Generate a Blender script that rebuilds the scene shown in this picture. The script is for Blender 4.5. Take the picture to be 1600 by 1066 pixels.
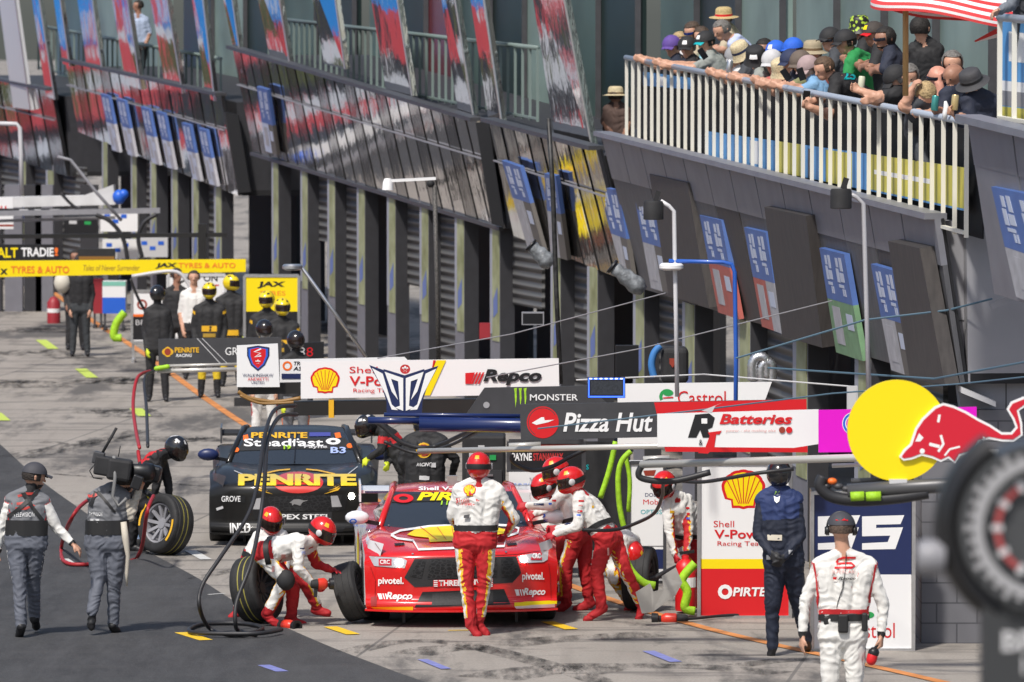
import bpy, bmesh, math, random
import numpy as np
from mathutils import Vector, Matrix, noise
from mathutils.bvhtree import BVHTree
random.seed(7)
R = math.radians
for o in list(bpy.data.objects): bpy.data.objects.remove(o)
SC = bpy.context.scene
COL = SC.collection
# ---------------------------------------------------------------- camera, sky, sun, exposure
F = 9660.0; YH = 30.0; H = 6.0               # focal length in photo pixels, horizon row, eye height
PITCH = math.atan((533 - YH) / F)
cd = bpy.data.cameras.new('camera'); cam = bpy.data.objects.new('camera', cd); COL.objects.link(cam)
cam.location = (0, 0, H); cam.rotation_euler = (math.pi/2 - PITCH, 0, 0)
cd.sensor_width = 36; cd.lens = F * 36 / 1600; cd.clip_start = 1; cd.clip_end = 3000
cd.dof.use_dof = True; cd.dof.focus_distance = 61.0; cd.dof.aperture_fstop = 5.0
SC.camera = cam
SUN_EL, SUN_AZ = 54, 206                     # azimuth measured from +Y (the view) clockwise
W = bpy.data.worlds.new('World'); SC.world = W; W.use_nodes = True
nt = W.node_tree; bg = nt.nodes['Background']; sky = nt.nodes.new('ShaderNodeTexSky')
sky.sky_type = 'NISHITA'; sky.sun_disc = False; sky.sun_elevation = R(SUN_EL); sky.sun_rotation = R(SUN_AZ)
sky.dust_density = 2.5; sky.air_density = 1.0
nt.links.new(sky.outputs[0], bg.inputs[0]); bg.inputs[1].default_value = 0.1
sl = bpy.data.lights.new('sun', 'SUN'); sun = bpy.data.objects.new('sun', sl); COL.objects.link(sun)
sl.energy = 3.1; sl.angle = R(4); sl.color = (1, .95, .88)
sd = Vector((math.sin(R(SUN_AZ))*math.cos(R(SUN_EL)), math.cos(R(SUN_AZ))*math.cos(R(SUN_EL)), math.sin(R(SUN_EL))))
sun.rotation_euler = sd.to_track_quat('Z', 'Y').to_euler(); sun.location = sd*60
SC.view_settings.view_transform = 'Standard'; SC.view_settings.look = 'None'
SC.view_settings.exposure = 0.35; SC.view_settings.gamma = 1
SC.render.engine = 'CYCLES'
SC.cycles.max_bounces = 6
# ---------------------------------------------------------------- pixel <-> world
CP, SP = math.cos(PITCH), math.sin(PITCH)
def ray(px, py):
    a = (px-800)/F; b = (533-py)/F
    return Vector((a, CP + b*SP, -SP + b*CP))
def P(px, py, d):
    r = ray(px, py); return Vector((0, 0, H)) + r*(d/r.y)
def G(px, py, z=0):
    r = ray(px, py); return Vector((0, 0, H)) + r*((z-H)/r.z)
def S(d): return F/d
def gy(d): return YH + H*F/d
def dg_(py): return H*F/(py-YH)
# ---------------------------------------------------------------- materials
MC = {}
def M(name, col, rough=.6, metal=0, var=0, vs=6, bump=0, bs=40, emit=0, coat=0, col2=None, spec=.5, stretch=None):
    if name in MC: return MC[name]
    m = bpy.data.materials.new(name); m.use_nodes = True; n = m.node_tree; b = n.nodes['Principled BSDF']
    c = (*col, 1); b.inputs['Base Color'].default_value = c; b.inputs['Roughness'].default_value = rough
    b.inputs['Metallic'].default_value = metal; b.inputs['Specular IOR Level'].default_value = spec
    b.inputs['Coat Weight'].default_value = coat; b.inputs['Coat Roughness'].default_value = .06
    tc = n.nodes.new('ShaderNodeTexCoord'); src = tc.outputs['Object']
    if stretch:
        mp = n.nodes.new('ShaderNodeMapping'); mp.inputs['Scale'].default_value = stretch
        n.links.new(src, mp.inputs[0]); src = mp.outputs[0]
    if var:
        t = n.nodes.new('ShaderNodeTexNoise'); t.inputs['Scale'].default_value = vs; t.inputs['Detail'].default_value = 5
        n.links.new(src, t.inputs['Vector'])
        rp = n.nodes.new('ShaderNodeValToRGB'); rp.color_ramp.elements[0].position = .3; rp.color_ramp.elements[1].position = .7
        lo = tuple(x*(1-var) for x in col); hi = col2 or tuple(min(1, x*(1+var*.6)) for x in col)
        rp.color_ramp.elements[0].color = (*lo, 1); rp.color_ramp.elements[1].color = (*hi, 1)
        n.links.new(t.outputs['Fac'], rp.inputs[0]); n.links.new(rp.outputs[0], b.inputs['Base Color'])
    if bump:
        t2 = n.nodes.new('ShaderNodeTexNoise'); t2.inputs['Scale'].default_value = bs; t2.inputs['Detail'].default_value = 4
        n.links.new(src, t2.inputs['Vector'])
        bp = n.nodes.new('ShaderNodeBump'); bp.inputs['Strength'].default_value = bump; bp.inputs['Distance'].default_value = .02
        n.links.new(t2.outputs['Fac'], bp.inputs['Height']); n.links.new(bp.outputs[0], b.inputs['Normal'])
    if emit:
        b.inputs['Emission Color'].default_value = c; b.inputs['Emission Strength'].default_value = emit
    MC[name] = m; return m
def glass_m(name, col, rough=.05, tr=.0):
    m = M(name, col, rough, 0, spec=.8); b = m.node_tree.nodes['Principled BSDF']
    b.inputs['Transmission Weight'].default_value = tr; return m
white = M('white_paint', (.8, .8, .8), .35); wprint = M('white_print', (.82, .82, .82), .45)
black = M('black_paint', (.012, .012, .014), .4); blackm = M('black_matte', (.02, .02, .022), .75, var=.3, vs=8)
red = M('red_print', (.62, .01, .015), .4); yellow = M('yellow_print', (.88, .68, .0), .4)
orange = M('orange_print', (.85, .16, .02), .45); navy = M('navy_print', (.012, .022, .09), .4)
blue = M('blue_print', (.02, .12, .6), .4); green = M('green_print', (.02, .32, .08), .45); lime = M('lime_plastic', (.34, .62, .02), .6, var=.2, vs=14, bump=.3, bs=30)
magenta = M('magenta_print', (.72, .0, .55), .4); grey = M('grey_paint', (.25, .25, .27), .5, var=.12)
lgrey = M('light_grey', (.55, .55, .56), .45); dgrey = M('dark_grey', (.05, .05, .055), .5, var=.2)
alu = M('aluminium', (.62, .62, .63), .32, .9, var=.1, vs=20); chrome = M('chrome', (.8, .8, .8), .12, 1)
rubber = M('tyre_rubber', (.018, .018, .019), .72, var=.35, vs=14, bump=.15, bs=60); hosem = M('hose_rubber', (.022, .022, .025), .5)
teal = M('teal_print', (.0, .38, .42), .45); skin = M('skin', (.56, .31, .21), .5, var=.12, vs=22); skin2 = M('skin_tanned', (.34, .17, .11), .5, var=.15, vs=22)
gold = M('gold_print', (.75, .42, .02), .4)
# ---------------------------------------------------------------- objects
def tag(o, label=None, cat=None, group=None, kind=None):
    if label: o['label'] = label
    if cat: o['category'] = cat
    if group: o['group'] = group
    if kind: o['kind'] = kind
    return o
def thing(name, label, cat, loc, group=None):
    o = bpy.data.objects.new(name, None); COL.objects.link(o); o.location = loc; o.empty_display_size = .2
    return tag(o, label, cat, group)
def wloc(o):
    v = Vector(o.location)
    while o.parent: o = o.parent; v += Vector(o.location)
    return v
def mkobj(name, me, parent=None):
    o = bpy.data.objects.new(name, me); COL.objects.link(o)
    if parent: o.parent = parent
    return o
class MB:
    def __init__(s): s.v = []; s.f = []; s.m = []
    def add(s, vs, fs, mi=0):
        b = len(s.v); s.v += [tuple(v) for v in vs]; s.f += [tuple(i+b for i in f) for f in fs]; s.m += [mi]*len(fs); return s
    def quad(s, a, b, c, d, mi=0): return s.add([a, b, c, d], [(0, 1, 2, 3)], mi)
    def box(s, c, sz, mi=0, rot=None):
        x, y, z = (k/2 for k in sz); pts = [Vector((i*x, j*y, k*z)) for k in (-1, 1) for j in (-1, 1) for i in (-1, 1)]
        if rot is not None: pts = [rot @ p for p in pts]
        c = Vector(c)
        return s.hexa([c+p for p in pts], mi)
    def hexa(s, p, mi=0):   # p: 000,100,010,110,001,101,011,111 (x,y,z bits)
        return s.add(p, [(0, 2, 3, 1), (4, 5, 7, 6), (0, 1, 5, 4), (2, 6, 7, 3), (0, 4, 6, 2), (1, 3, 7, 5)], mi)
    def bar(s, a, b, w, h, mi=0, up=(0, 0, 1)):
        a = Vector(a); b = Vector(b); t = (b-a).normalized(); u = Vector(up)
        if abs(t.dot(u)) > .95: u = Vector((0, 1, 0))
        r = t.cross(u).normalized()*w/2; q = r.cross(t).normalized()*h/2
        return s.hexa([a-r-q, a+r-q, b-r-q, b+r-q, a-r+q, a+r+q, b-r+q, b+r+q], mi)
    def tube(s, pts, r, n=8, mi=0, cap=True):
        pts = [Vector(p) for p in pts]; rs = r if isinstance(r, (list, tuple)) else [r]*len(pts); rings = []; prev = None
        for i, p in enumerate(pts):
            t = (pts[min(i+1, len(pts)-1)]-pts[max(i-1, 0)]).normalized()
            if prev is None: u = t.orthogonal().normalized()
            else: u = (prev - t*prev.dot(t)).normalized()
            prev = u; w = t.cross(u)
            rings.append([p+(u*math.cos(2*math.pi*k/n)+w*math.sin(2*math.pi*k/n))*rs[i] for k in range(n)])
        vs = [v for r_ in rings for v in r_]; fs = []
        for i in range(len(pts)-1):
            for k in range(n): fs.append((i*n+k, i*n+(k+1) % n, (i+1)*n+(k+1) % n, (i+1)*n+k))
        if cap: fs += [tuple(range(n-1, -1, -1)), tuple(range((len(pts)-1)*n, len(pts)*n))]
        return s.add(vs, fs, mi)
    def cap(s, a, b, r0, r1, n=10, mi=0):   # swept sphere
        a = Vector(a); b = Vector(b); t = b-a; L = t.length
        t = t.normalized() if L > 1e-6 else Vector((0, 0, 1))
        pts = []; rs = []
        for k in range(4): th = math.pi/2*(1-k/3); pts.append(a-t*r0*math.sin(th)); rs.append(max(r0*math.cos(th), 1e-4))
        for k in range(4): th = math.pi/2*k/3; pts.append(b+t*r1*math.sin(th)); rs.append(max(r1*math.cos(th), 1e-4))
        return s.tube(pts, rs, n, mi)
    def lathe(s, prof, c, ax=(0, 0, 1), n=24, mi=0, ref=None, a0=0, a1=2*math.pi):   # prof [(r,h)]
        c = Vector(c); ax = Vector(ax).normalized(); u = (Vector(ref)-ax*Vector(ref).dot(ax)).normalized() if ref else ax.orthogonal().normalized(); w = ax.cross(u)
        full = abs(a1-a0-2*math.pi) < 1e-6; m = n if full else n+1; vs = []
        for r, h in prof:
            for k in range(m): th = a0+(a1-a0)*k/n; vs.append(c+ax*h+(u*math.cos(th)+w*math.sin(th))*r)
        fs = []
        for i in range(len(prof)-1):
            for k in range(n): k2 = (k+1) % m; fs.append((i*m+k, i*m+k2, (i+1)*m+k2, (i+1)*m+k))
        return s.add(vs, fs, mi)
    def ball(s, c, r, n=12, mi=0, sc=(1, 1, 1), rot=None):
        vs = []; fs = []; m = n//2+1; c = Vector(c)
        for i in range(m):
            ph = math.pi*i/(m-1)
            for k in range(n):
                th = 2*math.pi*k/n; v = Vector((math.sin(ph)*math.cos(th)*sc[0], math.sin(ph)*math.sin(th)*sc[1], math.cos(ph)*sc[2]))*r
                vs.append(c+(rot @ v if rot is not None else v))
        for i in range(m-1):
            for k in range(n): fs.append((i*n+k, (i+1)*n+k, (i+1)*n+(k+1) % n, i*n+(k+1) % n))
        return s.add(vs, fs, mi)
    def grid(s, rows, mi=0, mf=None):
        n = len(rows[0]); vs = [p for r in rows for p in r]; b = len(s.v); s.v += [tuple(v) for v in vs]
        for i in range(len(rows)-1):
            for j in range(n-1):
                s.f.append((b+i*n+j, b+i*n+j+1, b+(i+1)*n+j+1, b+(i+1)*n+j)); s.m.append(mf(i, j) if mf else mi)
        return s
    def slab(s, poly, off, mi=0):    # planar polygon extruded by vector off
        poly = [Vector(p) for p in poly]; off = Vector(off); n = len(poly)
        return s.add(poly+[p+off for p in poly], [tuple(range(n-1, -1, -1)), tuple(range(n, 2*n))]+[(i, (i+1) % n, (i+1) % n+n, i+n) for i in range(n)], mi)
    def build(s, name, mats, parent=None, smooth=False, auto=None):
        me = bpy.data.meshes.new(name)
        vs = np.array(s.v, dtype=float)
        if parent: org = np.array(wloc(parent))
        else: org = np.array([(vs[:, 0].min()+vs[:, 0].max())/2, (vs[:, 1].min()+vs[:, 1].max())/2, vs[:, 2].min()])
        me.from_pydata((vs-org).tolist(), [], s.f)
        if not isinstance(mats, (list, tuple)): mats = [mats]
        for m in mats: me.materials.append(m)
        if len(mats) > 1: me.polygons.foreach_set('material_index', s.m)
        me.validate()
        bm = bmesh.new(); bm.from_mesh(me); bmesh.ops.recalc_face_normals(bm, faces=bm.faces); bm.to_mesh(me); bm.free()
        if smooth:
            me.polygons.foreach_set('use_smooth', [True]*len(me.polygons))
            if auto: me.set_sharp_from_angle(angle=R(auto))
        me.update()
        o = mkobj(name, me, parent)
        if not parent: o.location = org
        return o
def struct(o): o['kind'] = 'structure'; return o
# ---------------------------------------------------------------- flat art: list of (verts px, faces)
TXC = {}
def text2(sx, box, shear=0, bold=0, sp=1, keep=False, al='c'):
    key = (sx, shear, bold, sp)
    if key not in TXC:
        cu = bpy.data.curves.new('t', 'FONT'); cu.body = sx; cu.shear = shear; cu.offset = bold; cu.space_character = sp; cu.resolution_u = 3; cu.fill_mode = 'FRONT'
        ob = bpy.data.objects.new('t', cu); COL.objects.link(ob); bpy.context.view_layer.update()
        me = bpy.data.meshes.new_from_object(ob.evaluated_get(bpy.context.evaluated_depsgraph_get()))
        vs = np.array([v.co[:2] for v in me.vertices]); fs = [tuple(p.vertices) for p in me.polygons]
        bpy.data.objects.remove(ob); bpy.data.meshes.remove(me); bpy.data.curves.remove(cu); TXC[key] = (vs, fs)
    vs, fs = TXC[key]; mn = vs.min(0); mx = vs.max(0); x0, y0, x1, y1 = box
    w = mx-mn; sx_, sy_ = (x1-x0)/w[0], (y1-y0)/w[1]
    if keep:
        k = min(sx_, sy_); ox = x0 if al == 'l' else (x0+x1)/2-w[0]*k/2; oy = (y0+y1)/2+w[1]*k/2
        return [(ox+(v[0]-mn[0])*k, oy-(v[1]-mn[1])*k) for v in vs], fs
    return [(x0+(v[0]-mn[0])*sx_, y1-(v[1]-mn[1])*sy_) for v in vs], fs
def poly2(pts): return list(pts), [tuple(range(len(pts)))]
def rect2(x0, y0, x1, y1): return poly2([(x0, y0), (x1, y0), (x1, y1), (x0, y1)])
def ell2(cx, cy, rx, ry, n=28, a0=0, a1=360): return poly2([(cx+rx*math.cos(R(a0+(a1-a0)*k/n)), cy+ry*math.sin(R(a0+(a1-a0)*k/n))) for k in range(n if a1-a0 == 360 else n+1)])
def ring2(cx, cy, r0, r1, n=28, a0=0, a1=360, ky=1):
    v = []; f = []; m = n+1
    for k in range(m):
        th = R(a0+(a1-a0)*k/n); c, s = math.cos(th), math.sin(th); v += [(cx+r0*c, cy+ky*r0*s), (cx+r1*c, cy+ky*r1*s)]
    for k in range(n): f.append((2*k, 2*k+1, 2*k+3, 2*k+2))
    return v, f
def join2(*a):
    v = []; f = []
    for vv, ff in a: b = len(v); v += list(vv); f += [tuple(i+b for i in q) for q in ff]
    return v, f
def warp2(a, fn): return [fn(*p) for p in a[0]], a[1]
def line2(pts, w):
    v = []; f = []
    for i, (x, y) in enumerate(pts):
        x0, y0 = pts[max(i-1, 0)]; x1, y1 = pts[min(i+1, len(pts)-1)]; L = math.hypot(x1-x0, y1-y0) or 1
        nx, ny = -(y1-y0)/L*w/2, (x1-x0)/L*w/2; v += [(x+nx, y+ny), (x-nx, y-ny)]
        if i: f.append((2*i-2, 2*i-1, 2*i+1, 2*i))
    return v, f
def pecten(x0, y0, x1, y1):    # scallop emblem: returns red base, yellow body, red ribs
    cx = (x0+x1)/2; w = x1-x0; h = y1-y0
    def outline(k, dy=0):
        pts = [(-.26, 1), (-.26, .86), (-.36, .8)]; pts = [(-.26, .97), (-.28, .78), (-.42, .74), (-.49, .5)]
        n = 7
        for i in range(n*4+1):
            th = math.pi*(1-i/(n*4)); b = 1+.03*abs(math.sin(i*math.pi/4))-.02
            pts.append((.5*math.cos(th)*b, .47-.47*math.sin(th)*b))
        pts += [(.49, .5), (.42, .74), (.28, .78), (.26, .97), (.1, .97), (.0, 1), (-.1, .97)]
        return [(cx+w*a*k, y0+h*(.52+(b-.52)*k)) for a, b in pts]
    ribs = []
    for i in range(-3, 4):
        a = i*.34; ex, ey = .5*math.sin(a)*.86, .47-.47*math.cos(a)*.78
        ribs.append(line2([(cx+w*i*.035, y0+h*.86), (cx+w*ex, y0+h*ey)], w*.022))
    return [(poly2(outline(1)), red), (poly2(outline(.86)), yellow), (join2(*ribs), red)]
def flat(root, name, art, mat, d, layer=1, face=None):   # art on a board plane facing the camera at depth d
    b = MB(); vs, fs = art; b.add([P(x, y, d-.002-.0012*layer) for x, y in vs], fs); return b.build(name, mat, root)
def flats(root, name, arts, d, layer=1):
    for i, (a, m) in enumerate(arts): flat(root, name, a, m, d, layer+i*.8)
def bvh_of(objs):
    V = []; Fs = []
    for o in objs:
        w = wloc(o); b = len(V); V += [Vector(v.co)+w for v in o.data.vertices]; Fs += [tuple(i+b for i in p.vertices) for p in o.data.polygons]
    return BVHTree.FromPolygons(V, Fs)
def proj(root, name, art, mat, bv, d0, off=.005, step=10, dirv=None):   # art wrapped on a curved surface
    bm = bmesh.new(); vs, fs = art
    bvv = [bm.verts.new((x, y, 0)) for x, y in vs]
    for f in fs:
        try: bm.faces.new([bvv[i] for i in f])
        except ValueError: pass
    xs = [p[0] for p in vs]; ys = [p[1] for p in vs]
    for ax, lo, hi in ((0, min(xs), max(xs)), (1, min(ys), max(ys))):
        k = lo+step
        while k < hi:
            co = (k, 0, 0) if ax == 0 else (0, k, 0); no = (1, 0, 0) if ax == 0 else (0, 1, 0)
            bmesh.ops.bisect_plane(bm, geom=bm.verts[:]+bm.edges[:]+bm.faces[:], plane_co=co, plane_no=no); k += step
    bmesh.ops.triangulate(bm, faces=bm.faces)
    bm.verts.index_update(); out = []; ok = []
    for v in bm.verts:
        p = P(v.co.x, v.co.y, d0); dv = dirv or ray(v.co.x, v.co.y).normalized(); h = bv.ray_cast(p, dv)
        if h[0] is None: out.append(p); ok.append(False)
        else:
            n = h[1] if h[1].dot(dv) < 0 else -h[1]
            out.append(h[0]+n*off); ok.append(True)
    fs = [tuple(v.index for v in f.verts) for f in bm.faces if all(ok[v.index] for v in f.verts)]
    fs = [f for f in fs if max((out[f[a]]-out[f[a-1]]).length for a in range(3)) < 1.2]
    bm.free()
    if not fs: return None
    used = sorted({i for f in fs for i in f}); mp = {i: k for k, i in enumerate(used)}
    b = MB(); b.add([out[i] for i in used], [tuple(mp[i] for i in f) for f in fs]); return b.build(name, mat, root, smooth=True)
def projs(root, name, arts, bv, d0, off=.005, step=10):
    for i, (a, m) in enumerate(arts): proj(root, name, a, m, bv, d0, off+.004*i, step)
# ================================================================ SETTING
def node_mat(name): 
    m = bpy.data.materials.new(name); m.use_nodes = True; return m, m.node_tree, m.node_tree.nodes['Principled BSDF']
def ground_mat(name, base, dark, light, rub, seed):
    m, n, b = node_mat(name); L = n.links.new
    geo = n.nodes.new('ShaderNodeNewGeometry')
    def noise_(scale, vec, detail=5, rough=.55, off=0):
        mp = n.nodes.new('ShaderNodeMapping'); mp.inputs['Scale'].default_value = vec; mp.inputs['Location'].default_value = (off, off*1.7, 0)
        L(geo.outputs['Position'], mp.inputs[0]); t = n.nodes.new('ShaderNodeTexNoise'); t.inputs['Scale'].default_value = scale
        t.inputs['Detail'].default_value = detail; t.inputs['Roughness'].default_value = rough; L(mp.outputs[0], t.inputs['Vector']); return t.outputs['Fac']
    def ramp(src, p0, p1, c0, c1):
        r = n.nodes.new('ShaderNodeValToRGB'); r.color_ramp.elements[0].position = p0; r.color_ramp.elements[1].position = p1
        r.color_ramp.elements[0].color = (*c0, 1); r.color_ramp.elements[1].color = (*c1, 1); L(src, r.inputs[0]); return r.outputs[0]
    def mix(f, a, c, typ='MIX'):
        x = n.nodes.new('ShaderNodeMix'); x.data_type = 'RGBA'; x.blend_type = typ; L(f, x.inputs[0]) if not isinstance(f, float) else setattr(x.inputs[0], 'default_value', f)
        L(a, x.inputs[6]); L(c, x.inputs[7]) if not isinstance(c, tuple) else setattr(x.inputs[7], 'default_value', (*c, 1)); return x.outputs[2]
    c = ramp(noise_(.9, (1, .35, 1), 8, .65, seed), .3, .72, base, light)
    c = mix(ramp(noise_(38, (1, 1, 1), 3, .6, seed+3), .35, .65, (0, 0, 0), (.5, .5, .5)), c, dark)
    # streaks dragged along the lane
    mpv = noise_(1.0, (3.2, .16, 1), 6, .6, seed+7)
    c = mix(ramp(mpv, .52, .75, (0, 0, 0), (.55*rub, .55*rub, .55*rub)), c, dark)
    c = mix(ramp(noise_(.55, (1.0, .22, 1), 7, .7, seed+11), .51, .6, (0, 0, 0), (.85*rub,)*3), c, (.07, .067, .065))
    c = mix(ramp(noise_(1.1, (.35, 1.6, 1), 6, .65, seed+15), .53, .62, (0, 0, 0), (.6*rub,)*3), c, (.075, .07, .068))
    c = mix(ramp(noise_(7, (.5, 3.0, 1), 4, .6, seed+21), .55, .75, (0, 0, 0), (.5, .5, .5)), c, dark)
    if rub < .9:
        c = mix(ramp(noise_(3, (1.6, .25, 1), 6, .7, seed+31), .45, .7, (0, 0, 0), (.55, .55, .55)), c, (.075, .075, .078)); c = mix(ramp(noise_(90, (1, .5, 1), 2, .5, seed+33), .6, .72, (0, 0, 0), (.6, .6, .6)), c, (.12, .12, .12))
    if rub > .9:
        br = n.nodes.new('ShaderNodeTexBrick'); br.inputs['Scale'].default_value = 1; br.inputs['Brick Width'].default_value = 4.2; br.inputs['Row Height'].default_value = 5.5; br.inputs['Mortar Size'].default_value = .018; br.offset = 0
        br.inputs['Color1'].default_value = br.inputs['Color2'].default_value = (0, 0, 0, 1); br.inputs['Mortar'].default_value = (.7, .7, .7, 1); mp = n.nodes.new('ShaderNodeMapping'); mp.inputs['Rotation'].default_value = (0, 0, .12); L(geo.outputs['Position'], mp.inputs[0]); L(mp.outputs[0], br.inputs['Vector']); c = mix(br.outputs[0], c, (.1, .095, .09))
    L(c, b.inputs['Base Color']); b.inputs['Roughness'].default_value = .85
    bp = n.nodes.new('ShaderNodeBump'); bp.inputs['Strength'].default_value = .35; bp.inputs['Distance'].default_value = .01
    L(noise_(60, (1, 1, 1), 4, .7), bp.inputs['Height']); L(bp.outputs[0], b.inputs['Normal']); return m
conc = ground_mat('pit_concrete', (.3, .272, .24), (.19, .172, .152), (.38, .347, .308), 1.0, 2)
asph = ground_mat('lane_asphalt', (.026, .026, .028), (.012, .012, .013), (.07, .07, .072), .3, 9)
g = MB(); xs = [-400, -60, -20, 0, 20, 60, 400]; ys = [-10, 20, 45, 60, 80, 110, 160, 300, 900]
g.grid([[Vector((x, y, 0)) for x in xs] for y in ys]); struct(g.build('ground', conc))
edge = [(-330, 420), (-200, 520), (-120, 592), (-60, 642), (0, 694), (60, 748), (125, 795), (190, 840), (260, 877), (312, 905), (367, 940), (416, 966), (466, 989), (520, 1012), (585, 1037), (662, 1065), (800, 1110), (1100, 1210), (1500, 1330)]
def smooth_poly(pts, k=3):
    out = []
    for i in range(len(pts)-1):
        p0 = pts[max(i-1, 0)]; p1 = pts[i]; p2 = pts[i+1]; p3 = pts[min(i+2, len(pts)-1)]
        for j in range(k):
            t = j/k; out.append(tuple(.5*((2*p1[a])+(-p0[a]+p2[a])*t+(2*p0[a]-5*p1[a]+4*p2[a]-p3[a])*t*t+(-p0[a]+3*p1[a]-3*p2[a]+p3[a])*t**3) for a in range(len(p1))))
    return out+[tuple(pts[-1])]
es = [G(x, y, .004) for x, y in smooth_poly(edge)]
g = MB(); g.grid([[p for p in es], [p+Vector((-14 - .05*p.y, -1, 0)) for p in es]]); struct(g.build('fast_lane', asph))
def marking(name, pts, w, mat, z=.008):
    ps = [G(x, y, z) for x, y in pts]; b = MB(); l = []; r = []
    for i, p in enumerate(ps):
        t = (ps[min(i+1, len(ps)-1)]-ps[max(i-1, 0)]).normalized(); nn = Vector((-t.y, t.x, 0))*w/2; l.append(p+nn); r.append(p-nn)
    b.grid([l, r]); return struct(b.build(name, mat))
lineo = M('line_orange', (.62, .24, .07), .7, var=.35, vs=3); liney = M('line_yellow', (.8, .52, .02), .6, var=.15, vs=9)
linel = M('line_lilac', (.2, .22, .5), .7, var=.25, vs=9); lineg = M('line_lime', (.5, .62, .1), .7, var=.2, vs=6); linew = M('line_white', (.6, .6, .58), .7, var=.2, vs=6)
marking('pit_box_line', smooth_poly([(60, 440), (150, 505), (195, 533), (243, 565), (315, 618), (390, 668), (480, 722), (600, 788), (760, 862), (920, 925), (1077, 974), (1190, 1002), (1280, 1022), (1370, 1042), (1475, 1066), (1700, 1120)]), .13, lineo)
for pts, m, w in (([(283, 988), (322, 1000)], liney, .14), ([(516, 979), (552, 991)], liney, .14), ([(855, 971), (893, 983)], liney, .14), ([(700, 985), (760, 984)], liney, .05), ([(412, 1039), (441, 1049)], linel, .12),
                  ([(660, 1030), (697, 1045)], linel, .1), ([(1013, 1017), (1056, 1034)], linel, .12), ([(64, 531), (83, 545)], lineg, .2), ([(126, 576), (144, 590)], lineg, .2), ([(-8, 645), (6, 657)], lineg, .2),
                  ([(212, 638), (226, 650)], lineg, .2), ([(297, 860), (322, 874)], linew, .13), ([(325, 929), (352, 927)], linew, .04), ([(100, 873), (117, 884)], linew, .1)):
    marking('lane_mark', pts, w, m)
def rubbermat():
    m, n, b = node_mat('tyre_rubber_mark'); b.inputs['Base Color'].default_value = (.03, .029, .028, 1); b.inputs['Roughness'].default_value = .8
    g_ = n.nodes.new('ShaderNodeNewGeometry'); mp = n.nodes.new('ShaderNodeMapping'); mp.inputs['Scale'].default_value = (4, .7, 1); t = n.nodes.new('ShaderNodeTexNoise'); t.inputs['Scale'].default_value = 1.5; t.inputs['Detail'].default_value = 7; t.inputs['Roughness'].default_value = .7
    r = n.nodes.new('ShaderNodeValToRGB'); r.color_ramp.elements[0].position = .42; r.color_ramp.elements[0].color = (0, 0, 0, 1); r.color_ramp.elements[1].position = .68; r.color_ramp.elements[1].color = (.75, .75, .75, 1)
    n.links.new(g_.outputs['Position'], mp.inputs[0]); n.links.new(mp.outputs[0], t.inputs['Vector']); n.links.new(t.outputs['Fac'], r.inputs[0]); n.links.new(r.outputs[0], b.inputs['Alpha']); return m
rbm = rubbermat()
for pts, w_ in (([(540, 1020), (620, 1003), (720, 1006), (860, 1040), (1000, 1085)], .3), ([(780, 1008), (850, 1000), (930, 996), (1020, 990)], .55), ([(880, 1040), (990, 1040), (1100, 1042), (1220, 1052)], .4), ([(760, 1060), (860, 1046), (960, 1050)], .7), ([(640, 1022), (700, 1012), (760, 1012)], .5),
                ([(20, 715), (90, 702), (150, 690), (230, 682)], .6), ([(60, 690), (140, 692), (220, 672)], .35), ([(150, 600), (185, 592), (205, 600)], 1.2), ([(-20, 600), (20, 596), (60, 606)], 1.2), ([(160, 645), (190, 640), (205, 652)], 1.0), ([(250, 690), (300, 684), (330, 690)], .8), ([(300, 905), (360, 892), (420, 880)], .18), ([(80, 740), (180, 748), (320, 760)], .15), ([(0, 555), (60, 548), (120, 560)], .8), ([(20, 520), (70, 512), (110, 520)], .9), ([(1150, 1040), (1250, 1030), (1330, 1040)], .3)):
    marking('rubber_mark', smooth_poly(pts, 6), w_, rbm, .006)
# trackside hoarding across the lane (seen only in the mirror panels)
hb = MB(); hp = [Vector((-11.2, 78, 0)), Vector((-13.5, 100, 0)), Vector((-19.5, 150, 0)), Vector((-28, 200, 0)), Vector((-47, 320, 0))]
bands = [(0, .35, 0), (.35, .62, 2), (.62, .95, 4), (.95, 1.25, 3), (1.25, 1.9, 1), (1.9, 2.35, 3), (2.35, 3.15, 4), (3.15, 3.4, 2), (3.4, 6.6, 5), (6.6, 7.4, 2)]
hm = [dgrey, M('hoarding_olive', (.1, .11, .03), .8), wprint, M('hoarding_black', (.02, .018, .018), .6), M('hoarding_red', (.8, .06, .06), .5), M('hoarding_blue', (.01, .33, .9), .5)]
ht = thing('hoarding', 'tall banded red, white and blue advertising hoarding along the far side of the lane', 'hoarding', hp[1])
hw = MB()
for i in range(len(hp)-1):
    for k in range(6):
        a = hp[i].lerp(hp[i+1], k/6); c = hp[i].lerp(hp[i+1], (k+.94)/6)
        for j, (z0, z1, mi) in enumerate(bands):
            mm = mi
            q = k+6*i
            if j == 1: mm = (2, 4, 2, 3, 0)[q % 5]
            if j == 2: mm = (4, 2, 4, 4, 3, 2)[q % 6]
            if j == 4: mm = (1, 4, 3, 2, 1, 3, 4)[q % 7]
            if j == 5: mm = (3, 2, 4, 2, 1)[q % 5]
            if j == 6: mm = (4, 3, 4, 4, 3, 1, 4)[q % 7]
            if j == 7: mm = (2, 2, 4, 3)[q % 4]
            if j == 8 and q % 5 == 3: mm = 4
            l0, l1 = Vector((-.85*z0, 0, z0)), Vector((-.85*z1, 0, z1)); k_ = Vector((-.2, 0, 0)); hw.hexa([a+l0, c+l0, a+l0+k_, c+l0+k_, a+l1, c+l1, a+l1+k_, c+l1+k_], mm)
hw.build('panel', hm, ht)
hw = MB()
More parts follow.
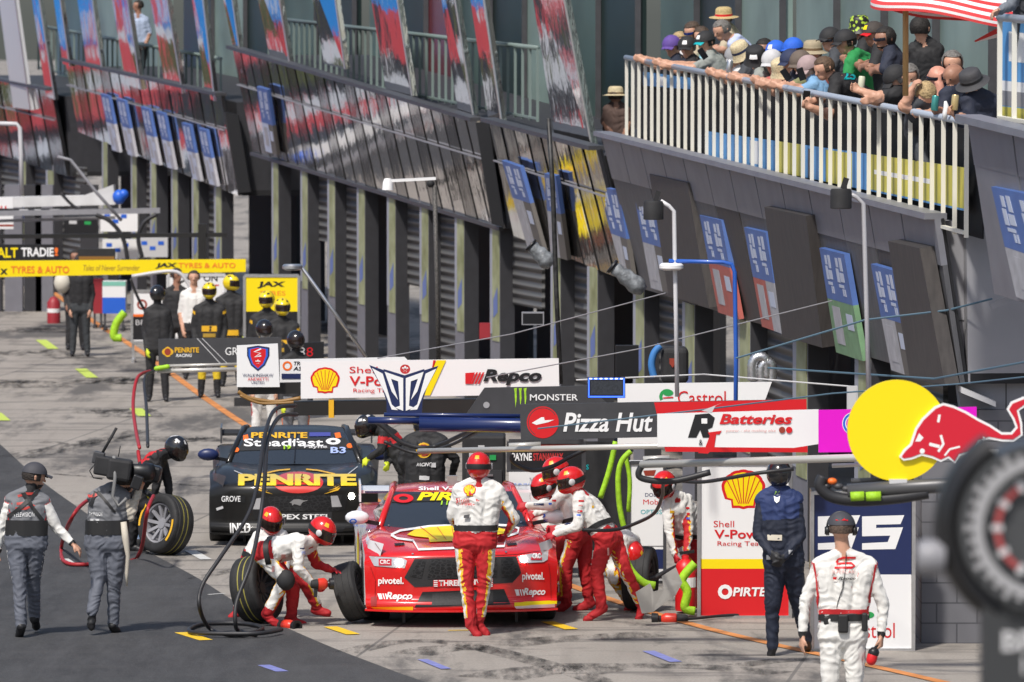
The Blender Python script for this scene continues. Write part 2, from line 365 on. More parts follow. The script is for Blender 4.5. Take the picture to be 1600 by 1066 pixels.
for i in range(len(hp)-1):
    for k in range(4):
        a = hp[i].lerp(hp[i+1], (k+.3)/4)+Vector((-3.24, 0, 4.6)); t = (hp[i+1]-hp[i]).normalized()
        for q in range(3): hw.box(a+t*q*1.3+Vector((0, 0, -.7)), (.03, .75, .9), 0, Matrix.Rotation(-math.atan2(t.x, t.y), 3, 'Z') @ Matrix.Rotation(-.7, 3, 'Y'))
hw.build('emblem', wprint, ht)
# ================================================================ PIT BUILDING
zinc = M('zinc_cladding', (.2, .205, .235), .45, .15, var=.12, vs=3, bump=.1, bs=4); darkp = M('dark_cladding', (.085, .086, .094), .55, var=.25, vs=2.5, bump=.1, bs=9, stretch=(6, 6, .6))
darkb = M('brown_cladding', (.05, .044, .042), .6, var=.3, vs=3, stretch=(8, 8, .5)); mirror = M('mirror_cladding', (.72, .7, .7), .05, .97, bump=.3, bs=4.5, stretch=(1, .5, .3))
mirrd = M('dark_mirror_cladding', (.24, .23, .235), .08, .92, bump=.3, bs=5, stretch=(1, .6, .3))
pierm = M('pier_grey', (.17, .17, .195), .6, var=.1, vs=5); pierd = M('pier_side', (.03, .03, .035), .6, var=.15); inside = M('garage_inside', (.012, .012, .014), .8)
banm = M('pier_banner', (.28, .3, .13), .6, var=.35, vs=2.5, col2=(.36, .38, .23)); banw = M('pier_banner_pale', (.32, .33, .38), .6)
concw = M('rendered_wall', (.27, .27, .29), .7, var=.08, vs=2); cream = M('cream_rail', (.72, .7, .62), .45); railm = M('handrail', (.42, .47, .55), .35, .3)
glg = M('glazing_green', (.07, .115, .1), .35, 0, var=.4, vs=.5, spec=.25); gll = M('glazing_pale', (.2, .27, .245), .4, 0, var=.35, vs=.6, spec=.25); gld = M('glazing_dark', (.012, .026, .024), .35, 0, var=.5, vs=.4, spec=.3)
wallg = M('upper_wall_grey', (.2, .205, .21), .4, var=.15, vs=.8)
def shutter():
    m, n, b = node_mat('roller_shutter'); b.inputs['Base Color'].default_value = (.3, .3, .29, 1); b.inputs['Roughness'].default_value = .5
    tc = n.nodes.new('ShaderNodeTexCoord'); w = n.nodes.new('ShaderNodeTexWave'); w.bands_direction = 'Z'; w.inputs['Scale'].default_value = 2.2
    n.links.new(tc.outputs['Object'], w.inputs['Vector']); bp = n.nodes.new('ShaderNodeBump'); bp.inputs['Strength'].default_value = .9; bp.inputs['Distance'].default_value = .05
    r = n.nodes.new('ShaderNodeValToRGB'); r.color_ramp.elements[0].color = (.045, .045, .046, 1); r.color_ramp.elements[1].color = (.13, .13, .128, 1)
    n.links.new(w.outputs['Fac'], r.inputs[0]); n.links.new(r.outputs[0], b.inputs['Base Color'])
    n.links.new(w.outputs['Fac'], bp.inputs['Height']); n.links.new(bp.outputs[0], b.inputs['Normal']); return m
shut = shutter()
def blockwall():
    m, n, b = node_mat('grey_blockwork'); tc = n.nodes.new('ShaderNodeTexCoord'); mp = n.nodes.new('ShaderNodeMapping'); mp.inputs['Rotation'].default_value = (R(90), 0, 0)
    br = n.nodes.new('ShaderNodeTexBrick'); br.inputs['Scale'].default_value = 1; br.inputs['Brick Width'].default_value = .39; br.inputs['Row Height'].default_value = .195; br.inputs['Mortar Size'].default_value = .008
    br.inputs['Color1'].default_value = (.15, .15, .165, 1); br.inputs['Color2'].default_value = (.165, .165, .18, 1); br.inputs['Mortar'].default_value = (.08, .08, .09, 1)
    n.links.new(tc.outputs['Object'], mp.inputs[0]); n.links.new(mp.outputs[0], br.inputs['Vector']); n.links.new(br.outputs[0], b.inputs['Base Color']); b.inputs['Roughness'].default_value = .7; return m
blockm = blockwall()
bld = thing('pit_building', 'long grey pit building with slanted cladding, garages below and glazed balconies above', 'building', (3.5, 90, 0))
class Sec: pass
def section(nb, nt, ns, fb, ft, fs, split=None, panels=10, matl=darkp, gl=(glg,), roof=9.5):
    s = Sec(); s.nb = P(*nb, F/ns); s.nt = P(*nt, F/ns); s.fb = P(*fb, F/fs); s.ft = P(*ft, F/fs)
    s.e = (s.fb-s.nb); s.e.z = 0; s.e.normalize(); s.n = Vector((-s.e.y, s.e.x, 0))
    if s.n.x > 0: s.n = -s.n
    s.pn = (s.fb-s.nb).cross(s.nt-s.nb).normalized()
    if s.pn.x > 0: s.pn = -s.pn
    inn = -s.n
    for i in range(panels):
        t0, t1 = i/panels, (i+(.97 if split else .86))/panels
        a, b = s.nb.lerp(s.fb, t0), s.nb.lerp(s.fb, t1); c, d = s.nt.lerp(s.ft, t0), s.nt.lerp(s.ft, t1)
        k = split or 1
        lo = MB(); m0, m1 = a.lerp(c, k), b.lerp(d, k); pr = -s.pn*.05
        j = s.pn*(.004*(i % 3))
        lo.hexa([a+pr, b+pr, a+j, b+j, m0+pr, m1+pr, m0+j, m1+j]); lo.build('fascia_panel', matl if not isinstance(matl, list) else matl[i % len(matl)], bld)
        if split:
            up = MB(); up.hexa([m0+pr, m1+pr, m0+s.pn*.012, m1+s.pn*.012, c+pr, d+pr, c+s.pn*.012, d+s.pn*.012]); up.build('fascia_panel', zinc, bld)
    if True: jb = MB(); pr = -s.pn*.055; jb.hexa([s.nb+pr, s.fb+pr, s.nb+pr*1.5, s.fb+pr*1.5, s.nt+pr, s.ft+pr, s.nt+pr*1.5, s.ft+pr*1.5]); jb.build('cladding_frame', black, bld)
    cap = MB(); cap.bar(s.nt+Vector((0, 0, .03)), s.ft+Vector((0, 0, .03)), .22, .06); cap.build('coping', zinc if split else dgrey, bld)
    if not split:
        rp_ = MB(); rp_.bar(s.nb.lerp(s.nt, .66)+s.pn*.05, s.fb.lerp(s.ft, .66)+s.pn*.03, .03, .02); rp_.build('trim', grey, bld)
    bk = MB(); o = inn*.08   # structure behind the cladding, soffit and balcony slab
    top = min(s.nt.z, s.ft.z)-.15
    bk.hexa([s.nb+o, s.fb+o, s.nb+inn*3+Vector((0, 0, .05)), s.fb+inn*3+Vector((0, 0, .05)), s.nt+inn*.3+Vector((0, 0, -.12)), s.ft+inn*.3+Vector((0, 0, -.12)), s.nt+inn*3.2+Vector((0, 0, -.12)), s.ft+inn*3.2+Vector((0, 0, -.12))])
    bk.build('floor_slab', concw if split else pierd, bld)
    ng = len(gl)
    for i in range(ng):
        a = s.nt.lerp(s.ft, i/ng)+inn*2.6; b = s.nt.lerp(s.ft, (i+.992)/ng)+inn*2.6; z = Vector((0, 0, 1))
        gg = MB(); gg.hexa([a-z*.2, b-z*.2, a+inn*.1-z*.2, b+inn*.1-z*.2, a+z*5, b+z*5, a+inn*.1+z*5, b+inn*.1+z*5]); gg.build('window', gl[i], bld)
        mm = MB(); mm.box(a+z*2.4-inn*.04, (.09, .09, 5.2)); mm.build('mullion', dgrey, bld)
    return s
def on_line(s, px, z=0):    # point of the section's garage line seen at column px
    k = (px-800)/F; a, b = s.nb, s.fb
    t = (a.x-k*a.y)/((a.x-b.x)-k*(a.y-b.y)); p = a.lerp(b, t); return Vector((p.x, p.y, z)), p.z
def garages(s, piers, w, doors, ban=(0.35, 1)):
    inn = -s.n; z = Vector((0, 0, 1)); nxt = None
    for i, px in enumerate(piers):
        ww = w[0]+(w[1]-w[0])*i/max(1, len(piers)-1)
        a, ha = on_line(s, px); b, hb = on_line(s, px+ww); hh = max(ha, hb)+.12
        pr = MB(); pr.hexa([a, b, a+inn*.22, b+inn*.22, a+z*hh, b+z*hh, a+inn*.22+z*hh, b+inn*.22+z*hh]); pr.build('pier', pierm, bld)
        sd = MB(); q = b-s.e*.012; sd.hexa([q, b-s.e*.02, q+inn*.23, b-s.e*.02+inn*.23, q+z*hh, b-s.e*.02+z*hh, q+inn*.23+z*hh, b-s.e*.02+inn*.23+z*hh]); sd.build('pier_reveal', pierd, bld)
        o = s.n*.012; a2, b2 = a.lerp(b, .28), a.lerp(b, .96); z0 = hh*ban[0]; b0 = MB()
        b0.hexa([a2+o+z*z0, b2+o+z*z0, a2+z*z0, b2+z*z0, a2+o+z*(hh-.13), b2+o+z*(hh-.13), a2+z*(hh-.13), b2+z*(hh-.13)]); b0.build('pier_banner', banm, bld)
        b1 = MB(); a3 = a.lerp(b, .04); b1.hexa([a3+o+z*z0*1.1, a2+o+z*z0*1.1, a3+z*z0*1.1, a2+z*z0*1.1, a3+o+z*(hh-.13), a2+o+z*(hh-.13), a3+z*(hh-.13), a2+z*(hh-.13)]); b1.build('pier_banner', banw, bld)
        bl = MB(); o2 = s.n*.016; a4, b4 = a.lerp(b, .4), a.lerp(b, .85); zz = z0+.35
        bl.add([a4+o2+z*zz, b4+o2+z*(zz+.1), b4+o2+z*(zz+.5), a4+o2+z*(zz+.28)], [(0, 1, 2, 3)]); bl.build('pier_emblem', M('banner_blue', (.12, .17, .4), .6), bld)
        # door bay between this pier (farther) and the next, nearer one
        nx = piers[i+1] if i+1 < len(piers) else px+ (px-piers[i-1])*1.1
        c, hc = on_line(s, nx); r0 = inn*.2
        lo = doors[i % len(doors)]
        if lo < .95:
            d0 = MB(); z1 = hh*lo
            d0.hexa([b+r0+z*z1, c+r0+z*z1, b+r0+inn*.05+z*z1, c+r0+inn*.05+z*z1, b+r0+z*hh, c+r0+z*hh, b+r0+inn*.05+z*hh, c+r0+inn*.05+z*hh]); d0.build('garage_door', shut, bld)
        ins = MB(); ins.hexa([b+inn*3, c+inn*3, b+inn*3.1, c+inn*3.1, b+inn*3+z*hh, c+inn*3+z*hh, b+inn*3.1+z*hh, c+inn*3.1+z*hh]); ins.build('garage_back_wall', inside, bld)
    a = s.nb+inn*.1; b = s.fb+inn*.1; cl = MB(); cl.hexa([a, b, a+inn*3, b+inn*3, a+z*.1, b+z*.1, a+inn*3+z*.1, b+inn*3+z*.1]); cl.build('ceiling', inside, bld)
S4 = section((1500, 600), (1462, 343), 163, (1000, 450), (940, 212), 118, .72, 13, [darkp, darkb, darkp], (wallg, wallg, wallg, gll, gll, gll, gll))
S3b = section((985, 442), (932, 235), 116.5, (800, 367), (762, 190), 106, None, 8, [mirrd, mirrd, mirror], (gll, gld, glg))
S3 = section((785, 358), (745, 190), 101.5, (395, 240), (362, 76), 84.5, None, 24, [mirror, mirror, mirrd], (gld, glg, gll, gld, glg, M('glazing_maroon', (.12, .015, .025), .2), gld, glg))
S2 = section((372, 306), (345, 150), 83.5, (120, 205), (100, 95), 73, None, 16, [mirror, mirror, mirrd], (gld, glg, gld, gll, gld))
S1 = section((105, 276), (80, 142), 72, (-60, 222), (-80, 110), 66, None, 8, [mirrd, mirror], (gll, gll, glg))
S5 = section((1760, 525), (1740, 245), 205, (1553, 458), (1512, 190), 186, .75, 3, zinc, (wallg,))
garages(S4, [1067, 1152, 1240, 1337], (19, 25), (1, .25, 1, .6))
garages(S3b, [861, 918, 990], (15, 17), (0, 1, .3))
garages(S3, [425, 470, 512, 558, 605, 656, 711, 766], (10, 15), (1, .6, .0, 1, .5, .05, 1, .55))
garages(S2, [160, 205, 235, 268, 300, 335], (8, 11), (1, 0.1, 1, 1, .2, 1))
garages(S1, [-20, 30, 72], (9, 12), (0, 0.0, 0))
# end walls of the near bays
w = MB(); z = Vector((0, 0, 1)); a = P(1502, 600, F/162.5); b = P(1760, 600, F/162.5); zt = S4.nt.z
w.slab([Vector((a.x, a.y, 2.2)), Vector((b.x, b.y, 2.2)), Vector((b.x, b.y, zt-.03)), P(1466, 345, F/162.5)], (0, .35, 0)); w.build('end_wall', concw, bld)
w = MB(); a = P(1440, 900, F/163); w.hexa([Vector((a.x, a.y, 0)), Vector((b.x, a.y, 0)), Vector((a.x, a.y+1.2, 0)), Vector((b.x, a.y+.4, 0)), Vector((a.x, a.y, 2.25)), Vector((b.x, a.y, 2.25)), Vector((a.x, a.y+1.2, 2.25)), Vector((b.x, a.y+.4, 2.25))]); w.build('block_wall', blockm, bld)
for x0, y0, x1, y1 in ((1490, 500, 1760, 502.5), (1571, 502, 1573, 640)):
    w = MB(); w.slab([P(x0, y0, F/162.5-.004), P(x1, y0, F/162.5-.004), P(x1, y1, F/162.5-.004), P(x0, y1, F/162.5-.004)], (0, .003, 0)); w.build('joint', dgrey, bld)
w = MB(); w.slab([P(1502, 605, 59.1), P(1556, 628, 59.1), P(1556, 636, 59.1), P(1502, 614, 59.1)], (0, .5, 0)); w.build('awning', lgrey, bld)
# raised dark panels on the near fascia
def onp(s, px, py, off=.02):
    r = ray(px, py); o = Vector((0, 0, H)); t = (s.nb-o).dot(s.pn)/r.dot(s.pn); return o+r*t+s.pn*off
for q in ([(1034, 269), (1094, 283), (1128, 478), (1064, 459)], [(1216, 320), (1282, 334), (1308, 540), (1244, 522)], [(1412, 373), (1462, 384), (1502, 598), (1446, 586)]):
    w = MB(); w.slab([onp(S4, x, y, .16) for x, y in q], -S4.pn*.14); w.build('raised_panel', darkb, bld)
# tall mirror blades
def blade(s, x0, x1, xb0, yb0, xb1, yb1, m, name='mirror_blade', top=0, yt=-60, dd=None):
    f0 = F/(s.nb.y)*1; 
    def sat(px): k, _ = on_line(s, px); return k.y
    dl, dr = sat(xb0+25), sat(xb1+25); dl = dr+dd if dd else dl; k0 = (yt-yb0)/(top-yb0); k1 = (yt-yb1)/(top-yb1)
    p = [P(xb0, yb0, dl), P(xb1, yb1, dr), P(xb1+(x1-xb1)*k1, yt, dr), P(xb0+(x0-xb0)*k0, yt, dl)]
    w = MB(); w.slab(p, -s.n*.08); w.build(name, m, bld)
    w = MB(); w.tube([p[1]+s.n*.01, p[2]+s.n*.01], .018, 6); w.build('blade_edge', alu, bld)
blade(S3b, 833, 883, 868, 222, 927, 235, mirror, dd=2.6)
blade(S3, 735, 757, 765, 200, 787, 207, mirror); blade(S3, 690, 712, 716, 178, 742, 190, mirror)
blade(S3, 580, 622, 604, 145, 645, 150, mirror); blade(S3, 488, 525, 507, 100, 540, 108, mirror); blade(S3, 403, 437, 424, 100, 455, 110, mirror)
blade(S3, 349, 364, 372, 112, 380, 114, mirror); blade(S2, 300, 318, 322, 153, 336, 158, mirror); blade(S2, 235, 262, 259, 140, 286, 146, mirror)
blade(S2, 175, 200, 197, 132, 221, 140, mirror); blade(S2, 121, 145, 135, 100, 160, 108, mirror); blade(S2, 84, 95, 98, 100, 110, 104, mirror)
blade(S1, 50, 62, 72, 150, 86, 156, mirror); blade(S1, -2, 24, 20, 168, 48, 172, lgrey)
for s, q in ((S3, [(743, 192), (763, 190), (788, 356), (768, 350)]), (S2, [(352, 175), (372, 180), (392, 300), (372, 302)])):
    d = s.nb.y-.3; w = MB(); w.slab([P(x, y, d) for x, y in q], (0, .3, 0)); w.build('edge_beam', black, bld)
for x0, y0, x1, y1 in ((470, 265, 785, 361),):
    w = MB(); w.bar(S3.nb+S3.n*.02, S3.fb+S3.n*.02, .07, .06); w.build('gutter', dgrey, bld)
# balcony railings
def railing(label, a0, a1, s0, b0, b1, s1, n, mat, hm=railm, group=None):
    A0, A1, B0, B1 = P(*a0, F/s0), P(*a1, F/s0), P(*b0, F/s1), P(*b1, F/s1)
    t = thing('balcony_railing', label, 'railing', (A1+B1)/2)
    h = MB(); h.tube([A0, A0.lerp(B0, .5), B0], .035, 10); h.build('handrail', hm, t, True)
    h = MB(); h.bar(A1+Vector((0, 0, .06)), B1+Vector((0, 0, .06)), .05, .03); h.build('bottom_rail', mat, t)
    for i in range(n+1):
        k = i/n; p, q = A0.lerp(B0, k), A1.lerp(B1, k); b = MB(); b.box(((p+q)/2), (.042, .03, (p-q).length-.03)); b.build('baluster', mat, t)
    return A0, A1, B0, B1
RL = railing('cream balcony railing that the crowd of spectators leans over', (1512, 191), (1508, 374), 166, (978, 90), (980, 222), 119.5, 40, cream)
railing('short cream railing with a hand resting on it, at top right', (1680, 38), (1680, 215), 196, (1562, 27), (1562, 195), 187, 5, cream)
gb_ = MB(); A0, A1, B0, B1 = RL; o_ = Vector((.16, .05, 0)); gb_.slab([A0+o_+Vector((0, 0, -.1)), B0+o_+Vector((0, 0, -.1)), B1+o_, A1+o_], (.02, 0, 0)); tag(gb_.build('balustrade_glass', M('dark_glass', (.022, .023, .025), .7, var=.5, vs=1.2, spec=.1)), 'dark tinted glass panel behind the cream balcony balusters', 'glass panel')
dullr = M('rail_grey', (.16, .21, .195), .5)
railing('grey balcony railing seen between the mirror blades in the middle', (840, 75), (840, 192), 104, (420, 28), (420, 108), 84, 44, dullr, dullr)
railing('distant grey balcony railing behind the red and white blades', (345, 92), (345, 170), 82, (60, 40), (60, 110), 70, 36, dullr, dullr)
# banners hung inside the railings
def bannerq(label, quad, d, arts, name='hanging_banner', th=.02):
    ps = [P(x, y, dd) for (x, y), dd in zip(quad, d)]; t = thing(name, label, 'banner', (ps[2]+ps[3])/2)
    w = MB(); w.slab(ps, (0, th, 0)); w.build('cloth', arts[0], t)
    for u0, v0, u1, v1, m in arts[1:]:
        f = lambda u, v: ps[0].lerp(ps[1], u).lerp(ps[3].lerp(ps[2], u), v)+Vector((0, -.004, 0))
        w = MB(); w.quad(f(u0, v0), f(u1, v0), f(u1, v1), f(u0, v1)); w.build('print', m, t)
    return t
skyb = M('banner_sky_blue', (.08, .28, .58), .55, var=.3, vs=1.5); yel2 = M('banner_yellow', (.6, .54, .08), .55, var=.3, vs=1.5)
bannerq('blue and yellow banner hung along the foot of the cream railing', [(1105, 205), (1508, 262), (1508, 330), (1105, 245)], [F/129.5, F/165, F/165, F/129.5], [skyb, (.32, 0, .42, 1, yel2), (.2, .1, .24, .9, wprint), (.52, .05, .62, 1, yel2), (.68, .0, 1, .95, yel2), (.7, .4, .9, .52, wprint), (.45, .1, .47, 1, black)])
bannerq('pale blue sign behind the short railing at top right', [(1564, 32), (1690, 48), (1690, 200), (1564, 188)], [F/186, F/194, F/194, F/186], [skyb, (0, .6, 1, .7, wprint), (0, .7, 1, .85, grey), (.0, .86, 1, 1, yel2), (.1, .1, .3, .4, wprint)])
bannerq('small blue banner under the left end of the cream railing', [(1005, 112), (1080, 122), (1080, 140), (1005, 134)], [F/120.5, F/127, F/127, F/120.5], [skyb, (.3, .2, .5, .9, wprint)])
# wall banners on the fascias
pblue = M('poster_blue', (.07, .14, .38), .5, var=.12, vs=3); pgrey = M('poster_grey', (.4, .4, .43), .5, var=.2, vs=6); pred = M('poster_red', (.42, .1, .08), .5, var=.15); pgreen = M('poster_green', (.16, .3, .16), .5, var=.2); pbrown = M('poster_brown', (.12, .11, .1), .6); ptext = M('poster_white', (.5, .55, .68), .5)
def poster(label, s, q, mid, a, b, off=.11):
    ps = [onp(s, x, y, off) for x, y in q]; t = thing('wall_banner', label, 'banner', (ps[2]+ps[3])/2, 'event banners on the fascia')
    f = lambda u, v, o=0: ps[0].lerp(ps[1], u).lerp(ps[3].lerp(ps[2], u), v)+s.pn*o
    def pan(name, u0, v0, u1, v1, m, o=0, th=.06):
        w = MB(); w.slab([f(u0, v0, o), f(u1, v0, o), f(u1, v1, o), f(u0, v1, o)], -s.pn*th); w.build(name, m, t)
    pan('blue_panel', 0, 0, 1, mid, pblue); pan('picture_panel', 0, mid, .58, 1, a, -.001); pan('picture_panel', .58, mid, 1, 1, b, -.001)
    for u0, u1 in ((.14, .38), (.56, .84)):
        for a0, a1, v0, v1 in ((.1, .42, .12, .3), (.62, 1, .1, .36), (0, .36, .33, .6), (.45, 1, .4, .58), (.1, .8, .64, .7), (.5, .66, .72, .86), (.75, .92, .72, .86)): pan('lettering', u0+(u1-u0)*a0, mid*v0, u0+(u1-u0)*a1, mid*v1, ptext, .004, .002)
    pan('picture', .15, mid+.06, .45, .9, pgrey, .004, .002); pan('picture', .66, mid+.1, .9, mid+.25, ptext, .004, .002)
poster('leftmost blue event banner on the near fascia, left of the black lamp', S4, [(947, 289), (980, 297), (1001, 433), (984, 424)], .55, pgrey, pbrown)
poster('blue event banner half hidden behind the black lamp on the tall white pole', S4, [(1004, 304), (1034, 313), (1062, 458), (1030, 448)], .5, pgrey, pbrown)
poster('blue event banner with red and white lower half beside the bent blue pole', S4, [(1107, 334), (1141, 342), (1169, 497), (1136, 486)], .48, pred, pred)
poster('blue event banner with a red and white lower half, second right of the blue pole', S4, [(1177, 353), (1211, 361), (1238, 520), (1205, 508)], .5, pred, pgrey)
poster('blue event banner with a green and white lower half behind the thin grey pole', S4, [(1296, 385), (1335, 395), (1364, 562), (1322, 548)], .48, pgreen, pgreen)
poster('blue event banner with a plain brown lower half nearest the dark end panel', S4, [(1377, 410), (1415, 421), (1446, 588), (1409, 576)], .5, pgrey, pbrown)
poster('blue event banner with a pink lower part at the right edge on pale grey cladding', S5, [(1569, 290), (1640, 305), (1700, 500), (1608, 462)], .55, pgrey, pred)
poster('blue event banner left of the dark truss pole', S3b, [(795, 248), (824, 258), (862, 394), (836, 386)], .42, pgrey, pbrown)
poster('narrow blue event banner right of the dark truss pole', S3b, [(862, 268), (880, 272), (898, 404), (872, 396)], .45, pgrey, pbrown)
poster('faded lilac event banner on the far mirror fascia left of the red blade', S3, [(410, 133), (427, 138), (442, 240), (424, 234)], .55, ptext, pbrown)
for i, (x, y, nm) in enumerate(((165, 145, 'leftmost'), (190, 152, 'second from left'), (228, 165, 'third from left'), (252, 172, 'fourth from left'), (292, 190, 'fifth from left'), (318, 198, 'rightmost'))):
    poster('faded lilac event banner on the far left fascia, %s of six' % nm, S2, [(x, y), (x+13, y+4), (x+30, y+92), (x+18, y+88)], .5, ptext, pgrey)
# ================================================================ PEOPLE
def cloth(name, col, var=.1, rough=.75): return M(name, col, rough, var=var, vs=7, bump=.22, bs=14)
suitw = cloth('suit_white', (.72, .71, .68), .1); suitr = cloth('suit_red', (.5, .015, .02)); suity = cloth('suit_yellow', (.85, .5, .02)); bootr = cloth('boot_red', (.4, .01, .015))
suitg = cloth('suit_grey', (.16, .165, .18)); suitg2 = cloth('trouser_grey', (.115, .125, .155)); suitk = cloth('suit_black', (.018, .018, .02)); suitn = cloth('suit_navy', (.012, .017, .035)); sole = M('shoe_black', (.015, .015, .017), .5)
hivis = M('glove_lime', (.62, .72, .03), .6); gred = M('glove_red', (.45, .01, .02), .6); gblk = M('glove_black', (.02, .02, .022), .6); cyan = M('shoe_cyan', (.05, .5, .6), .5); shred = M('shoe_red', (.45, .04, .03), .5)
hred = M('helmet_red', (.6, .012, .012), .18, coat=.6); hyel = M('helmet_yellow', (.8, .6, .01), .25, coat=.5); hblk = M('helmet_black', (.012, .012, .014), .18, coat=.6); visor = M('visor', (.02, .012, .01), .06)
belt = M('belt_black', (.015, .015, .016), .6); hairs = {}
def hairm(c): 
    k = 'hair_%d' % len(hairs)
    return hairs.setdefault(c, M('hair_%d_%d_%d' % tuple(int(x*999) for x in c), c, .7, var=.45, vs=40, bump=.6, bs=60))
def basis(yaw, pitch=0):
    y, p = R(yaw), R(pitch); f = Vector((math.sin(y)*math.cos(p), -math.cos(y)*math.cos(p), -math.sin(p))); r = Vector((math.cos(y), math.sin(y), 0)); u = r.cross(f)
    if u.z < 0 and abs(pitch) < 90: u = -u
    return f, r, u
def seg_rule(style):
    # style: dict tag -> material ; may hold callables (t, lateral, back) -> material
    return style
def hand_caps(w, fwd, nrm, sgn, curl=.5, k=1.0):
    fwd = fwd.normalized(); nrm = (nrm-fwd*nrm.dot(fwd)).normalized(); sd = fwd.cross(nrm)*sgn; out = []
    kn = w+fwd*.085*k
    for q in (-.022, 0, .022): out.append((w+sd*q*.8, kn+sd*q*1.25, .019*k, .016*k))
    for i, (q, L) in enumerate(((-.034, .062), (-.0115, .075), (.0115, .07), (.033, .055))):
        b = kn+sd*q; a = curl*(.75+.12*i); d1 = (fwd*math.cos(a)+nrm*math.sin(a)); d2 = (fwd*math.cos(a*2)+nrm*math.sin(a*2))
        m = b+d1*L*.55*k; out += [(b, m, .0098*k, .009*k), (m, m+d2*L*.5*k, .009*k, .008*k)]
    tb = w+fwd*.025-sd*.026; tm = tb-sd*.03+fwd*.03+nrm*.012; out += [(tb, tm, .013*k, .011*k), (tm, tm+fwd*.028+nrm*.018, .011*k, .009*k)]
    return out
def person(label, d, J, style, head=None, group=None, vox=.011, ground=True, bulk=1.0, hand=('', ''), curl=(.5, .5), toes=None, legs=True, cat='person', arm=1.0, headk=1.08, folds=.008):
    ys = [J[k][1] for k in ('aa', 'ab', 'ta', 'tb') if k in J]
    sh = (gy(d)-max(ys)-3) if (ground and ys) else 0
    g = {}
    for k, v in J.items(): g[k] = P(v[0], v[1]+sh, d+(v[2] if len(v) > 2 else 0))
    hd = head or {}
    f, r, u = basis(hd.get('yaw', 0), hd.get('pitch', 0))
    ms = (g['sa']+g['sb'])/2
    side = (g['sb']-g['sa']); side.z *= .3; side.normalize()
    up = (ms-g['pv']).normalized()
    bfw = up.cross(side)                                     # points to the viewer when side points right in the picture
    pa = g.get('pa', g['pv']-side*.1); pb = g.get('pb', g['pv']+side*.1)
    C = []
    def c(tag, a, b, r0, r1): C.append((tag, a, b, r0*bulk if tag in ('torso', 'hip', 'thigha', 'thighb') else r0, r1*bulk if tag in ('torso', 'hip', 'thigha', 'thighb') else r1))
    sw = .055
    c('torso', g['sa']+side*sw-up*.05, pa+up*.12, .098, .105); c('torso', g['sb']-side*sw-up*.05, pb+up*.12, .098, .105)
    c('torso', ms-up*.06, g['pv']+up*.1, .112, .118); c('torso', g['sa'], g['sb'], .07, .07); c('torso', ms+up*.03-side*.07, ms+up*.03+side*.07, .055, .055); c('torso', ms+up*.075+(g['hd']-ms)*.12, g['sa']+up*.015, .058, .06); c('torso', ms+up*.075+(g['hd']-ms)*.12, g['sb']+up*.015, .058, .06)
    c('hip', pa+up*.06, pb+up*.06, .112, .112); c('hip', pa, pb, .115, .115)
    nkb = ms+up*.03; c('neck', nkb+(g['hd']-nkb)*.1, g['hd']-u*.05, .068, .06)
    k = headk
    c('head', g['hd']+u*.025-f*.018, g['hd']+u*.025+f*.018, .087*k, .084*k); c('head', g['hd']-u*.035+f*.025, g['hd']-u*.065+f*.05, .062*k, .045*k)
    if not hd.get('helmet'):
        c('head', g['hd']+u*.01+f*.09*k, g['hd']-u*.022+f*.107*k, .011, .015)
        c('head', g['hd']-u*.055+f*.085*k-r*.015, g['hd']-u*.055+f*.085*k+r*.015, .012, .012)
        for q in (-1, 1): c('head', g['hd']+r*q*.088*k-u*.015-f*.01, g['hd']+r*q*.09*k+u*.02-f*.015, .013, .016)
        for q in (-1, 1): c('head', g['hd']+r*q*.03+u*.03+f*.082*k, g['hd']+r*q*.045+u*.028+f*.075*k, .012, .012)
    for q, s in (('a', -1), ('b', 1)):
        if 'e'+q in g:
            c('uarm'+q, g['s'+q], g['e'+q], .066*arm, .054*arm)
            if 'h'+q in g:
                c('farm'+q, g['e'+q], g['h'+q], .052*arm, .036*arm)
                fw = (g['h'+q]-g['e'+q]).normalized()
                nr = Vector(J.get('n'+q, (0, 1, 0))) if ('n'+q) in J else (Vector((-s*1.0, .3, -.2)))
                if abs(nr.normalized().dot(fw)) > .92: nr = Vector((0, -1, .3))
                for (a, b, r0, r1) in hand_caps(g['h'+q]+fw*.01, fw, nr, s, curl[0 if q == 'a' else 1]): c('hand'+q, a, b, r0, r1)
        if legs and 'k'+q in g:
            pp = pa if q == 'a' else pb
            c('thigh'+q, pp-up*.02, g['k'+q], .1, .07)
            if 'a'+q in g:
                c('calf'+q, g['k'+q], g['a'+q], .07, .056)
                tq = g.get('t'+q)
                if tq is None: tq = g['a'+q]+Vector((.02*s, -.16, -.05))
                heel = g['a'+q]+Vector((0, 0, -.04))-(tq-g['a'+q]).normalized()*.03
                c('foot'+q, g['a'+q], heel, .052, .045); c('foot'+q, heel, tq, .046, .04)
    if toes is None: pass
    mb = MB()
    for (tg, a, b, r0, r1) in C: mb.cap(a, b, r0, r1, 12)
    base = Vector(((pa.x+pb.x)/2, (pa.y+pb.y)/2, min(v[2] for v in mb.v)))
    root = thing('person', label, cat, base, group)
    tmp = mb.build('tmp', skin)
    m = tmp.modifiers.new('r', 'REMESH'); m.mode = 'VOXEL'; m.voxel_size = vox; m2 = tmp.modifiers.new('s', 'SMOOTH'); m2.factor = .5; m2.iterations = 4 if vox < .013 else 3
    bpy.context.view_layer.update()
    me = bpy.data.meshes.new_from_object(tmp.evaluated_get(bpy.context.evaluated_depsgraph_get())); org = Vector(tmp.location)
    bpy.data.objects.remove(tmp)
    nv = len(me.vertices); co = np.empty(nv*3); me.vertices.foreach_get('co', co); co = co.reshape(-1, 3)+np.array(org)
    no = np.empty(nv*3); me.vertices.foreach_get('normal', no); no = no.reshape(-1, 3)
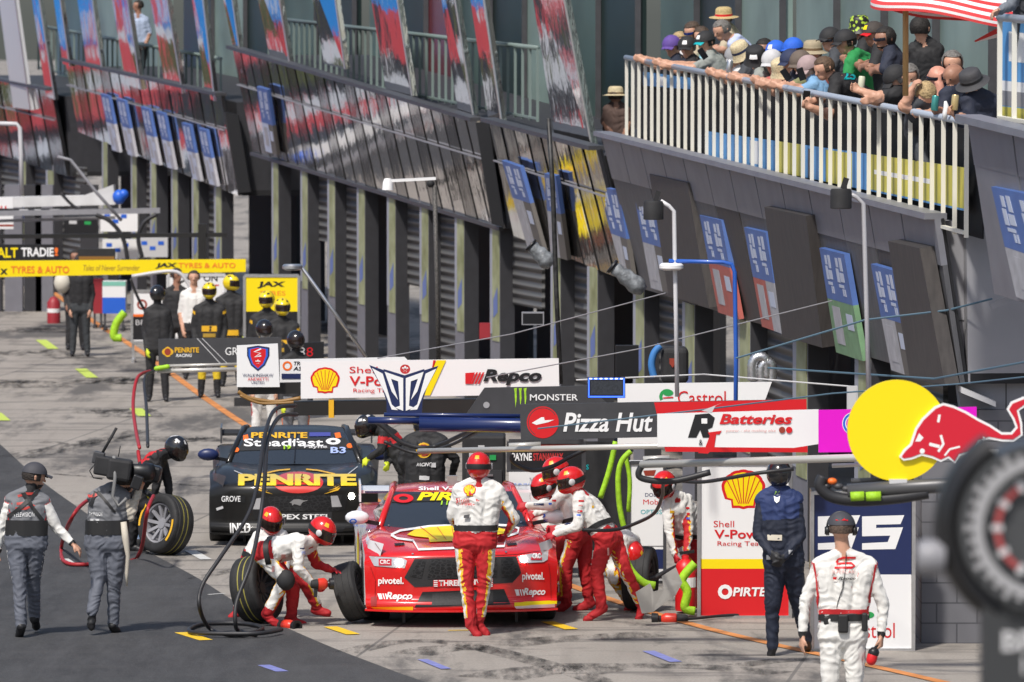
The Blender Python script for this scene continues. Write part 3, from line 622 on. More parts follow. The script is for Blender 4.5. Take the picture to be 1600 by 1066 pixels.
    def near(pts):
        best = np.full(len(pts), 9.); bi = np.zeros(len(pts), int); bt = np.zeros(len(pts))
        for i, (tg, a, b, r0, r1) in enumerate(C):
            a_, d_ = np.array(a), np.array(b-a); L = max(d_ @ d_, 1e-9); t = np.clip((pts-a_) @ d_/L, 0, 1)
            ds = np.linalg.norm(pts-a_-t[:, None]*d_, axis=1)-(r0+(r1-r0)*t)
            w = ds < best; best[w] = ds[w]; bi[w] = i; bt[w] = t[w]
        return bi, bt
    bi, bt = near(co)
    isc = np.array([not (t[0].startswith('hand') or t[0] in ('head', 'neck')) for t in C])[bi]
    sd_ = random.random()*50
    if folds:
        idx = np.nonzero(isc)[0]
        for i in idx:
            p = co[i]; w_ = noise.noise((p[0]*5, p[1]*5, p[2]*4+sd_))*2.5; q = noise.noise((p[0]*6+sd_+w_, p[1]*6+w_, p[2]*15+w_))
            q = .6-abs(q)*2.4
            co[i] += no[i]*folds*q
    co -= np.array(base); me.vertices.foreach_set('co', co.ravel()); me.update()
    npoly = len(me.polygons); pc = np.empty(npoly*3); me.polygons.foreach_get('center', pc); pc = pc.reshape(-1, 3)+np.array(base)
    pn = np.empty(npoly*3); me.polygons.foreach_get('normal', pn); pn = pn.reshape(-1, 3)
    bi, bt = near(pc); mats = []; mi = np.zeros(npoly, int)
    sv = np.array(side); bv = np.array(bfw); upv = np.array(up); pvv = np.array(g['pv'])
    def slot(m):
        if m not in mats: mats.append(m)
        return mats.index(m)
    rel = (pc-pvv) @ upv
    for i in range(npoly):
        tg = C[bi[i]][0]; st = style.get(tg) or style.get(tg.rstrip('ab')) if tg not in ('torso',) else style.get('torso')
        if st is None: st = style.get(tg[:-1], style['torso'])
        if callable(st): 
            lat = float(pn[i] @ sv)*(-1 if tg.endswith('a') and tg != 'torso' else 1); st = st(bt[i], lat, float(pn[i] @ bv), float(rel[i]))
        mi[i] = slot(st)
    me.materials.clear()
    for m in mats: me.materials.append(m)
    me.polygons.foreach_set('material_index', mi); me.polygons.foreach_set('use_smooth', [True]*npoly); me.update()
    body = mkobj('body', me, root)
    root['_j'] = 0; del root['_j']
    if hd: dress_head(root, g['hd'], f, r, u, hd, headk)
    if 'belt' in style:
        b = MB(); n = 28; ctr = g['pv']+up*style.get('belth', .13); ring = []
        bvh = bvh_of([body])
        for i in range(n):
            th = 2*math.pi*i/n; dv = (side*math.cos(th)+bfw*math.sin(th)); h = bvh.ray_cast(ctr, dv)
            ring.append((h[0] if h[0] and (h[0]-ctr).length < .27 else ctr+dv*.2)+dv*.009)
        w_ = style.get('beltw', .03); rows = [[p-up*w_ for p in ring+ring[:1]], [p+up*w_ for p in ring+ring[:1]]]
        b.grid(rows); b.build('belt', style['belt'], root, True)
    return root, body, g, (side, bfw, up)
def patch_mb(c, f, r, u, rad, lon0, lon1, lat0, lat1, n=16, m=8, shape=None):
    b = MB(); rows = []
    for i in range(m+1):
        la = R(lat0+(lat1-lat0)*i/m); row = []
        for k in range(n+1):
            lo = R(lon0+(lon1-lon0)*k/n); dv = Vector((math.sin(lo)*math.cos(la), math.cos(lo)*math.cos(la), math.sin(la)))
            x, y, zz = dv.x*rad[0], dv.y*rad[1], dv.z*rad[2]
            if shape: x, y, zz = shape(x, y, zz, math.degrees(lo), math.degrees(la))
            row.append(c+r*x+f*y+u*zz)
        rows.append(row)
    return b.grid(rows)
def dress_head(root, c, f, r, u, h, k=1):
    if 'helmet' in h:
        hm_ = h['helmet']
        def shp(x, y, z_, lo, la):
            if z_ < 0: z_ *= .95; x *= .98
            if abs(lo) < 65 and la < -5: y += .03*math.cos(R(lo)*1.3)*min(1, (-5-la)/25)
            return x, y, z_
        cc = c+u*.01
        o = patch_mb(cc, f, r, u, (.12, .146, .14), -180, 180, -58, 90, 40, 24, shp).build('helmet', hm_, root, True)
        patch_mb(cc, f, r, u, (.123, .15, .143), -72, 72, -20, 22, 20, 8, shp).build('visor', visor, o, True)
        if h.get('strap'): patch_mb(cc, f, r, u, (.1245, .151, .144), 62, 298, -14, 8, 30, 3, shp).build('goggle_strap', belt, o, True)
        if h.get('strap'):
            for q in (-1, 1): b = MB(); b.lathe([(.0, .006), (.03, .006), (.034, 0)], cc+r*q*.123+f*.035, r*q, 14); b.build('strap_buckle', lgrey, o, True)
        if h.get('badge'):
            for (lo, la) in h.get('badge_at', ((180, 38), (60, 45), (-60, 45))):
                patch_mb(cc, f, r, u, (.123, .149, .143), lo-12, lo+12, la-9, la+9, 6, 5, shp).build('emblem', h['badge'], o, True)
        if h.get('mark'):
            for (lo0, lo1, la0, la1) in ((-25, 0, 55, 75), (30, 60, 40, 55), (100, 130, 50, 64), (160, 200, 50, 66), (-110, -70, 45, 58), (-170, -150, 30, 60)):
                patch_mb(cc, f, r, u, (.1215, .1475, .1415), lo0, lo1, la0, la1, 8, 5, shp).build('marking', h['mark'], o, True)
        return
    hc = h.get('hair'); cv = h.get('cover', 0)
    if hc:
        hmat = hairm(hc); cc = c+u*.025
        def hs(x, y, z_, lo, la):
            t = 1+.05*noise.noise((x*40, y*40, z_*40)); return x*t, y*t-.008, z_*t
        L = h.get('len', 0)
        b = patch_mb(cc, f, r, u, (.097*k, .106*k, .103*k), 62, 298, -28-L, 90, 30, 14, hs); b2 = patch_mb(cc, f, r, u, (.097*k, .108*k, .103*k), -66, 66, 34, 90, 16, 8, hs)
        b.v += []; n0 = len(b.v); b.v += b2.v; b.f += [tuple(i+n0 for i in q) for q in b2.f]; b.m += b2.m
        b.build('hair', hmat, root, True)
        if h.get('beard'): patch_mb(c-u*.03, f, r, u, (.078*k, .098*k, .085*k), -75, 75, -70, -18, 14, 6).build('beard', hmat, root, True)
    for q in (-1, 1):
        b = MB(); b.ball(c+f*.087*k+r*q*.032+u*.012, .011, 8); b.build('eye', M('eye_dark', (.03, .02, .015), .2), root, True)
    if h.get('glasses'):
        patch_mb(c+u*.014, f, r, u, (.099*k, .112*k, .09), -62, 62, -9, 12, 14, 3).build('sunglasses', h['glasses'], root, True)
        for q in (-1, 1): b = MB(); b.bar(c+f*.05+r*q*.099*k+u*.018, c-f*.02+r*q*.099*k+u*.02, .006, .01); b.build('temple', black, root)
    hat = h.get('hat')
    if hat:
        kind, mt = hat[0], hat[1]; cc = c+u*.035
        if kind == 'cap':
            o = patch_mb(cc, f, r, u, (.108*k, .118*k, .112*k), -180, 180, 5, 90, 28, 9).build('cap', mt, root, True)
            b = MB(); rows = []; bf = f*(-1 if h.get('backwards') else 1)
            for i in range(5):
                t = i/4; rows.append([cc+u*(.02-.02*t-.02*(abs(s)**2))+bf*(.1+.085*t*(1-.35*s*s))+r*s*.085*(1-.12*t) for s in [-1+q/5 for q in range(11)]])
            b.grid(rows); n = len(b.v); rows2 = [[p-u*.006 for p in q] for q in rows]; b.grid(rows2); b.build('peak', hat[2] if len(hat) > 2 else mt, o, True)
            if len(hat) > 3: patch_mb(cc, f, r, u, (.11*k, .12*k, .114*k), -16, 16, 22, 45, 6, 4).build('emblem', hat[3], o, True)
        else:
            bw = {'bucket': .15, 'straw': .19, 'wide': .17}[kind]; dr = {'bucket': -.07, 'straw': -.01, 'wide': -.025}[kind]
            b = MB(); b.lathe([(bw, dr), (bw*.85, dr*.55+.0), (.112, .01), (.108, .06), (.1, .1), (.075, .118), (.0, .12)], cc-u*.0, u, 30, 0, ref=tuple(f)); o = b.build('hat', mt, root, True)
            b = MB(); b.lathe([(.1145, .008), (.112, .036)], cc, u, 30, 0, ref=tuple(f)); b.build('hat_band', hat[2] if len(hat) > 2 else mt, o, True)
            if len(hat) > 3: patch_mb(cc, f, r, u, (.118*k, .118*k, .11*k), -22, 22, 14, 38, 6, 4).build('emblem', hat[3], o, True)
    if h.get('headset'):
        b = MB(); b.tube([c+r*(.118*math.cos(t))+u*(.02+.135*math.sin(t)) for t in [math.pi*i/14 for i in range(15)]], .009, 8); b.build('headset', h['headset'], root, True)
        for q in (-1, 1): b = MB(); b.lathe([(0, .03), (.03, .03), (.042, .015), (.042, -.01), (.0, -.012)], c+r*q*.108-u*.005, r*q, 14); b.build('ear_cup', h['headset'], root, True)
# suit rules
def thigh_red(t, lat, bk, rel): return suitw if lat > .62 else (suity if lat > .4 else suitr)
def torso_w(t, lat, bk, rel): return suitw
def uarm_red(t, lat, bk, rel): return suitr if lat < -.35 else (suity if lat < -.12 else suitw)
def farm_red(t, lat, bk, rel): return suitr if lat < -.1 else (suity if lat < .08 else suitw)
def foot_r(t, lat, bk, rel): return bootr
RED = dict(torso=torso_w, hip=suitr, neck=suitr, head=suitr, uarm=uarm_red, farm=farm_red, hand=gred, thigh=thigh_red, calf=thigh_red, foot=bootr, belt=belt, belth=.1, beltw=.028)
RH = dict(helmet=hred, strap=1, badge=gold)
def calf_boot(up_, bo): return lambda t, lat, bk, rel: bo if t > .72 else up_
def red_calf(t, lat, bk, rel): return bootr if t > .86 else thigh_red(t, lat, bk, rel)
RED['calf'] = red_calf
def rp(label, d, J, yaw, pitch=0, **kw):
    return person(label, d, J, kw.pop('style', RED), dict(RH, yaw=yaw, pitch=pitch), 'red and white pit crew', **kw)
def sleeve_art(res, spots, d0):
    bv = bvh_of([res[1]])
    for x, y, w_, h_, m_ in spots: proj(res[0], 'patch', rect2(x-w_/2, y-h_/2, x+w_/2, y+h_/2), m_, bv, d0, .005, 5)
def body_art(res, arts, d0, off=.006, step=8):
    root, body, g, fr = res; bv = bvh_of([body]); projs(root, 'emblem', arts, bv, d0, off, step)
def dyof(d, res_px): return gy(d)-res_px
# centre crewman in front of the red car
dA = 60.0; sA = gy(dA)-989-3
A = rp('red helmeted pit crewman standing with his back turned in front of the red car', dA,
       dict(hd=(748, 722), sa=(718, 759), sb=(777, 759), pv=(742, 832), pa=(727, 838), pb=(758, 838), ea=(705, 798, .06), ha=(716, 818, .28), eb=(804, 802, .05), hb=(793, 824, .18), ka=(728, 898), aa=(736, 966), ta=(747, 985, -.03), kb=(758, 898, .03), ab=(748, 963, .08), tb=(760, 983, .06)), 172, 4, bulk=1.08, curl=(.6, 1.0), vox=.0095)
sh = sA
body_art(A, pecten(724, 753+sh, 744, 772+sh)+[(text2('Shell', (714, 775+sh, 732, 781+sh)), red), (text2('V-Power', (714, 781+sh, 743, 787+sh), bold=.01), red), (ring2(746, 778+sh, 1.6, 2.8), red), (rect2(725, 801+sh, 735, 806+sh), dgrey)], dA-1)
# crouching gun man left of the car
Bd = 61.0
B = rp('red helmeted pit crewman crouching with a wheel gun beside the front of the red car', Bd,
       dict(hd=(503, 829), sa=(467, 845, -.12), sb=(484, 852, .2), pv=(411, 858, .05), pa=(411, 862, -.06), pb=(420, 864, .16), ea=(466, 886, -.2), ha=(489, 911, -.12), eb=(494, 880, .3), hb=(520, 890, .2), ka=(445, 905, -.1), aa=(418, 956, -.06), ta=(433, 975, -.08), kb=(458, 920, .25), ab=(455, 962, .3), tb=(474, 976, .26)), 62, 30, bulk=1.0, curl=(1.1, .5), vox=.0095,
       style=dict(RED, thigh=lambda t, lat, bk, rel: suitw if lat > .55 else (suity if lat > .32 else suitr)))
for q, k in (('ka', -.03),):
    b = MB(); b.ball(B[2]['ka']+Vector((.01, -.03, 0)), .085, 14, sc=(1.1, .9, 1.25)); b.build('knee_pad', blackm, B[0], True)
Cc = rp('pit crewman in red helmet half hidden behind the crouching gun man', 61.9,
        dict(hd=(423, 818), sa=(405, 842), sb=(440, 842), pv=(408, 880, .05), ea=(392, 862), ha=(398, 888, -.2), eb=(448, 868), hb=(446, 895, -.2), ka=(377, 915, -.1), aa=(373, 956), ta=(362, 967, -.04), kb=(478, 915, -.05), ab=(496, 953, .05), tb=(512, 962, .02)), 20, 25, vox=.012)
# right of the car
Dd = 61.6
D = rp('red helmeted pit crewman lunging against the red car with a black hose at his waist', Dd,
       dict(hd=(893, 752), sa=(905, 783, -.14), sb=(925, 786, .16), pv=(950, 835, 0), pa=(945, 842, -.09), pb=(957, 842, .09), ea=(903, 822, -.2), ha=(869, 834, -.16), eb=(905, 822, .22), hb=(872, 826, .2), ka=(932, 895, -.1), aa=(940, 948, -.08), ta=(917, 968, -.1), kb=(976, 890, .02), ab=(1003, 945, .1), tb=(998, 966, .08)), -72, 18, curl=(1, 1), vox=.0095,
       style=dict(RED, thigha=suitr, calfa=lambda t, lat, bk, rel: bootr if t > .86 else suitr, thighb=lambda t, lat, bk, rel: suitw if bk > .45 else (suity if bk > .2 else suitr), calfb=lambda t, lat, bk, rel: bootr if t > .9 else (suitw if bk > .4 else (suity if bk > .15 else suitr)), uarm=suitw, farm=suitw))
E = rp('pit crewman in red helmet and goggles reaching into the car window, behind the lunging one', 62.5,
       dict(hd=(869, 742), sa=(884, 775, -.14), sb=(896, 776, .16), pv=(905, 832, 0), pa=(900, 840, -.09), pb=(910, 840, .09), ea=(862, 796, -.15), ha=(826, 796, -.1), eb=(866, 800, .2), hb=(838, 808, .2), ka=(884, 890, -.06), aa=(885, 945, -.03), ta=(872, 960, -.03), kb=(914, 890, .05), ab=(920, 945, .1), tb=(900, 958, .1)), -72, 15, curl=(.9, .9), vox=.011,
       style=dict(RED, thigha=lambda t, lat, bk, rel: suitw if bk > .55 else (suity if bk > .3 else suitr), uarm=suitw, farm=suitw, calfa=lambda t, lat, bk, rel: bootr if t > .88 else (suity if bk > .5 else suitr)))
E2 = rp('pit crewman in red helmet mostly hidden at the back beside the red car door', 63.6,
        dict(hd=(850, 763), sa=(846, 795, -.1), sb=(866, 795, .1), pv=(868, 845), ea=(830, 815), ha=(822, 835, -.1), eb=(850, 825, .1), hb=(838, 840, .1), ka=(862, 890), aa=(866, 940), kb=(880, 890), ab=(884, 940)), -50, 20, vox=.014)
Fd = 62.5
Fp = rp('pit crewman in red helmet bent double on the ground behind the lunging crewman', Fd,
        dict(hd=(988, 872, -.1), sa=(972, 850, -.2), sb=(990, 850, .15), pv=(958, 850, .3), pa=(952, 858, .2), pb=(962, 858, .4), ea=(975, 890, -.25), ha=(985, 925, -.2), eb=(1000, 885, .1), hb=(1000, 920, .05), ka=(960, 910, -.1), aa=(985, 948, .2), ta=(980, 960, .1), kb=(975, 905, .2), ab=(990, 945, .4), tb=(985, 958, .3)), 10, 55, vox=.013)
Gd = 62.7
Gp = rp('pit crewman in red helmet bending over a red extinguisher beside the white sponsor board', Gd,
        dict(hd=(1038, 760, -.1), sa=(1043, 792, -.05), sb=(1073, 783, .05), pv=(1086, 845, .25), ea=(1046, 832, -.1), ha=(1054, 866, -.15), eb=(1076, 832, -.02), hb=(1073, 862, -.1), ka=(1080, 892, .05), aa=(1086, 945, .2), ta=(1076, 953, .1), kb=(1098, 892, .1), ab=(1102, 944, .2), tb=(1098, 953, .1)), -28, 32, curl=(1, 1), vox=.011)
sleeve_art(D, [(908, 783+gy(Dd)-968-3, 8, 2.6, red), (907, 790+gy(Dd)-968-3, 6, 2, M('pale_red', (.7, .35, .33), .5)), (906, 799+gy(Dd)-968-3, 7, 3, red), (904, 805+gy(Dd)-968-3, 6, 3, blue), (886, 819+gy(Dd)-968-3, 10, 2.5, navy), (926, 790+gy(Dd)-968-3, 3, 8, gold), (958, 880+gy(Dd)-968-3, 5, 5, gold), (950, 862+gy(Dd)-968-3, 3, 12, M('pale_red', (.7, .35, .33), .5))], Dd-1)
sleeve_art(E, [(866, 788+gy(62.5)-960-3, 6, 3, red), (860, 793+gy(62.5)-960-3, 5, 3, blue), (842, 794+gy(62.5)-960-3, 16, 3, navy)], 61.4)
sleeve_art(B, [(472, 856+gy(Bd)-976-3, 7, 2, navy), (474, 863+gy(Bd)-976-3, 6, 5, M('pale_blue_print', (.4, .5, .85), .4)), (421, 877+gy(Bd)-976-3, 6, 6, gold), (427, 888+gy(Bd)-976-3, 4, 9, M('pale_red', (.7, .35, .33), .5)), (443, 868+gy(Bd)-976-3, 7, 6, M('pale_red', (.7, .35, .33), .5))], Bd-1)
sleeve_art(Gp, [(1050, 800, 7, 4, gold), (1074, 794, 6, 3, red), (1075, 803, 5, 3, red), (1075, 810, 5, 3, blue)], Gd-1)
# navy suited man before the white board
NAVY = dict(torso=lambda t, lat, bk, rel: M('suit_royal', (.018, .035, .12), .75, bump=.3, bs=16) if rel > .36 else suitn, hip=suitn, neck=navy, head=hblk, uarm=suitn, farm=suitn, hand=gblk, thigh=suitn, calf=suitn, foot=sole, belt=M('belt_cream', (.6, .55, .45), .6), belth=.13, beltw=.0)
NAVY.pop('belt')
Nd = 58.1
N_ = person('crewman in a dark navy suit and black headgear with gloved hands clasped behind him', Nd,
       dict(hd=(1217, 744), sa=(1192, 783), sb=(1243, 783), pv=(1223, 872), pa=(1212, 880), pb=(1237, 880), ea=(1184, 838, -.04), ha=(1204, 866, -.2), eb=(1251, 840, -.04), hb=(1226, 872, -.2), ka=(1207, 950), aa=(1207, 1012), ta=(1205, 1027, .02), kb=(1247, 945, .1), ab=(1260, 1002, .25), tb=(1262, 1016, .3)), NAVY,
       dict(helmet=hblk, yaw=178, pitch=0), None, vox=.0095, bulk=1.12, curl=(.9, .7))
sh = gy(Nd)-1027-3
b = MB(); b.add([P(1198, 838+sh, Nd-.2), P(1223, 839+sh, Nd-.2), P(1223, 847+sh, Nd-.2), P(1198, 846+sh, Nd-.2)], [(0, 1, 2, 3)])
bvN = bvh_of([N_[1]])
projs(N_[0], 'emblem', [(rect2(1199, 838+sh, 1222, 847+sh), M('belt_cream', (.6, .55, .45), .6)), (poly2([(1209, 778+sh), (1214, 781+sh), (1219, 778+sh), (1217, 786+sh), (1214, 789+sh), (1211, 786+sh)]), wprint), (text2('N', (1210, 770+sh, 1218, 775+sh), shear=.3), lime)], bvN, Nd-1)
for x, y in ((1232, 862), (1198, 870)):
    proj(N_[0], 'cuff_tag', rect2(x, y+sh, x+6, y+7+sh), wprint, bvN, Nd-1)
b = MB(); b.box(P(1217, 768+sh, Nd-.1), (.2, .04, .05)); 
# official in white, near the camera
OFF = dict(torso=lambda t, lat, bk, rel: suitr if (.86 < abs(lat) < .94) else suitw, hip=suitw, neck=skin, head=skin, uarm=suitw, farm=lambda t, lat, bk, rel: belt if t > .9 else suitw, hand=skin, thigh=suitw, calf=suitw, foot=sole, belt=belt, belth=.12, beltw=.03)
Od = 52.2
O_ = person('race official in a white suit, cap and headset seen from behind, holding a microphone', Od,
       dict(hd=(1314, 828), sa=(1281, 884), sb=(1358, 884), pv=(1317, 985), pa=(1300, 992), pb=(1334, 992), ea=(1258, 938, .0), ha=(1254, 992, -.03), eb=(1380, 944, .0), hb=(1377, 992, -.03), ka=(1297, 1062), aa=(1296, 1125), ta=(1293, 1137, .12), kb=(1336, 1062), ab=(1338, 1125), tb=(1341, 1137, .12)), OFF,
       dict(yaw=178, pitch=2, hair=(.12, .08, .06), hat=('cap', M('cap_charcoal', (.05, .05, .06), .7), M('cap_charcoal', (.05, .05, .06)), red), headset=black), None, vox=.0095, bulk=1.1, curl=(.35, .9))
sh = gy(Od)-1137-3; bvO = bvh_of([O_[1]])
g_s = join2(line2([(1337, 871), (1318, 871), (1309, 874), (1307, 879)], 3), line2([(1307, 881), (1330, 880), (1335, 884), (1330, 887), (1304, 887)], 3.4))
projs(O_[0], 'emblem', [((([(x, y+sh) for x, y in g_s[0]]), g_s[1]), red), (text2('SUPERCARS', (1300, 891+sh, 1337, 896+sh)), M('pale_red', (.7, .35, .33), .5)), (text2('Repco', (1311, 901+sh, 1336, 907+sh), shear=.3, bold=.02), black), (rect2(1300, 901+sh, 1309, 905+sh), red)], bvO, Od-1)
proj(O_[0], 'cap_emblem', rect2(1308, 810+sh, 1322, 816+sh), red, bvO, Od-1, .03)
proj(O_[0], 'cable', line2([(1322, 862+sh), (1321, 890+sh), (1316, 920+sh), (1306, 955+sh)], 1.2), black, bvO, Od-1, .012)
for x, lo in ((1306, 1268), (1310, 1268)): pass
proj(O_[0], 'piping', line2([(1272, 880+sh), (1275, 900+sh), (1279, 930+sh), (1277, 955+sh)], 3.2), suitr, bvO, Od-1, .008); proj(O_[0], 'piping', line2([(1368, 882+sh), (1364, 905+sh), (1358, 930+sh), (1357, 955+sh)], 3.2), suitr, bvO, Od-1, .008)
proj(O_[0], 'waistband', rect2(1281, 952+sh, 1356, 959+sh), suitr, bvO, Od-1, .01)
for x0, y0, x1, y1, th in ((1308, 957, 1324, 986, .06), (1345, 955, 1354, 984, .05), (1286, 961, 1298, 974, .04)):
    a = P(x0, y0+sh, Od); c = P(x1, y1+sh, Od); h = bvO.ray_cast(P((x0+x1)/2, (y0+y1)/2+sh, Od-1), Vector((0, 1, 0)))
    yy = h[0].y if h[0] else Od-.15
    pouch = MB(); pouch.box(((a.x+c.x)/2, yy-.025, (a.z+c.z)/2), (abs(c.x-a.x), th, abs(a.z-c.z))); o = pouch.build('pouch', belt, O_[0]); md = o.modifiers.new('b', 'BEVEL'); md.width = .015; md.segments = 2
b = MB(); m0 = O_[2]['hb']+Vector((0, -.01, -.09)); b.cap(m0+Vector((.0, 0, .08)), m0+Vector((-.06, -.02, -.05)), .016, .02, 12, 0); b.cap(m0+Vector((-.075, -.025, -.08)), m0+Vector((-.085, -.03, -.12)), .045, .045, 14, 1); b.cap(m0+Vector((-.065, -.022, -.055)), m0+Vector((-.068, -.024, -.06)), .048, .048, 14, 0)
tag(b.build('microphone', [black, red], None, True), 'black and red handheld microphone hanging from the official\'s right hand', 'microphone')
# tv presenter and camera operator
TV = dict(torso=lambda t, lat, bk, rel: suitr if .78 < abs(lat) < .9 else (suitw if abs(lat) >= .9 else suitg), hip=suitg2, neck=suitk, head=skin, uarm=lambda t, lat, bk, rel: suitr if t < .12 else suitw, farm=lambda t, lat, bk, rel: belt if t > .93 else suitw, hand=skin, thigh=lambda t, lat, bk, rel: suitw if lat > .93 else suitg2, calf=suitg2, foot=lambda t, lat, bk, rel: shred if bk > 9 else sole, belt=belt, belth=.16, beltw=.075)
Jd = 59.9
T_ = person('television presenter in a grey and white suit and cap walking on the dark lane', Jd,
       dict(hd=(53, 745), sa=(18, 780), sb=(68, 782), pv=(41, 848), ea=(3, 822, .03), ha=(-3, 858, .05), eb=(88, 822, .02), hb=(113, 847, -.02), ka=(30, 906, -.05), aa=(33, 974, -.12), ta=(30, 993, -.02), kb=(52, 908, .12), ab=(54, 962, .3), tb=(57, 979, .42)), TV,
       dict(yaw=110, pitch=8, hair=(.03, .022, .018), beard=1, hat=('cap', M('cap_charcoal', (.05, .05, .06))), glasses=None), None, vox=.0095, curl=(.4, .5))
sh = gy(Jd)-993-3; bvT = bvh_of([T_[1]])
sS = join2(line2([(58, 770), (40, 770), (28, 774)], 4), line2([(26, 786), (44, 784), (54, 788), (40, 793), (24, 793)], 4))
projs(T_[0], 'emblem', [(([(x, y+sh) for x, y in sS[0]], sS[1]), shred), (text2('TELEVISION', (21, 799+sh, 54, 806+sh)), wprint)], bvT, Jd-1)
proj(T_[0], 'harness', line2([(32, 760+sh), (44, 782+sh), (66, 812+sh)], 6), belt, bvT, Jd-1, .012); proj(T_[0], 'harness', line2([(60, 763+sh), (44, 782+sh), (14, 806+sh)], 6), belt, bvT, Jd-1, .012)
TV2 = dict(TV, torso=lambda t, lat, bk, rel: suitg, uarm=cloth('suit_cream', (.55, .5, .42)), farm=cloth('suit_cream', (.55, .5, .42)), thigh=suitg2, foot=sole, uarma=suitg, farma=suitg, beltw=.07)
Kd = 60.2
K_ = person('camera operator in a dark grey suit walking with a large camera on his right shoulder', Kd,
       dict(hd=(196, 752, .1), sa=(148, 778), sb=(192, 776), pv=(167, 848), ea=(146, 812, .15), ha=(165, 800, .3), eb=(203, 806, .0), hb=(217, 768, .05), ka=(154, 904, -.05), aa=(144, 955, -.2), ta=(142, 979, -.2), kb=(178, 912, .02), ab=(177, 974, .06), tb=(184, 989, .16)), TV2,
       dict(yaw=150, pitch=0, hair=(.03, .022, .018)), None, vox=.0095, curl=(.6, .9), bulk=1.1)
sh = gy(Kd)-989-3; bvK = bvh_of([K_[1]])
projs(K_[0], 'emblem', [(text2('TELEVISION', (140, 799+sh, 160, 806+sh)), wprint), (rect2(142, 811+sh, 155, 816+sh), lgrey), (join2(line2([(153, 760+sh), (143, 764+sh)], 4), line2([(139, 775+sh), (152, 772+sh)], 5)), shred)], bvK, Kd-1)
proj(K_[0], 'harness', line2([(148, 750+sh), (150, 768+sh), (142, 790+sh)], 6), belt, bvK, Kd-1, .012); proj(K_[0], 'harness', line2([(152, 768+sh), (165, 782+sh), (180, 800+sh)], 4), belt, bvK, Kd-1, .012)
b = MB()
for (t0, t1) in ((0, .5),):
    b.tube([P(193, 815+sh, Kd-.12), P(196, 840+sh, Kd-.14), P(200, 868+sh, Kd-.12), P(198, 895+sh, Kd-.1), P(198, 915+sh, Kd-.1)], [.03, .035, .022, .018, .008], 8)
tag(b.build('rain_cover_strap', cloth('suit_cream', (.55, .5, .42)), None, True), 'cream strap of a rain cover dangling from the operator\'s arm', 'strap')
cam_t = thing('video_camera', 'black shoulder video camera with antenna carried by the camera operator', 'camera', P(196, 740+sh, Kd), None)
def cbox(x0, y0, x1, y1, d, th): a = P(x0, y0+sh, d); c = P(x1, y1+sh, d); return ((a.x+c.x)/2, d, (a.z+c.z)/2), (abs(c.x-a.x), th, abs(a.z-c.z))
def rbox(name, mat, x0, y0, x1, y1, d, th, rot=0, root=None, bev=.012):
    c, s = cbox(x0, y0, x1, y1, d, th); b = MB(); b.box(c, s, 0, Matrix.Rotation(R(rot), 3, 'Y')); o = b.build(name, mat, root)
    m = o.modifiers.new('b', 'BEVEL'); m.width = bev; m.segments = 2; return o
rbox('camera_body', blackm, 168, 716, 206, 750, Kd-.12, .2, 8, cam_t, .03); rbox('battery', blackm, 148, 712, 176, 742, Kd-.12, .16, 10, cam_t, .02); rbox('transmitter', dgrey, 145, 705, 163, 724, Kd-.1, .12, 12, cam_t)
b = MB(); b.lathe([(0, 0), (.07, 0), (.075, .12), (.09, .14), (.09, .22), (.0, .2)], P(205, 735+sh, Kd-.1), (.8, .5, -.1), 18); b.build('lens', black, cam_t, True)
rbox('lens_hood', black, 226, 726, 252, 752, Kd+.12, .2, 14, cam_t, .03); rbox('viewfinder', black, 206, 742, 222, 764, Kd-.2, .1, 20, cam_t)
b = MB(); b.tube([P(160, 707+sh, Kd-.1), P(182, 668+sh, Kd-.1)], .014, 8); b.tube([P(185, 713+sh, Kd-.1), P(188, 696+sh, Kd-.1)], .005, 6); b.build('antenna', blackm, cam_t, True)
b = MB(); b.tube([P(178, 712+sh, Kd-.16), P(180, 745+sh, Kd-.22), P(176, 775+sh, Kd-.2), P(185, 790+sh, Kd-.2), P(198, 778+sh, Kd-.2)], .018, 8); b.build('carry_strap', M('strap_grey', (.2, .2, .2), .6), cam_t, True)
b = MB(); b.tube([P(150, 722+sh, Kd-.15), P(140, 735+sh, Kd-.15), P(146, 746+sh, Kd-.15), P(160, 748+sh, Kd-.15)], .006, 6); b.build('cable', black, cam_t, True)
# black and red rival crew
BLK = dict(torso=lambda t, lat, bk, rel: suitr if (.34 < rel < .43 and abs(lat) < .95) else suitk, hip=suitk, neck=suitk, head=hblk, uarm=suitk, farm=suitk, hand=hivis, thigh=suitk, calf=suitk, foot=sole)
BH = dict(helmet=hblk, mark=lgrey)
Ld = 69.4
L_ = person('crewman in black helmet and black suit bending to roll two tyres beside the dark car', Ld,
       dict(hd=(275, 709), sa=(243, 722, -.15), sb=(252, 726, .15), pv=(208, 760, 0), pa=(208, 768, -.09), pb=(212, 768, .1), ea=(246, 757, -.18), ha=(240, 786, -.15), eb=(262, 760, .15), hb=(266, 790, .1), ka=(241, 822, -.05), aa=(245, 860, 0), ta=(263, 870, -.03), kb=(212, 818, .1), ab=(206, 858, .2), tb=(222, 868, .16)), dict(BLK, torso=lambda t, lat, bk, rel: suitr if bk > .55 and rel > .22 else suitk), dict(BH, yaw=60, pitch=35), 'black and red pit crew', vox=.011, curl=(1, 1))
M_ = person('crewman in black helmet leaning through the window of the dark car', 70.6,
       dict(hd=(574, 664), sa=(600, 672, -.15), sb=(612, 676, .15), pv=(638, 730, 0), ea=(596, 700, -.2), ha=(578, 712, -.15), eb=(606, 705, .1), hb=(606, 722, -.2), ka=(628, 790), aa=(632, 845), kb=(644, 790), ab=(650, 845)), dict(BLK, uarma=lambda t, lat, bk, rel: suitr if t > .3 and t < .7 else suitk), dict(BH, yaw=-70, pitch=20), 'black and red pit crew', vox=.013, curl=(.7, .7))
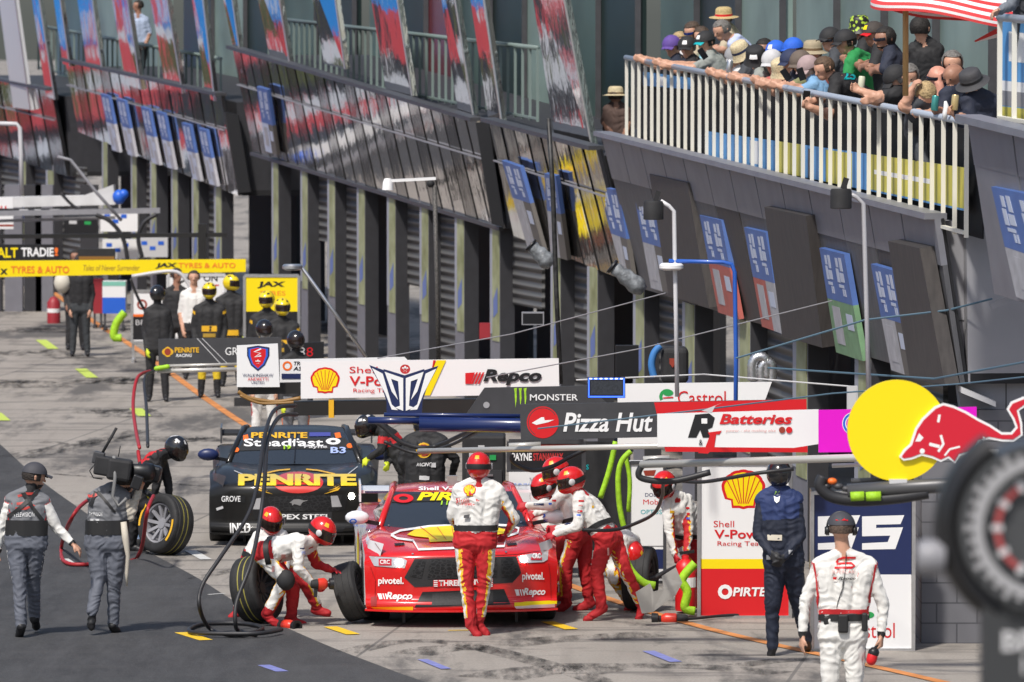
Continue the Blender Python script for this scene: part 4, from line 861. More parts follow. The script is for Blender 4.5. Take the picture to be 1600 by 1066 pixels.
Q_ = person('crewman in a black suit standing with his back turned behind the red car', 68.2,
       dict(hd=(662, 655, .1), sa=(640, 680), sb=(690, 680), pv=(664, 752), ea=(628, 712), ha=(640, 742, .2), eb=(712, 708, .05), hb=(706, 735, .25), ka=(652, 800), aa=(652, 858), ta=(650, 866), kb=(678, 800), ab=(680, 858), tb=(682, 866)), dict(BLK, torso=suitk, belt=belt, belth=.12, beltw=.04), dict(BH, yaw=180), 'black and red pit crew', vox=.012, bulk=1.15)
sh = gy(68.2)-866-3; bvQ = bvh_of([Q_[1]])
projs(Q_[0], 'emblem', [(ell2(662, 693+sh, 12, 12), gold), (ell2(662, 693+sh, 9, 9), M('dull_red', (.3, .04, .02), .5)), (text2('RACING', (651, 712+sh, 674, 718+sh), shear=.3, bold=.02), wprint), (rect2(655, 733+sh, 670, 739+sh), lgrey), (rect2(674, 713+sh, 681, 719+sh), lgrey)], bvQ, 67.2)
# distant crew
def far(label, d, hx, hy, style, head, vox=.017, w=13, armo=((-3, 22, .1), (3, 44, -.1)), group=None, spread=10, **kw):
    s = S(d)/100; J = dict(hd=(hx, hy), sa=(hx-w*1.5*s, hy+28*s), sb=(hx+w*1.5*s, hy+28*s), pv=(hx, hy+84*s))
    for q, g_ in (('a', -1), ('b', 1)):
        J['e'+q] = (hx+g_*(w*1.5+6)*s, hy+57*s, .03); J['h'+q] = (hx+g_*(w*1.5+2)*s, hy+86*s, -.1)
        J['k'+q] = (hx+g_*spread*1.1*s, hy+120*s); J['a'+q] = (hx+g_*spread*1.3*s, hy+158*s); J['t'+q] = (hx+g_*spread*1.4*s, hy+165*s, -.15)
    J.update(kw); return person(label, d, J, style, head, group, vox=vox, folds=.005)
far('marshal in dark trousers and black jacket standing beyond the yellow overhead banner', dg_(557), 125, 406, dict(BLK, hand=skin, head=skin2, neck=skin2, torso=lambda t, lat, bk, rel: M('jacket_black', (.014, .014, .016), .8) if rel > 0 else suitg, thigh=cloth('trouser_dark', (.035, .04, .045)), calf=cloth('trouser_dark', (.035, .04, .045)), hip=cloth('trouser_dark', (.035, .04, .045))), dict(yaw=170, hair=(.03, .02, .02)), w=11)
YST = dict(BLK, torso=suitk, calf=lambda t, lat, bk, rel: M('pad_yellow', (.7, .5, .02), .6) if .1 < t < .5 else suitk, uarm=lambda t, lat, bk, rel: gold if t < .25 else suitk)
yh = dict(helmet=hyel, mark=black)
for hx, hy, d, yaw, lb in ((327, 458, 98, 5, 'yellow helmeted crewman in black facing the camera above the long dark boom board'), (361, 466, 101, 60, 'yellow helmeted crewman turned away between the hoses'), (417, 468, 95, -20, 'yellow helmeted crewman left of the pair before the yellow board'), (441, 477, 92.5, 15, 'yellow helmeted crewman in front of the pair by the yellow board')):
    f_ = far(lb, d, hx, hy, YST, dict(yh, yaw=yaw, pitch=5), group='yellow helmeted pit crew', vox=.018)
    bvx = bvh_of([f_[1]]); sc_ = S(d)/100
    projs(f_[0], 'emblem', [(rect2(hx-12*sc_, hy+52*sc_, hx+12*sc_, hy+61*sc_), gold), (rect2(hx-10*sc_, hy+64*sc_, hx+10*sc_, hy+70*sc_), M('dull_gold', (.4, .25, .03), .5))], bvx, d-1.5)
far('bare headed man in a white and red shirt among the yellow helmets', 103, 303, 448, dict(BLK, torso=suitw, uarm=suitw, farm=skin, hand=skin, head=skin, neck=skin, hip=suitk), dict(yaw=0, hair=(.04, .03, .02)), w=11)
far('crewman in white trousers standing behind the white shield sign', 86, 413, 540, dict(BLK, torso=suitw, hip=suitw, thigh=lambda t, lat, bk, rel: suitr if lat > .8 else suitw, calf=suitw, hand=skin, head=skin, neck=skin), dict(helmet=hblk, yaw=20), w=11)
far('crewman in dark grey trousers with orange piping behind the shield sign', 83, 462, 545, dict(BLK, thigh=lambda t, lat, bk, rel: orange if lat > .85 else suitg, calf=suitg, hip=suitg), dict(helmet=hblk, yaw=20), w=11)
far('dark clad helper standing by the distant white and blue cabinets', 112, 118, 352, dict(BLK, hand=skin2, head=skin2, neck=skin2, torso=suitk), dict(yaw=0, hair=(.02, .015, .012)), w=10)
far('dark clad crewman standing beside the small black and white sign', 97, 246, 452, dict(BLK, torso=suitk), dict(helmet=hblk, yaw=160), w=10)
person('guest in a pale blue shirt behind the upper railing between two far blades', 127, dict(hd=(216, 10), sa=(204, 31), sb=(228, 31), pv=(216, 74), ea=(198, 52), ha=(205, 68, -.1), eb=(234, 52), hb=(228, 68, -.1), ka=(212, 105), kb=(222, 105)), dict(torso=M('shirt_blue', (.35, .42, .55), .8), hip=suitk, neck=skin2, head=skin2, uarm=M('shirt_blue', (.35, .42, .55), .8), farm=skin2, hand=skin2, thigh=suitk, calf=suitk, foot=sole), dict(yaw=-60, hair=(.02, .015, .012)), None, vox=.018, ground=False)
# ================================================================ SPECTATORS ON THE BALCONY
def shirt(n, c): return M('shirt_'+n, c, .8, var=.1, vs=8, bump=.3, bs=14)
sh_ = dict(black=shirt('black', (.02, .02, .022)), navy=shirt('navy', (.02, .025, .045)), blue=shirt('pale_blue', (.5, .56, .8)), green=shirt('green', (.02, .26, .07)), grey=shirt('grey', (.28, .3, .28)), teal=shirt('light_teal', (.25, .48, .55)), dark=shirt('charcoal', (.05, .055, .065)), white=shirt('white', (.65, .65, .65)), coral=shirt('coral', (.5, .12, .1)), olive=shirt('olive', (.2, .21, .1)), sky=shirt('sky', (.2, .38, .6)), sand=shirt('sand', (.45, .38, .27)))
def capm(n, c): return M('cap_'+n, c, .75, var=.1, vs=20, bump=.2, bs=50)
straw = M('straw', (.5, .38, .18), .8, var=.3, vs=60, bump=.4, bs=80); strawp = M('straw_pale', (.62, .52, .33), .8, var=.3, vs=60, bump=.4, bs=80); strawd = M('straw_edge', (.16, .1, .05), .8)
sung = M('sunglass', (.01, .012, .02), .08); sunb = M('sunglass_blue', (.02, .06, .3), .05, .5)
def rail_d(px): # distance of the railing at a picture column
    A0, A1, B0, B1 = RL; k = (px-800)/F; t = (A0.x-k*A0.y)/((A0.x-B0.x)-k*(A0.y-B0.y)); p = A0.lerp(B0, t); return p.y
def rail_y(px): return 90+(px-978)*.1895
def spec(label, hx, hy, dd, yaw, pitch, shirtm, head, pose, sk=skin, sleeve=.5, vox=.0125, bulk=1.0):
    d = rail_d(hx-(dd*.8+.12)*140)
    if callable(pose): pose = pose(hx, hy, dd)
    else: yaw = yaw
    slv = lambda t, lat, bk, rel: shirtm if t < sleeve*2 else sk
    st = dict(torso=shirtm, hip=shirtm, neck=sk, head=sk, uarm=slv, farm=(shirtm if sleeve >= 1 else sk), hand=sk, thigh=sh_['dark'], calf=sh_['dark'], foot=sole)
    pv = pose['pv']; J = dict(hd=(hx, hy, -.05), sa=pose['sa'], sb=pose['sb'], pv=pv); J.update(pose['arms']); s = S(d)
    J['ka'] = (pv[0]+.02*s, pv[1]+.42*s, -.1); J['kb'] = (pv[0]+.04*s, pv[1]+.42*s, .1); J['aa'] = (pv[0]+.05*s, pv[1]+.82*s, -.1); J['ab'] = (pv[0]+.07*s, pv[1]+.82*s, .1)
    return person(label, d, J, st, dict(head, yaw=yaw, pitch=pitch), 'spectators leaning over the balcony', vox=vox, ground=False, bulk=1.15*bulk, curl=(.9, .9), folds=.006, headk=1.13, arm=1.15)
BR = (.07, .045, .03); GR = (.16, .15, .14); DK = (.015, .012, .01); BL = (.42, .3, .15)
def lean(hx0, hy0, *a, **k):
    def f(hx, hy, dd):
        rx = hx-(dd*.8+.12)*140; back = dd > .38
        sa = (hx+7, hy+27, -.19); sb = (hx+15, hy+23, .19); pv = (hx+36, hy+80, .0)
        if back: pv = (hx+20, hy+88, 0); h1, h2 = (hx-16, hy+48, -.14), (hx-12, hy+44, .14)
        else: h1, h2 = (rx-2, rail_y(rx)-1, -.24), (rx+4, rail_y(rx)-3, .12)
        e1 = ((sa[0]+h1[0])/2+4, max((sa[1]+h1[1])/2+9, h1[1]-6 if not back else 0), -.3); e2 = ((sb[0]+h2[0])/2+6, (sb[1]+h2[1])/2+8, .24)
        return dict(sa=sa, sb=sb, pv=pv, arms=dict(ea=e1, ha=h1, eb=e2, hb=h2))
    return f
SPECT = [
 ('fair haired spectator in a white shirt squeezed between the purple and black caps', 1062, 66, .5, -10, 20, 'white', dict(hair=BL), lean(0, 0), skin, .5),
 ('brown haired spectator in a teal shirt behind the black and turquoise cap', 1096, 58, .7, 5, 15, 'teal', dict(hair=BR), lean(0, 0), skin, .4),
 ('grey capped spectator in a white shirt right of the straw brimmed leaner', 1148, 92, .12, 10, 25, 'white', dict(hat=('cap', capm('grey', (.3, .3, .31))), hair=GR), lean(0, 0), skin, .35),
 ('dark haired spectator in a grey shirt behind the black bucket hat', 1194, 78, .6, 0, 15, 'grey', dict(hair=DK, glasses=sung), lean(0, 0), skin2, .5),
 ('spectator in a purple cap and dark blue shirt at the left end of the railing', 1050, 74, .25, -15, 22, 'navy', dict(hat=('cap', capm('purple', (.11, .06, .28))), hair=BR), lean(1050, 74, 13, 22, 0, (-4, 14), (-12, 6), (6, 10)), skin, .5),
 ('spectator in a black cap with a red emblem and glasses, arms on the rail', 1074, 76, .2, 5, 18, 'black', dict(hat=('cap', capm('black', (.02, .02, .022)), capm('black', (.02, .02, .022)), wprint), hair=GR, glasses=None), lean(1074, 77, 14, 24, 0, (-2, 18), (2, 16)), skin, .45),
 ('dark haired spectator in mirrored blue sunglasses looking down', 1082, 50, .6, -35, 28, 'sand', dict(hair=BR, glasses=sunb), lean(1084, 52, 15, 26), skin, .5),
 ('spectator in a black and turquoise cap holding a phone', 1103, 68, .35, -50, 18, 'grey', dict(hat=('cap', capm('black', (.02, .02, .022)), teal, wprint), hair=DK), lean(1106, 70, 14, 28, 0, (-4, 16), (-4, 12)), skin, .45),
 ('spectator in a wide straw hat standing behind the grey haired man', 1131, 30, .9, 10, 10, 'sand', dict(hat=('straw', straw, red), hair=BR), lean(1131, 30, 15, 28), skin, .5),
 ('grey haired spectator in a pale blue shirt looking down to the left', 1128, 48, .45, -55, 24, 'blue', dict(hair=GR), dict(sa=(1146, 70, -.05), sb=(1166, 74, .15), pv=(1166, 140, .3), arms=dict(ea=(1150, 96, -.1), ha=(1138, 112, -.3), eb=(1170, 100, .1), hb=(1150, 112, -.2))), skin, .6),
 ('spectator in a blue and orange peaked cap with straw brim, leaning far over', 1160, 84, .1, -60, 45, 'dark', dict(hat=('bucket', strawp, capm('navy', (.02, .03, .08))), hair=BR), lean(1162, 86, 12, 22, 0, (-8, 12), (-16, 12), (-10, 16)), skin, .4),
 ('spectator in a black bucket hat with a white emblem, face down on folded arms', 1181, 92, .1, 10, 40, 'grey', dict(hat=('bucket', capm('black', (.02, .02, .022)), capm('black', (.02, .02, .022)), wprint), hair=BR), lean(1182, 94, 15, 22, 0, (-14, 22), (-18, 22), (-6, 14)), skin, .3),
 ('spectator in a bright blue cap with a white front, behind the bucket hat', 1213, 84, .5, -30, 15, 'black', dict(hat=('cap', capm('bright_blue', (.02, .12, .62)), capm('bright_blue', (.02, .12, .62)), wprint), hair=BR), lean(1213, 86, 13, 24), skin, .5),
 ('spectator in a white cap low over the rail between the blue caps', 1207, 98, .3, -20, 30, 'coral', dict(hat=('cap', capm('white', (.55, .55, .56))), hair=BR), lean(1207, 100, 13, 22, 0, (0, 16), (0, 12)), skin, .4),
 ('spectator in a bright blue cap beside the khaki hat', 1240, 80, .55, -30, 12, 'sky', dict(hat=('cap', capm('bright_blue', (.02, .12, .62))), hair=BR), lean(1240, 82, 13, 24), skin, .5),
 ('spectator in a navy cap holding up a phone, elbow outside the rail', 1237, 98, .2, -60, 25, 'navy', dict(hat=('cap', capm('navy', (.02, .025, .05))), hair=DK), lean(1238, 100, 13, 22, 0, (-20, 42), (-8, 16), (-12, 16)), skin, .35),
 ('spectator in a brown flat cap with a phone', 1252, 100, .3, -40, 30, 'olive', dict(hat=('cap', capm('brown', (.13, .1, .08))), hair=BR), lean(1254, 102, 13, 22, 0, (-18, 40), (-4, 18), (-10, 18)), skin, .35),
 ('spectator in a pale straw hat with long fair hair', 1222, 112, .15, -30, 35, 'white', dict(hat=('bucket', strawp, strawp), hair=BL, len=20), lean(1222, 114, 11, 20, 0, (-4, 12), (0, 8)), skin, .4),
 ('spectator in a khaki bush hat at the back', 1270, 84, .7, 20, 8, 'coral', dict(hat=('wide', capm('khaki', (.36, .3, .2)), strawd), hair=BR), lean(1270, 86, 13, 24), skin, .5),
 ('spectator in a pink and grey cap beside the young man with the phone', 1264, 108, .25, -35, 35, 'sky', dict(hat=('cap', capm('dusty_pink', (.38, .28, .28))), hair=BR), lean(1266, 110, 12, 20, 0, (-6, 20), (-10, 10)), skin, .4),
 ('spectator in a black cap and dark sunglasses at the back, looking left', 1298, 64, .7, -55, 10, 'dark', dict(hat=('cap', capm('black', (.02, .02, .022))), hair=DK, glasses=sung), lean(1302, 66, 15, 28), skin, .5),
 ('short haired young man in a black and turquoise shirt leaning out with a phone', 1288, 108, .0, -62, 22, 'black', dict(hair=(.1, .06, .035)), dict(sa=(1306, 132, -.15), sb=(1322, 126, .2), pv=(1352, 158, .3), arms=dict(ea=(1295, 180, -.3), ha=(1266, 168, -.4), eb=(1300, 150, .05), hb=(1272, 158, -.2))), skin, .42),
 ('spectator in a black cap and a green, white and red team shirt', 1322, 68, .5, -60, 14, 'green', dict(hat=('cap', capm('black', (.02, .02, .022))), hair=DK), dict(sa=(1330, 98, -.15), sb=(1352, 92, .15), pv=(1350, 160, .3), arms=dict(ea=(1322, 130, -.2), ha=(1308, 145, -.3), eb=(1345, 130, .1), hb=(1330, 140, -.1))), skin, .6),
 ('spectator in a lime spotted bucket hat standing at the back', 1343, 46, .9, -20, 8, 'black', dict(hat=('bucket', 'SPOT', 'SPOT'), hair=DK), lean(1345, 48, 16, 28), skin2, .6),
 ('spectator in a black cap with a red and yellow peak', 1366, 56, .75, -60, 10, 'black', dict(hat=('cap', capm('dark_brown', (.05, .04, .035)), red, yellow), hair=DK), lean(1368, 58, 15, 28), skin2, .6),
 ('dark haired bearded spectator in sunglasses and a dark blue shirt', 1383, 62, .5, -65, 12, 'navy', dict(hair=DK, beard=1, glasses=sung, len=8), lean(1394, 64, 16, 34, 8, (-4, 30), (-8, 40)), skin2, .6),
 ('dark haired man in a black tee shirt, back turned, right of the parasol pole', 1438, 46, .9, 150, 0, 'black', dict(hair=DK, len=10), dict(sa=(1428, 78), sb=(1464, 78), pv=(1448, 150, .1), arms=dict(ea=(1424, 106, .1), ha=(1424, 112, .4), eb=(1466, 110, .1), hb=(1450, 124, .4))), skin, .55),
 ('spectator in a black cap bent low over the rail with a drink', 1402, 124, .1, -65, 40, 'black', dict(hat=('cap', capm('black', (.02, .02, .022))), hair=GR), dict(sa=(1398, 148, -.15), sb=(1418, 150, .15), pv=(1432, 190, .35), arms=dict(ea=(1370, 152, -.2), ha=(1346, 143, -.2), eb=(1390, 160, .1), hb=(1362, 158, -.2))), skin, .35),
 ('grey haired spectator in a grey tee shirt behind the bent black cap', 1420, 120, .4, 20, 30, 'grey', dict(hair=GR), lean(1422, 122, 15, 26), skin, .5),
 ('curly fair haired spectator resting a hand on the head, bent over the rail', 1446, 148, .05, 5, 60, 'dark', dict(hair=BL, len=30), dict(sa=(1424, 168, -.05), sb=(1458, 168, .0), pv=(1448, 205, .3), arms=dict(ea=(1412, 166, -.1), ha=(1424, 142, -.15), eb=(1462, 178, -.1), hb=(1446, 178, -.2))), skin, .2),
 ('bald spectator in dark sunglasses with a hand to his cheek', 1465, 122, .35, -15, 12, 'navy', dict(glasses=sung), dict(sa=(1452, 148), sb=(1486, 150), pv=(1474, 205, .3), arms=dict(ea=(1470, 158, -.15), ha=(1468, 132, -.15), eb=(1490, 176), hb=(1476, 182, -.25))), M('skin_flushed', (.6, .28, .2), .5, var=.1, vs=20), .6),
 ('shaven headed bearded spectator holding a green can', 1490, 120, .15, -40, 22, 'navy', dict(hair=None), dict(sa=(1478, 150, -.1), sb=(1510, 152, .1), pv=(1505, 210, .3), arms=dict(ea=(1470, 178, -.15), ha=(1462, 172, -.3), eb=(1500, 184), hb=(1480, 178, -.3))), skin2, .6),
 ('long haired grey spectator at the back by the corner post', 1488, 100, .6, 30, 15, 'navy', dict(hair=GR, len=25), lean(1492, 102, 16, 30), skin, .6),
 ('spectator in a dark brimmed hat and navy jacket at the right end of the rail', 1520, 132, .1, -40, 30, 'navy', dict(hat=('wide', capm('charcoal_felt', (.05, .05, .055)), black), hair=GR, beard=1), dict(sa=(1512, 158, -.1), sb=(1550, 158, .1), pv=(1545, 215, .3), arms=dict(ea=(1516, 182, -.15), ha=(1492, 176, -.3), eb=(1540, 186), hb=(1510, 184, -.25))), skin, 1.0),
]
def spotm():
    m, n, b = node_mat('spotted_cloth'); tc = n.nodes.new('ShaderNodeTexCoord'); v = n.nodes.new('ShaderNodeTexVoronoi'); v.inputs['Scale'].default_value = 26
    r = n.nodes.new('ShaderNodeValToRGB'); r.color_ramp.interpolation = 'CONSTANT'; r.color_ramp.elements[0].color = (.42, .6, .05, 1); r.color_ramp.elements[1].position = .42; r.color_ramp.elements[1].color = (.015, .015, .015, 1)
    n.links.new(tc.outputs['Object'], v.inputs['Vector']); n.links.new(v.outputs['Distance'], r.inputs[0]); n.links.new(r.outputs[0], b.inputs['Base Color']); return m
spot = spotm(); SPR = {}
for (lb, hx, hy, dd, yw, pt, smn, hd, pose, sk_, sl_) in SPECT:
    if callable(pose): yw = -20+yw*.6; pt = pt*.75
    if hd.get('hat') and hd['hat'][1] == 'SPOT': hd['hat'] = ('bucket', spot, spot)
    SPR[lb[:24]] = spec(lb, hx, hy, dd, yw, pt, sh_[smn], hd, pose, sk_, sl_)
def sp_of(key): return next(v for k, v in SPR.items() if key in k)
def art_on(res, arts, d, off=.008): projs(res[0], 'emblem', arts, bvh_of([res[1]]), d, off, 6)
r_ = sp_of('short haired young man'); art_on(r_, [(text2('25', (1317, 112, 1336, 125), shear=-.1, bold=.03), teal)], rail_d(1310)-1.5)
g_ = sp_of('spectator in a black cap'); 
for k, v in SPR.items():
    if 'black cap and a' in k: g_ = v
art_on(g_, [(poly2([(1330, 100), (1368, 90), (1374, 116), (1345, 122)]), wprint), (line2([(1328, 101), (1368, 89)], 2), red), (text2('Castrol', (1350, 101, 1370, 110)), red)], rail_d(1320)-1.5)
def phone(label, x, y, d, rot): 
    b = MB(); b.box(P(x, y, d), (.075, .012, .15), 0, Matrix.Rotation(R(rot), 3, 'Y') @ Matrix.Rotation(R(20), 3, 'X')); o = b.build('phone', black); mm = o.modifiers.new('b', 'BEVEL'); mm.width = .008; mm.segments = 2; tag(o, label, 'phone', 'phones held over the rail')
phone('black phone held up by the spectator in the navy cap', 1228, 117, rail_d(1228)-.32, -35); phone('black phone held sideways beside the brown cap', 1252, 116, rail_d(1252)-.35, -20)
phone('black phone held low in the leaning young man\'s hands', 1260, 152, rail_d(1260)-.5, 5); phone('phone held by the spectator in the black and turquoise cap', 1098, 84, rail_d(1098)-.2, -35)
def can(label, x, y, d, m):
    b = MB(); b.lathe([(0, -.075), (.03, -.075), (.035, -.065), (.035, .06), (.028, .072), (0, .07)], P(x, y, d), (.1, 0, 1), 18, 0); tag(b.build('drink_can', m, None, True, 40), label, 'can', 'drinks held over the rail')
can('green drink can in the shaven headed spectator\'s hand', 1461, 161, rail_d(1461)-.32, M('can_green', (.06, .28, .26), .3, .4)); can('golden drink can at the right end of the rail', 1492, 160, rail_d(1492)-.34, M('can_gold', (.55, .42, .2), .3, .4))
can('cream drink can held by the bent black cap', 1346, 130, rail_d(1346)-.22, M('can_cream', (.6, .6, .45), .4)); can('silver drink can held at the left of the rail', 1140, 104, rail_d(1140)-.3, alu)
b = MB(); d = rail_d(1480)-.32; b.tube([P(1477, 158, d), P(1479, 168, d), P(1477, 178, d), P(1476, 187, d)], [.012, .03, .028, .02], 8); tag(b.build('white_towel', white, None, True), 'white cloth dangling from the rail between two drink cans', 'cloth')
person('guest in a grey top whose hand rests on the short top right railing', F/188, dict(hd=(1622, -75), sa=(1590, -30), sb=(1650, -30), pv=(1622, 90, .2), ea=(1580, 8, -.05), ha=(1560, 18, -.2), eb=(1660, 30), hb=(1640, 60), ka=(1610, 200), kb=(1640, 200)), dict(torso=sh_['dark'], hip=sh_['dark'], neck=skin, head=skin, uarm=shirt('slate', (.16, .18, .21)), farm=shirt('slate', (.16, .18, .21)), hand=skin, thigh=sh_['dark'], calf=sh_['dark'], foot=sole), dict(yaw=-30, hair=BR), None, vox=.013, ground=False)
far_hat = person('visitor in a straw hat and brown top seen from behind, left of the cream railing', F/112, dict(hd=(962, 152), sa=(948, 172), sb=(978, 172), pv=(964, 218), ea=(944, 190), ha=(952, 205, -.1), eb=(982, 190), hb=(978, 206, -.1), ka=(958, 250), kb=(970, 250)), dict(torso=shirt('brown', (.09, .055, .045)), hip=shirt('brown', (.09, .055, .045)), neck=skin2, head=skin2, uarm=shirt('brown', (.09, .055, .045)), farm=skin2, hand=skin2, thigh=sh_['dark'], calf=sh_['dark'], foot=sole), dict(yaw=160, hair=BR, hat=('straw', strawp, strawd)), None, vox=.015, ground=False)
# umbrella with red and white stripes
ud = F/170; um = thing('parasol', 'red and white striped parasol on a wooden pole above the spectators', 'parasol', P(1415, 200, ud))
b = MB(); b.tube([P(1415, 150, ud), P(1415, -60, ud)], .028, 10); b.build('pole', M('wood_pole', (.5, .3, .12), .5, var=.2, vs=10, stretch=(8, 8, 1)), um, True)
cn = P(1500, -62, ud); rows = []; n = 64; mats_ = [wprint, M('parasol_red', (.65, .05, .05), .6)]
rim = [cn+Vector((.82*math.cos(2*math.pi*k/n), .82*math.sin(2*math.pi*k/n), -.5-.12*math.cos(2*math.pi*k/n)-.02*math.sin(8*math.pi*k/n))) for k in range(n+1)]
for t in np.linspace(0, 1, 25): rows.append([cn.lerp(p, t)+Vector((0, 0, .1*math.sin(math.pi*t))) for p in rim])
b = MB(); b.grid(rows, mf=lambda i, j: i % 2); b.grid([rim, [p+Vector((0, 0, -.025)) for p in rim]], mf=lambda i, j: 0); b.grid([[p+Vector((0, 0, -.025)) for p in rim], [p+Vector((0, 0, -.05)) for p in rim]], mf=lambda i, j: 1); b.build('canopy', mats_, um)
b = MB(); rows = [[P(1522, 64, ud+.3), P(1558, 44, ud+.3), P(1575, 30, ud+.3)], [P(1524, 66, ud+.3), P(1560, 52, ud+.3), P(1578, 42, ud+.3)], [P(1526, 66, ud+.3), P(1562, 58, ud+.3), P(1580, 54, ud+.3)]]
b.grid(rows, mf=lambda i, j: i % 2); tag(b.build('pennant', [mats_[1], mats_[0]]), 'small red and white striped flap hanging by the short top right railing', 'flap')
for lb, x0, x1, y1, d, m, rr in (('black pole standing behind the balcony crowd', 1213, 1204, 75, F/112, black, .028), ('pale speckled column behind the balcony crowd', 1197, 1197, 85, F/110, concw, .065), ('pale grey column behind the parasol', 1378, 1378, 80, F/122, concw, .06), ('dark window frame post right of the parasol pole', 1458, 1458, 110, F/126, dgrey, .05)):
    b = MB(); b.tube([P(x0, -60, d), P(x1, y1+90, d)], rr, 12); tag(b.build('post', m, None, True), lb, 'post')
# ================================================================ RACE CARS
carred = M('car_red', (.62, .012, .012), .22, coat=.8); carblk = M('car_black', (.014, .0135, .013), .35, coat=.2, spec=.3); carwht = M('car_white', (.78, .78, .8), .25, coat=.7)
grille_b = M('grille_black', (.006, .006, .007), .5); glassw = M('windscreen', (.028, .035, .045), .05, spec=.9); lampm = M('lamp_housing', (.5, .5, .52), .12, .3); lit = M('headlight_lit', (1, .96, .85), .3, emit=30)
def meshm():
    m, n, b = node_mat('grille_mesh'); tc = n.nodes.new('ShaderNodeTexCoord'); v = n.nodes.new('ShaderNodeTexVoronoi'); v.inputs['Scale'].default_value = 28; v.feature = 'DISTANCE_TO_EDGE'
    mp = n.nodes.new('ShaderNodeMapping'); mp.inputs['Scale'].default_value = (.7, 1, 1.3); n.links.new(tc.outputs['Object'], mp.inputs[0])
    r = n.nodes.new('ShaderNodeValToRGB'); r.color_ramp.elements[0].color = (.022, .022, .024, 1); r.color_ramp.elements[0].position = .05; r.color_ramp.elements[1].color = (.003, .003, .004, 1); r.color_ramp.elements[1].position = .12
    n.links.new(mp.outputs[0], v.inputs['Vector']); n.links.new(v.outputs['Distance'], r.inputs[0]); n.links.new(r.outputs[0], b.inputs['Base Color']); b.inputs['Roughness'].default_value = .5; return m
gmesh = meshm()
def tyre(name, label, c, ax, r=.335, w=.28, parent=None, rim=chrome, mark=None, cat='tyre', group=None, stripe=True):
    """tyre with wheel: thing or part"""
    ax = Vector(ax).normalized(); h = w/2
    if parent: t = parent
    else: t = thing(name, label, cat, Vector((c[0], c[1], c[2]-r)), group)
    b = MB(); prof = [(r*.66, -h*.86), (r*.7, -h*.98), (r*.85, -h*1.04), (r*.95, -h*.97), (r*.985, -h*.86), (r*.985, -h*.6), (r, -h*.57), (r, -h*.02), (r*.992, 0), (r, h*.02), (r, h*.57), (r*.985, h*.6), (r*.985, h*.86), (r*.95, h*.97), (r*.85, h*1.04), (r*.7, h*.98), (r*.66, h*.86)]
    b.lathe(prof, c, ax, 44); o = b.build('tyre', rubber, t, True, 40)
    b = MB(); b.lathe([(r*.66, -h*.86), (r*.62, -h*.8), (r*.6, -h*.3), (r*.6, h*.5), (r*.62, h*.8), (r*.66, h*.86)], c, ax, 40)
    u = ax.orthogonal().normalized(); v_ = ax.cross(u)
    for k in range(10):
        th = 2*math.pi*k/10; dv = u*math.cos(th)+v_*math.sin(th); b.bar(Vector(c)+dv*.05+ax*h*.3, Vector(c)+dv*r*.61+ax*h*.62, .035, .03, 0, ax)
    b.lathe([(.0, h*.5), (.06, h*.5), (.07, h*.3), (.07, -h*.2)], c, ax, 20); b.build('rim', rim, t, True, 40)
    if mark:
        for a0 in (0, math.pi):
            b = MB(); b.lathe([(r*.8, h*1.04), (r*.89, h*1.045)], Vector(c)+ax*.003, ax, 10, 0, u, a0, a0+.9); b.build('lettering', mark, t)
    if not stripe: return t
    b = MB()
    for q in (-.3, .12): b.lathe([(r*1.001, h*q), (r*1.001, h*q+.012)], c, ax, 44)
    b.build('tread_stripe', M('tread_stripe', (.28, .25, .05), .7), t)
    return t
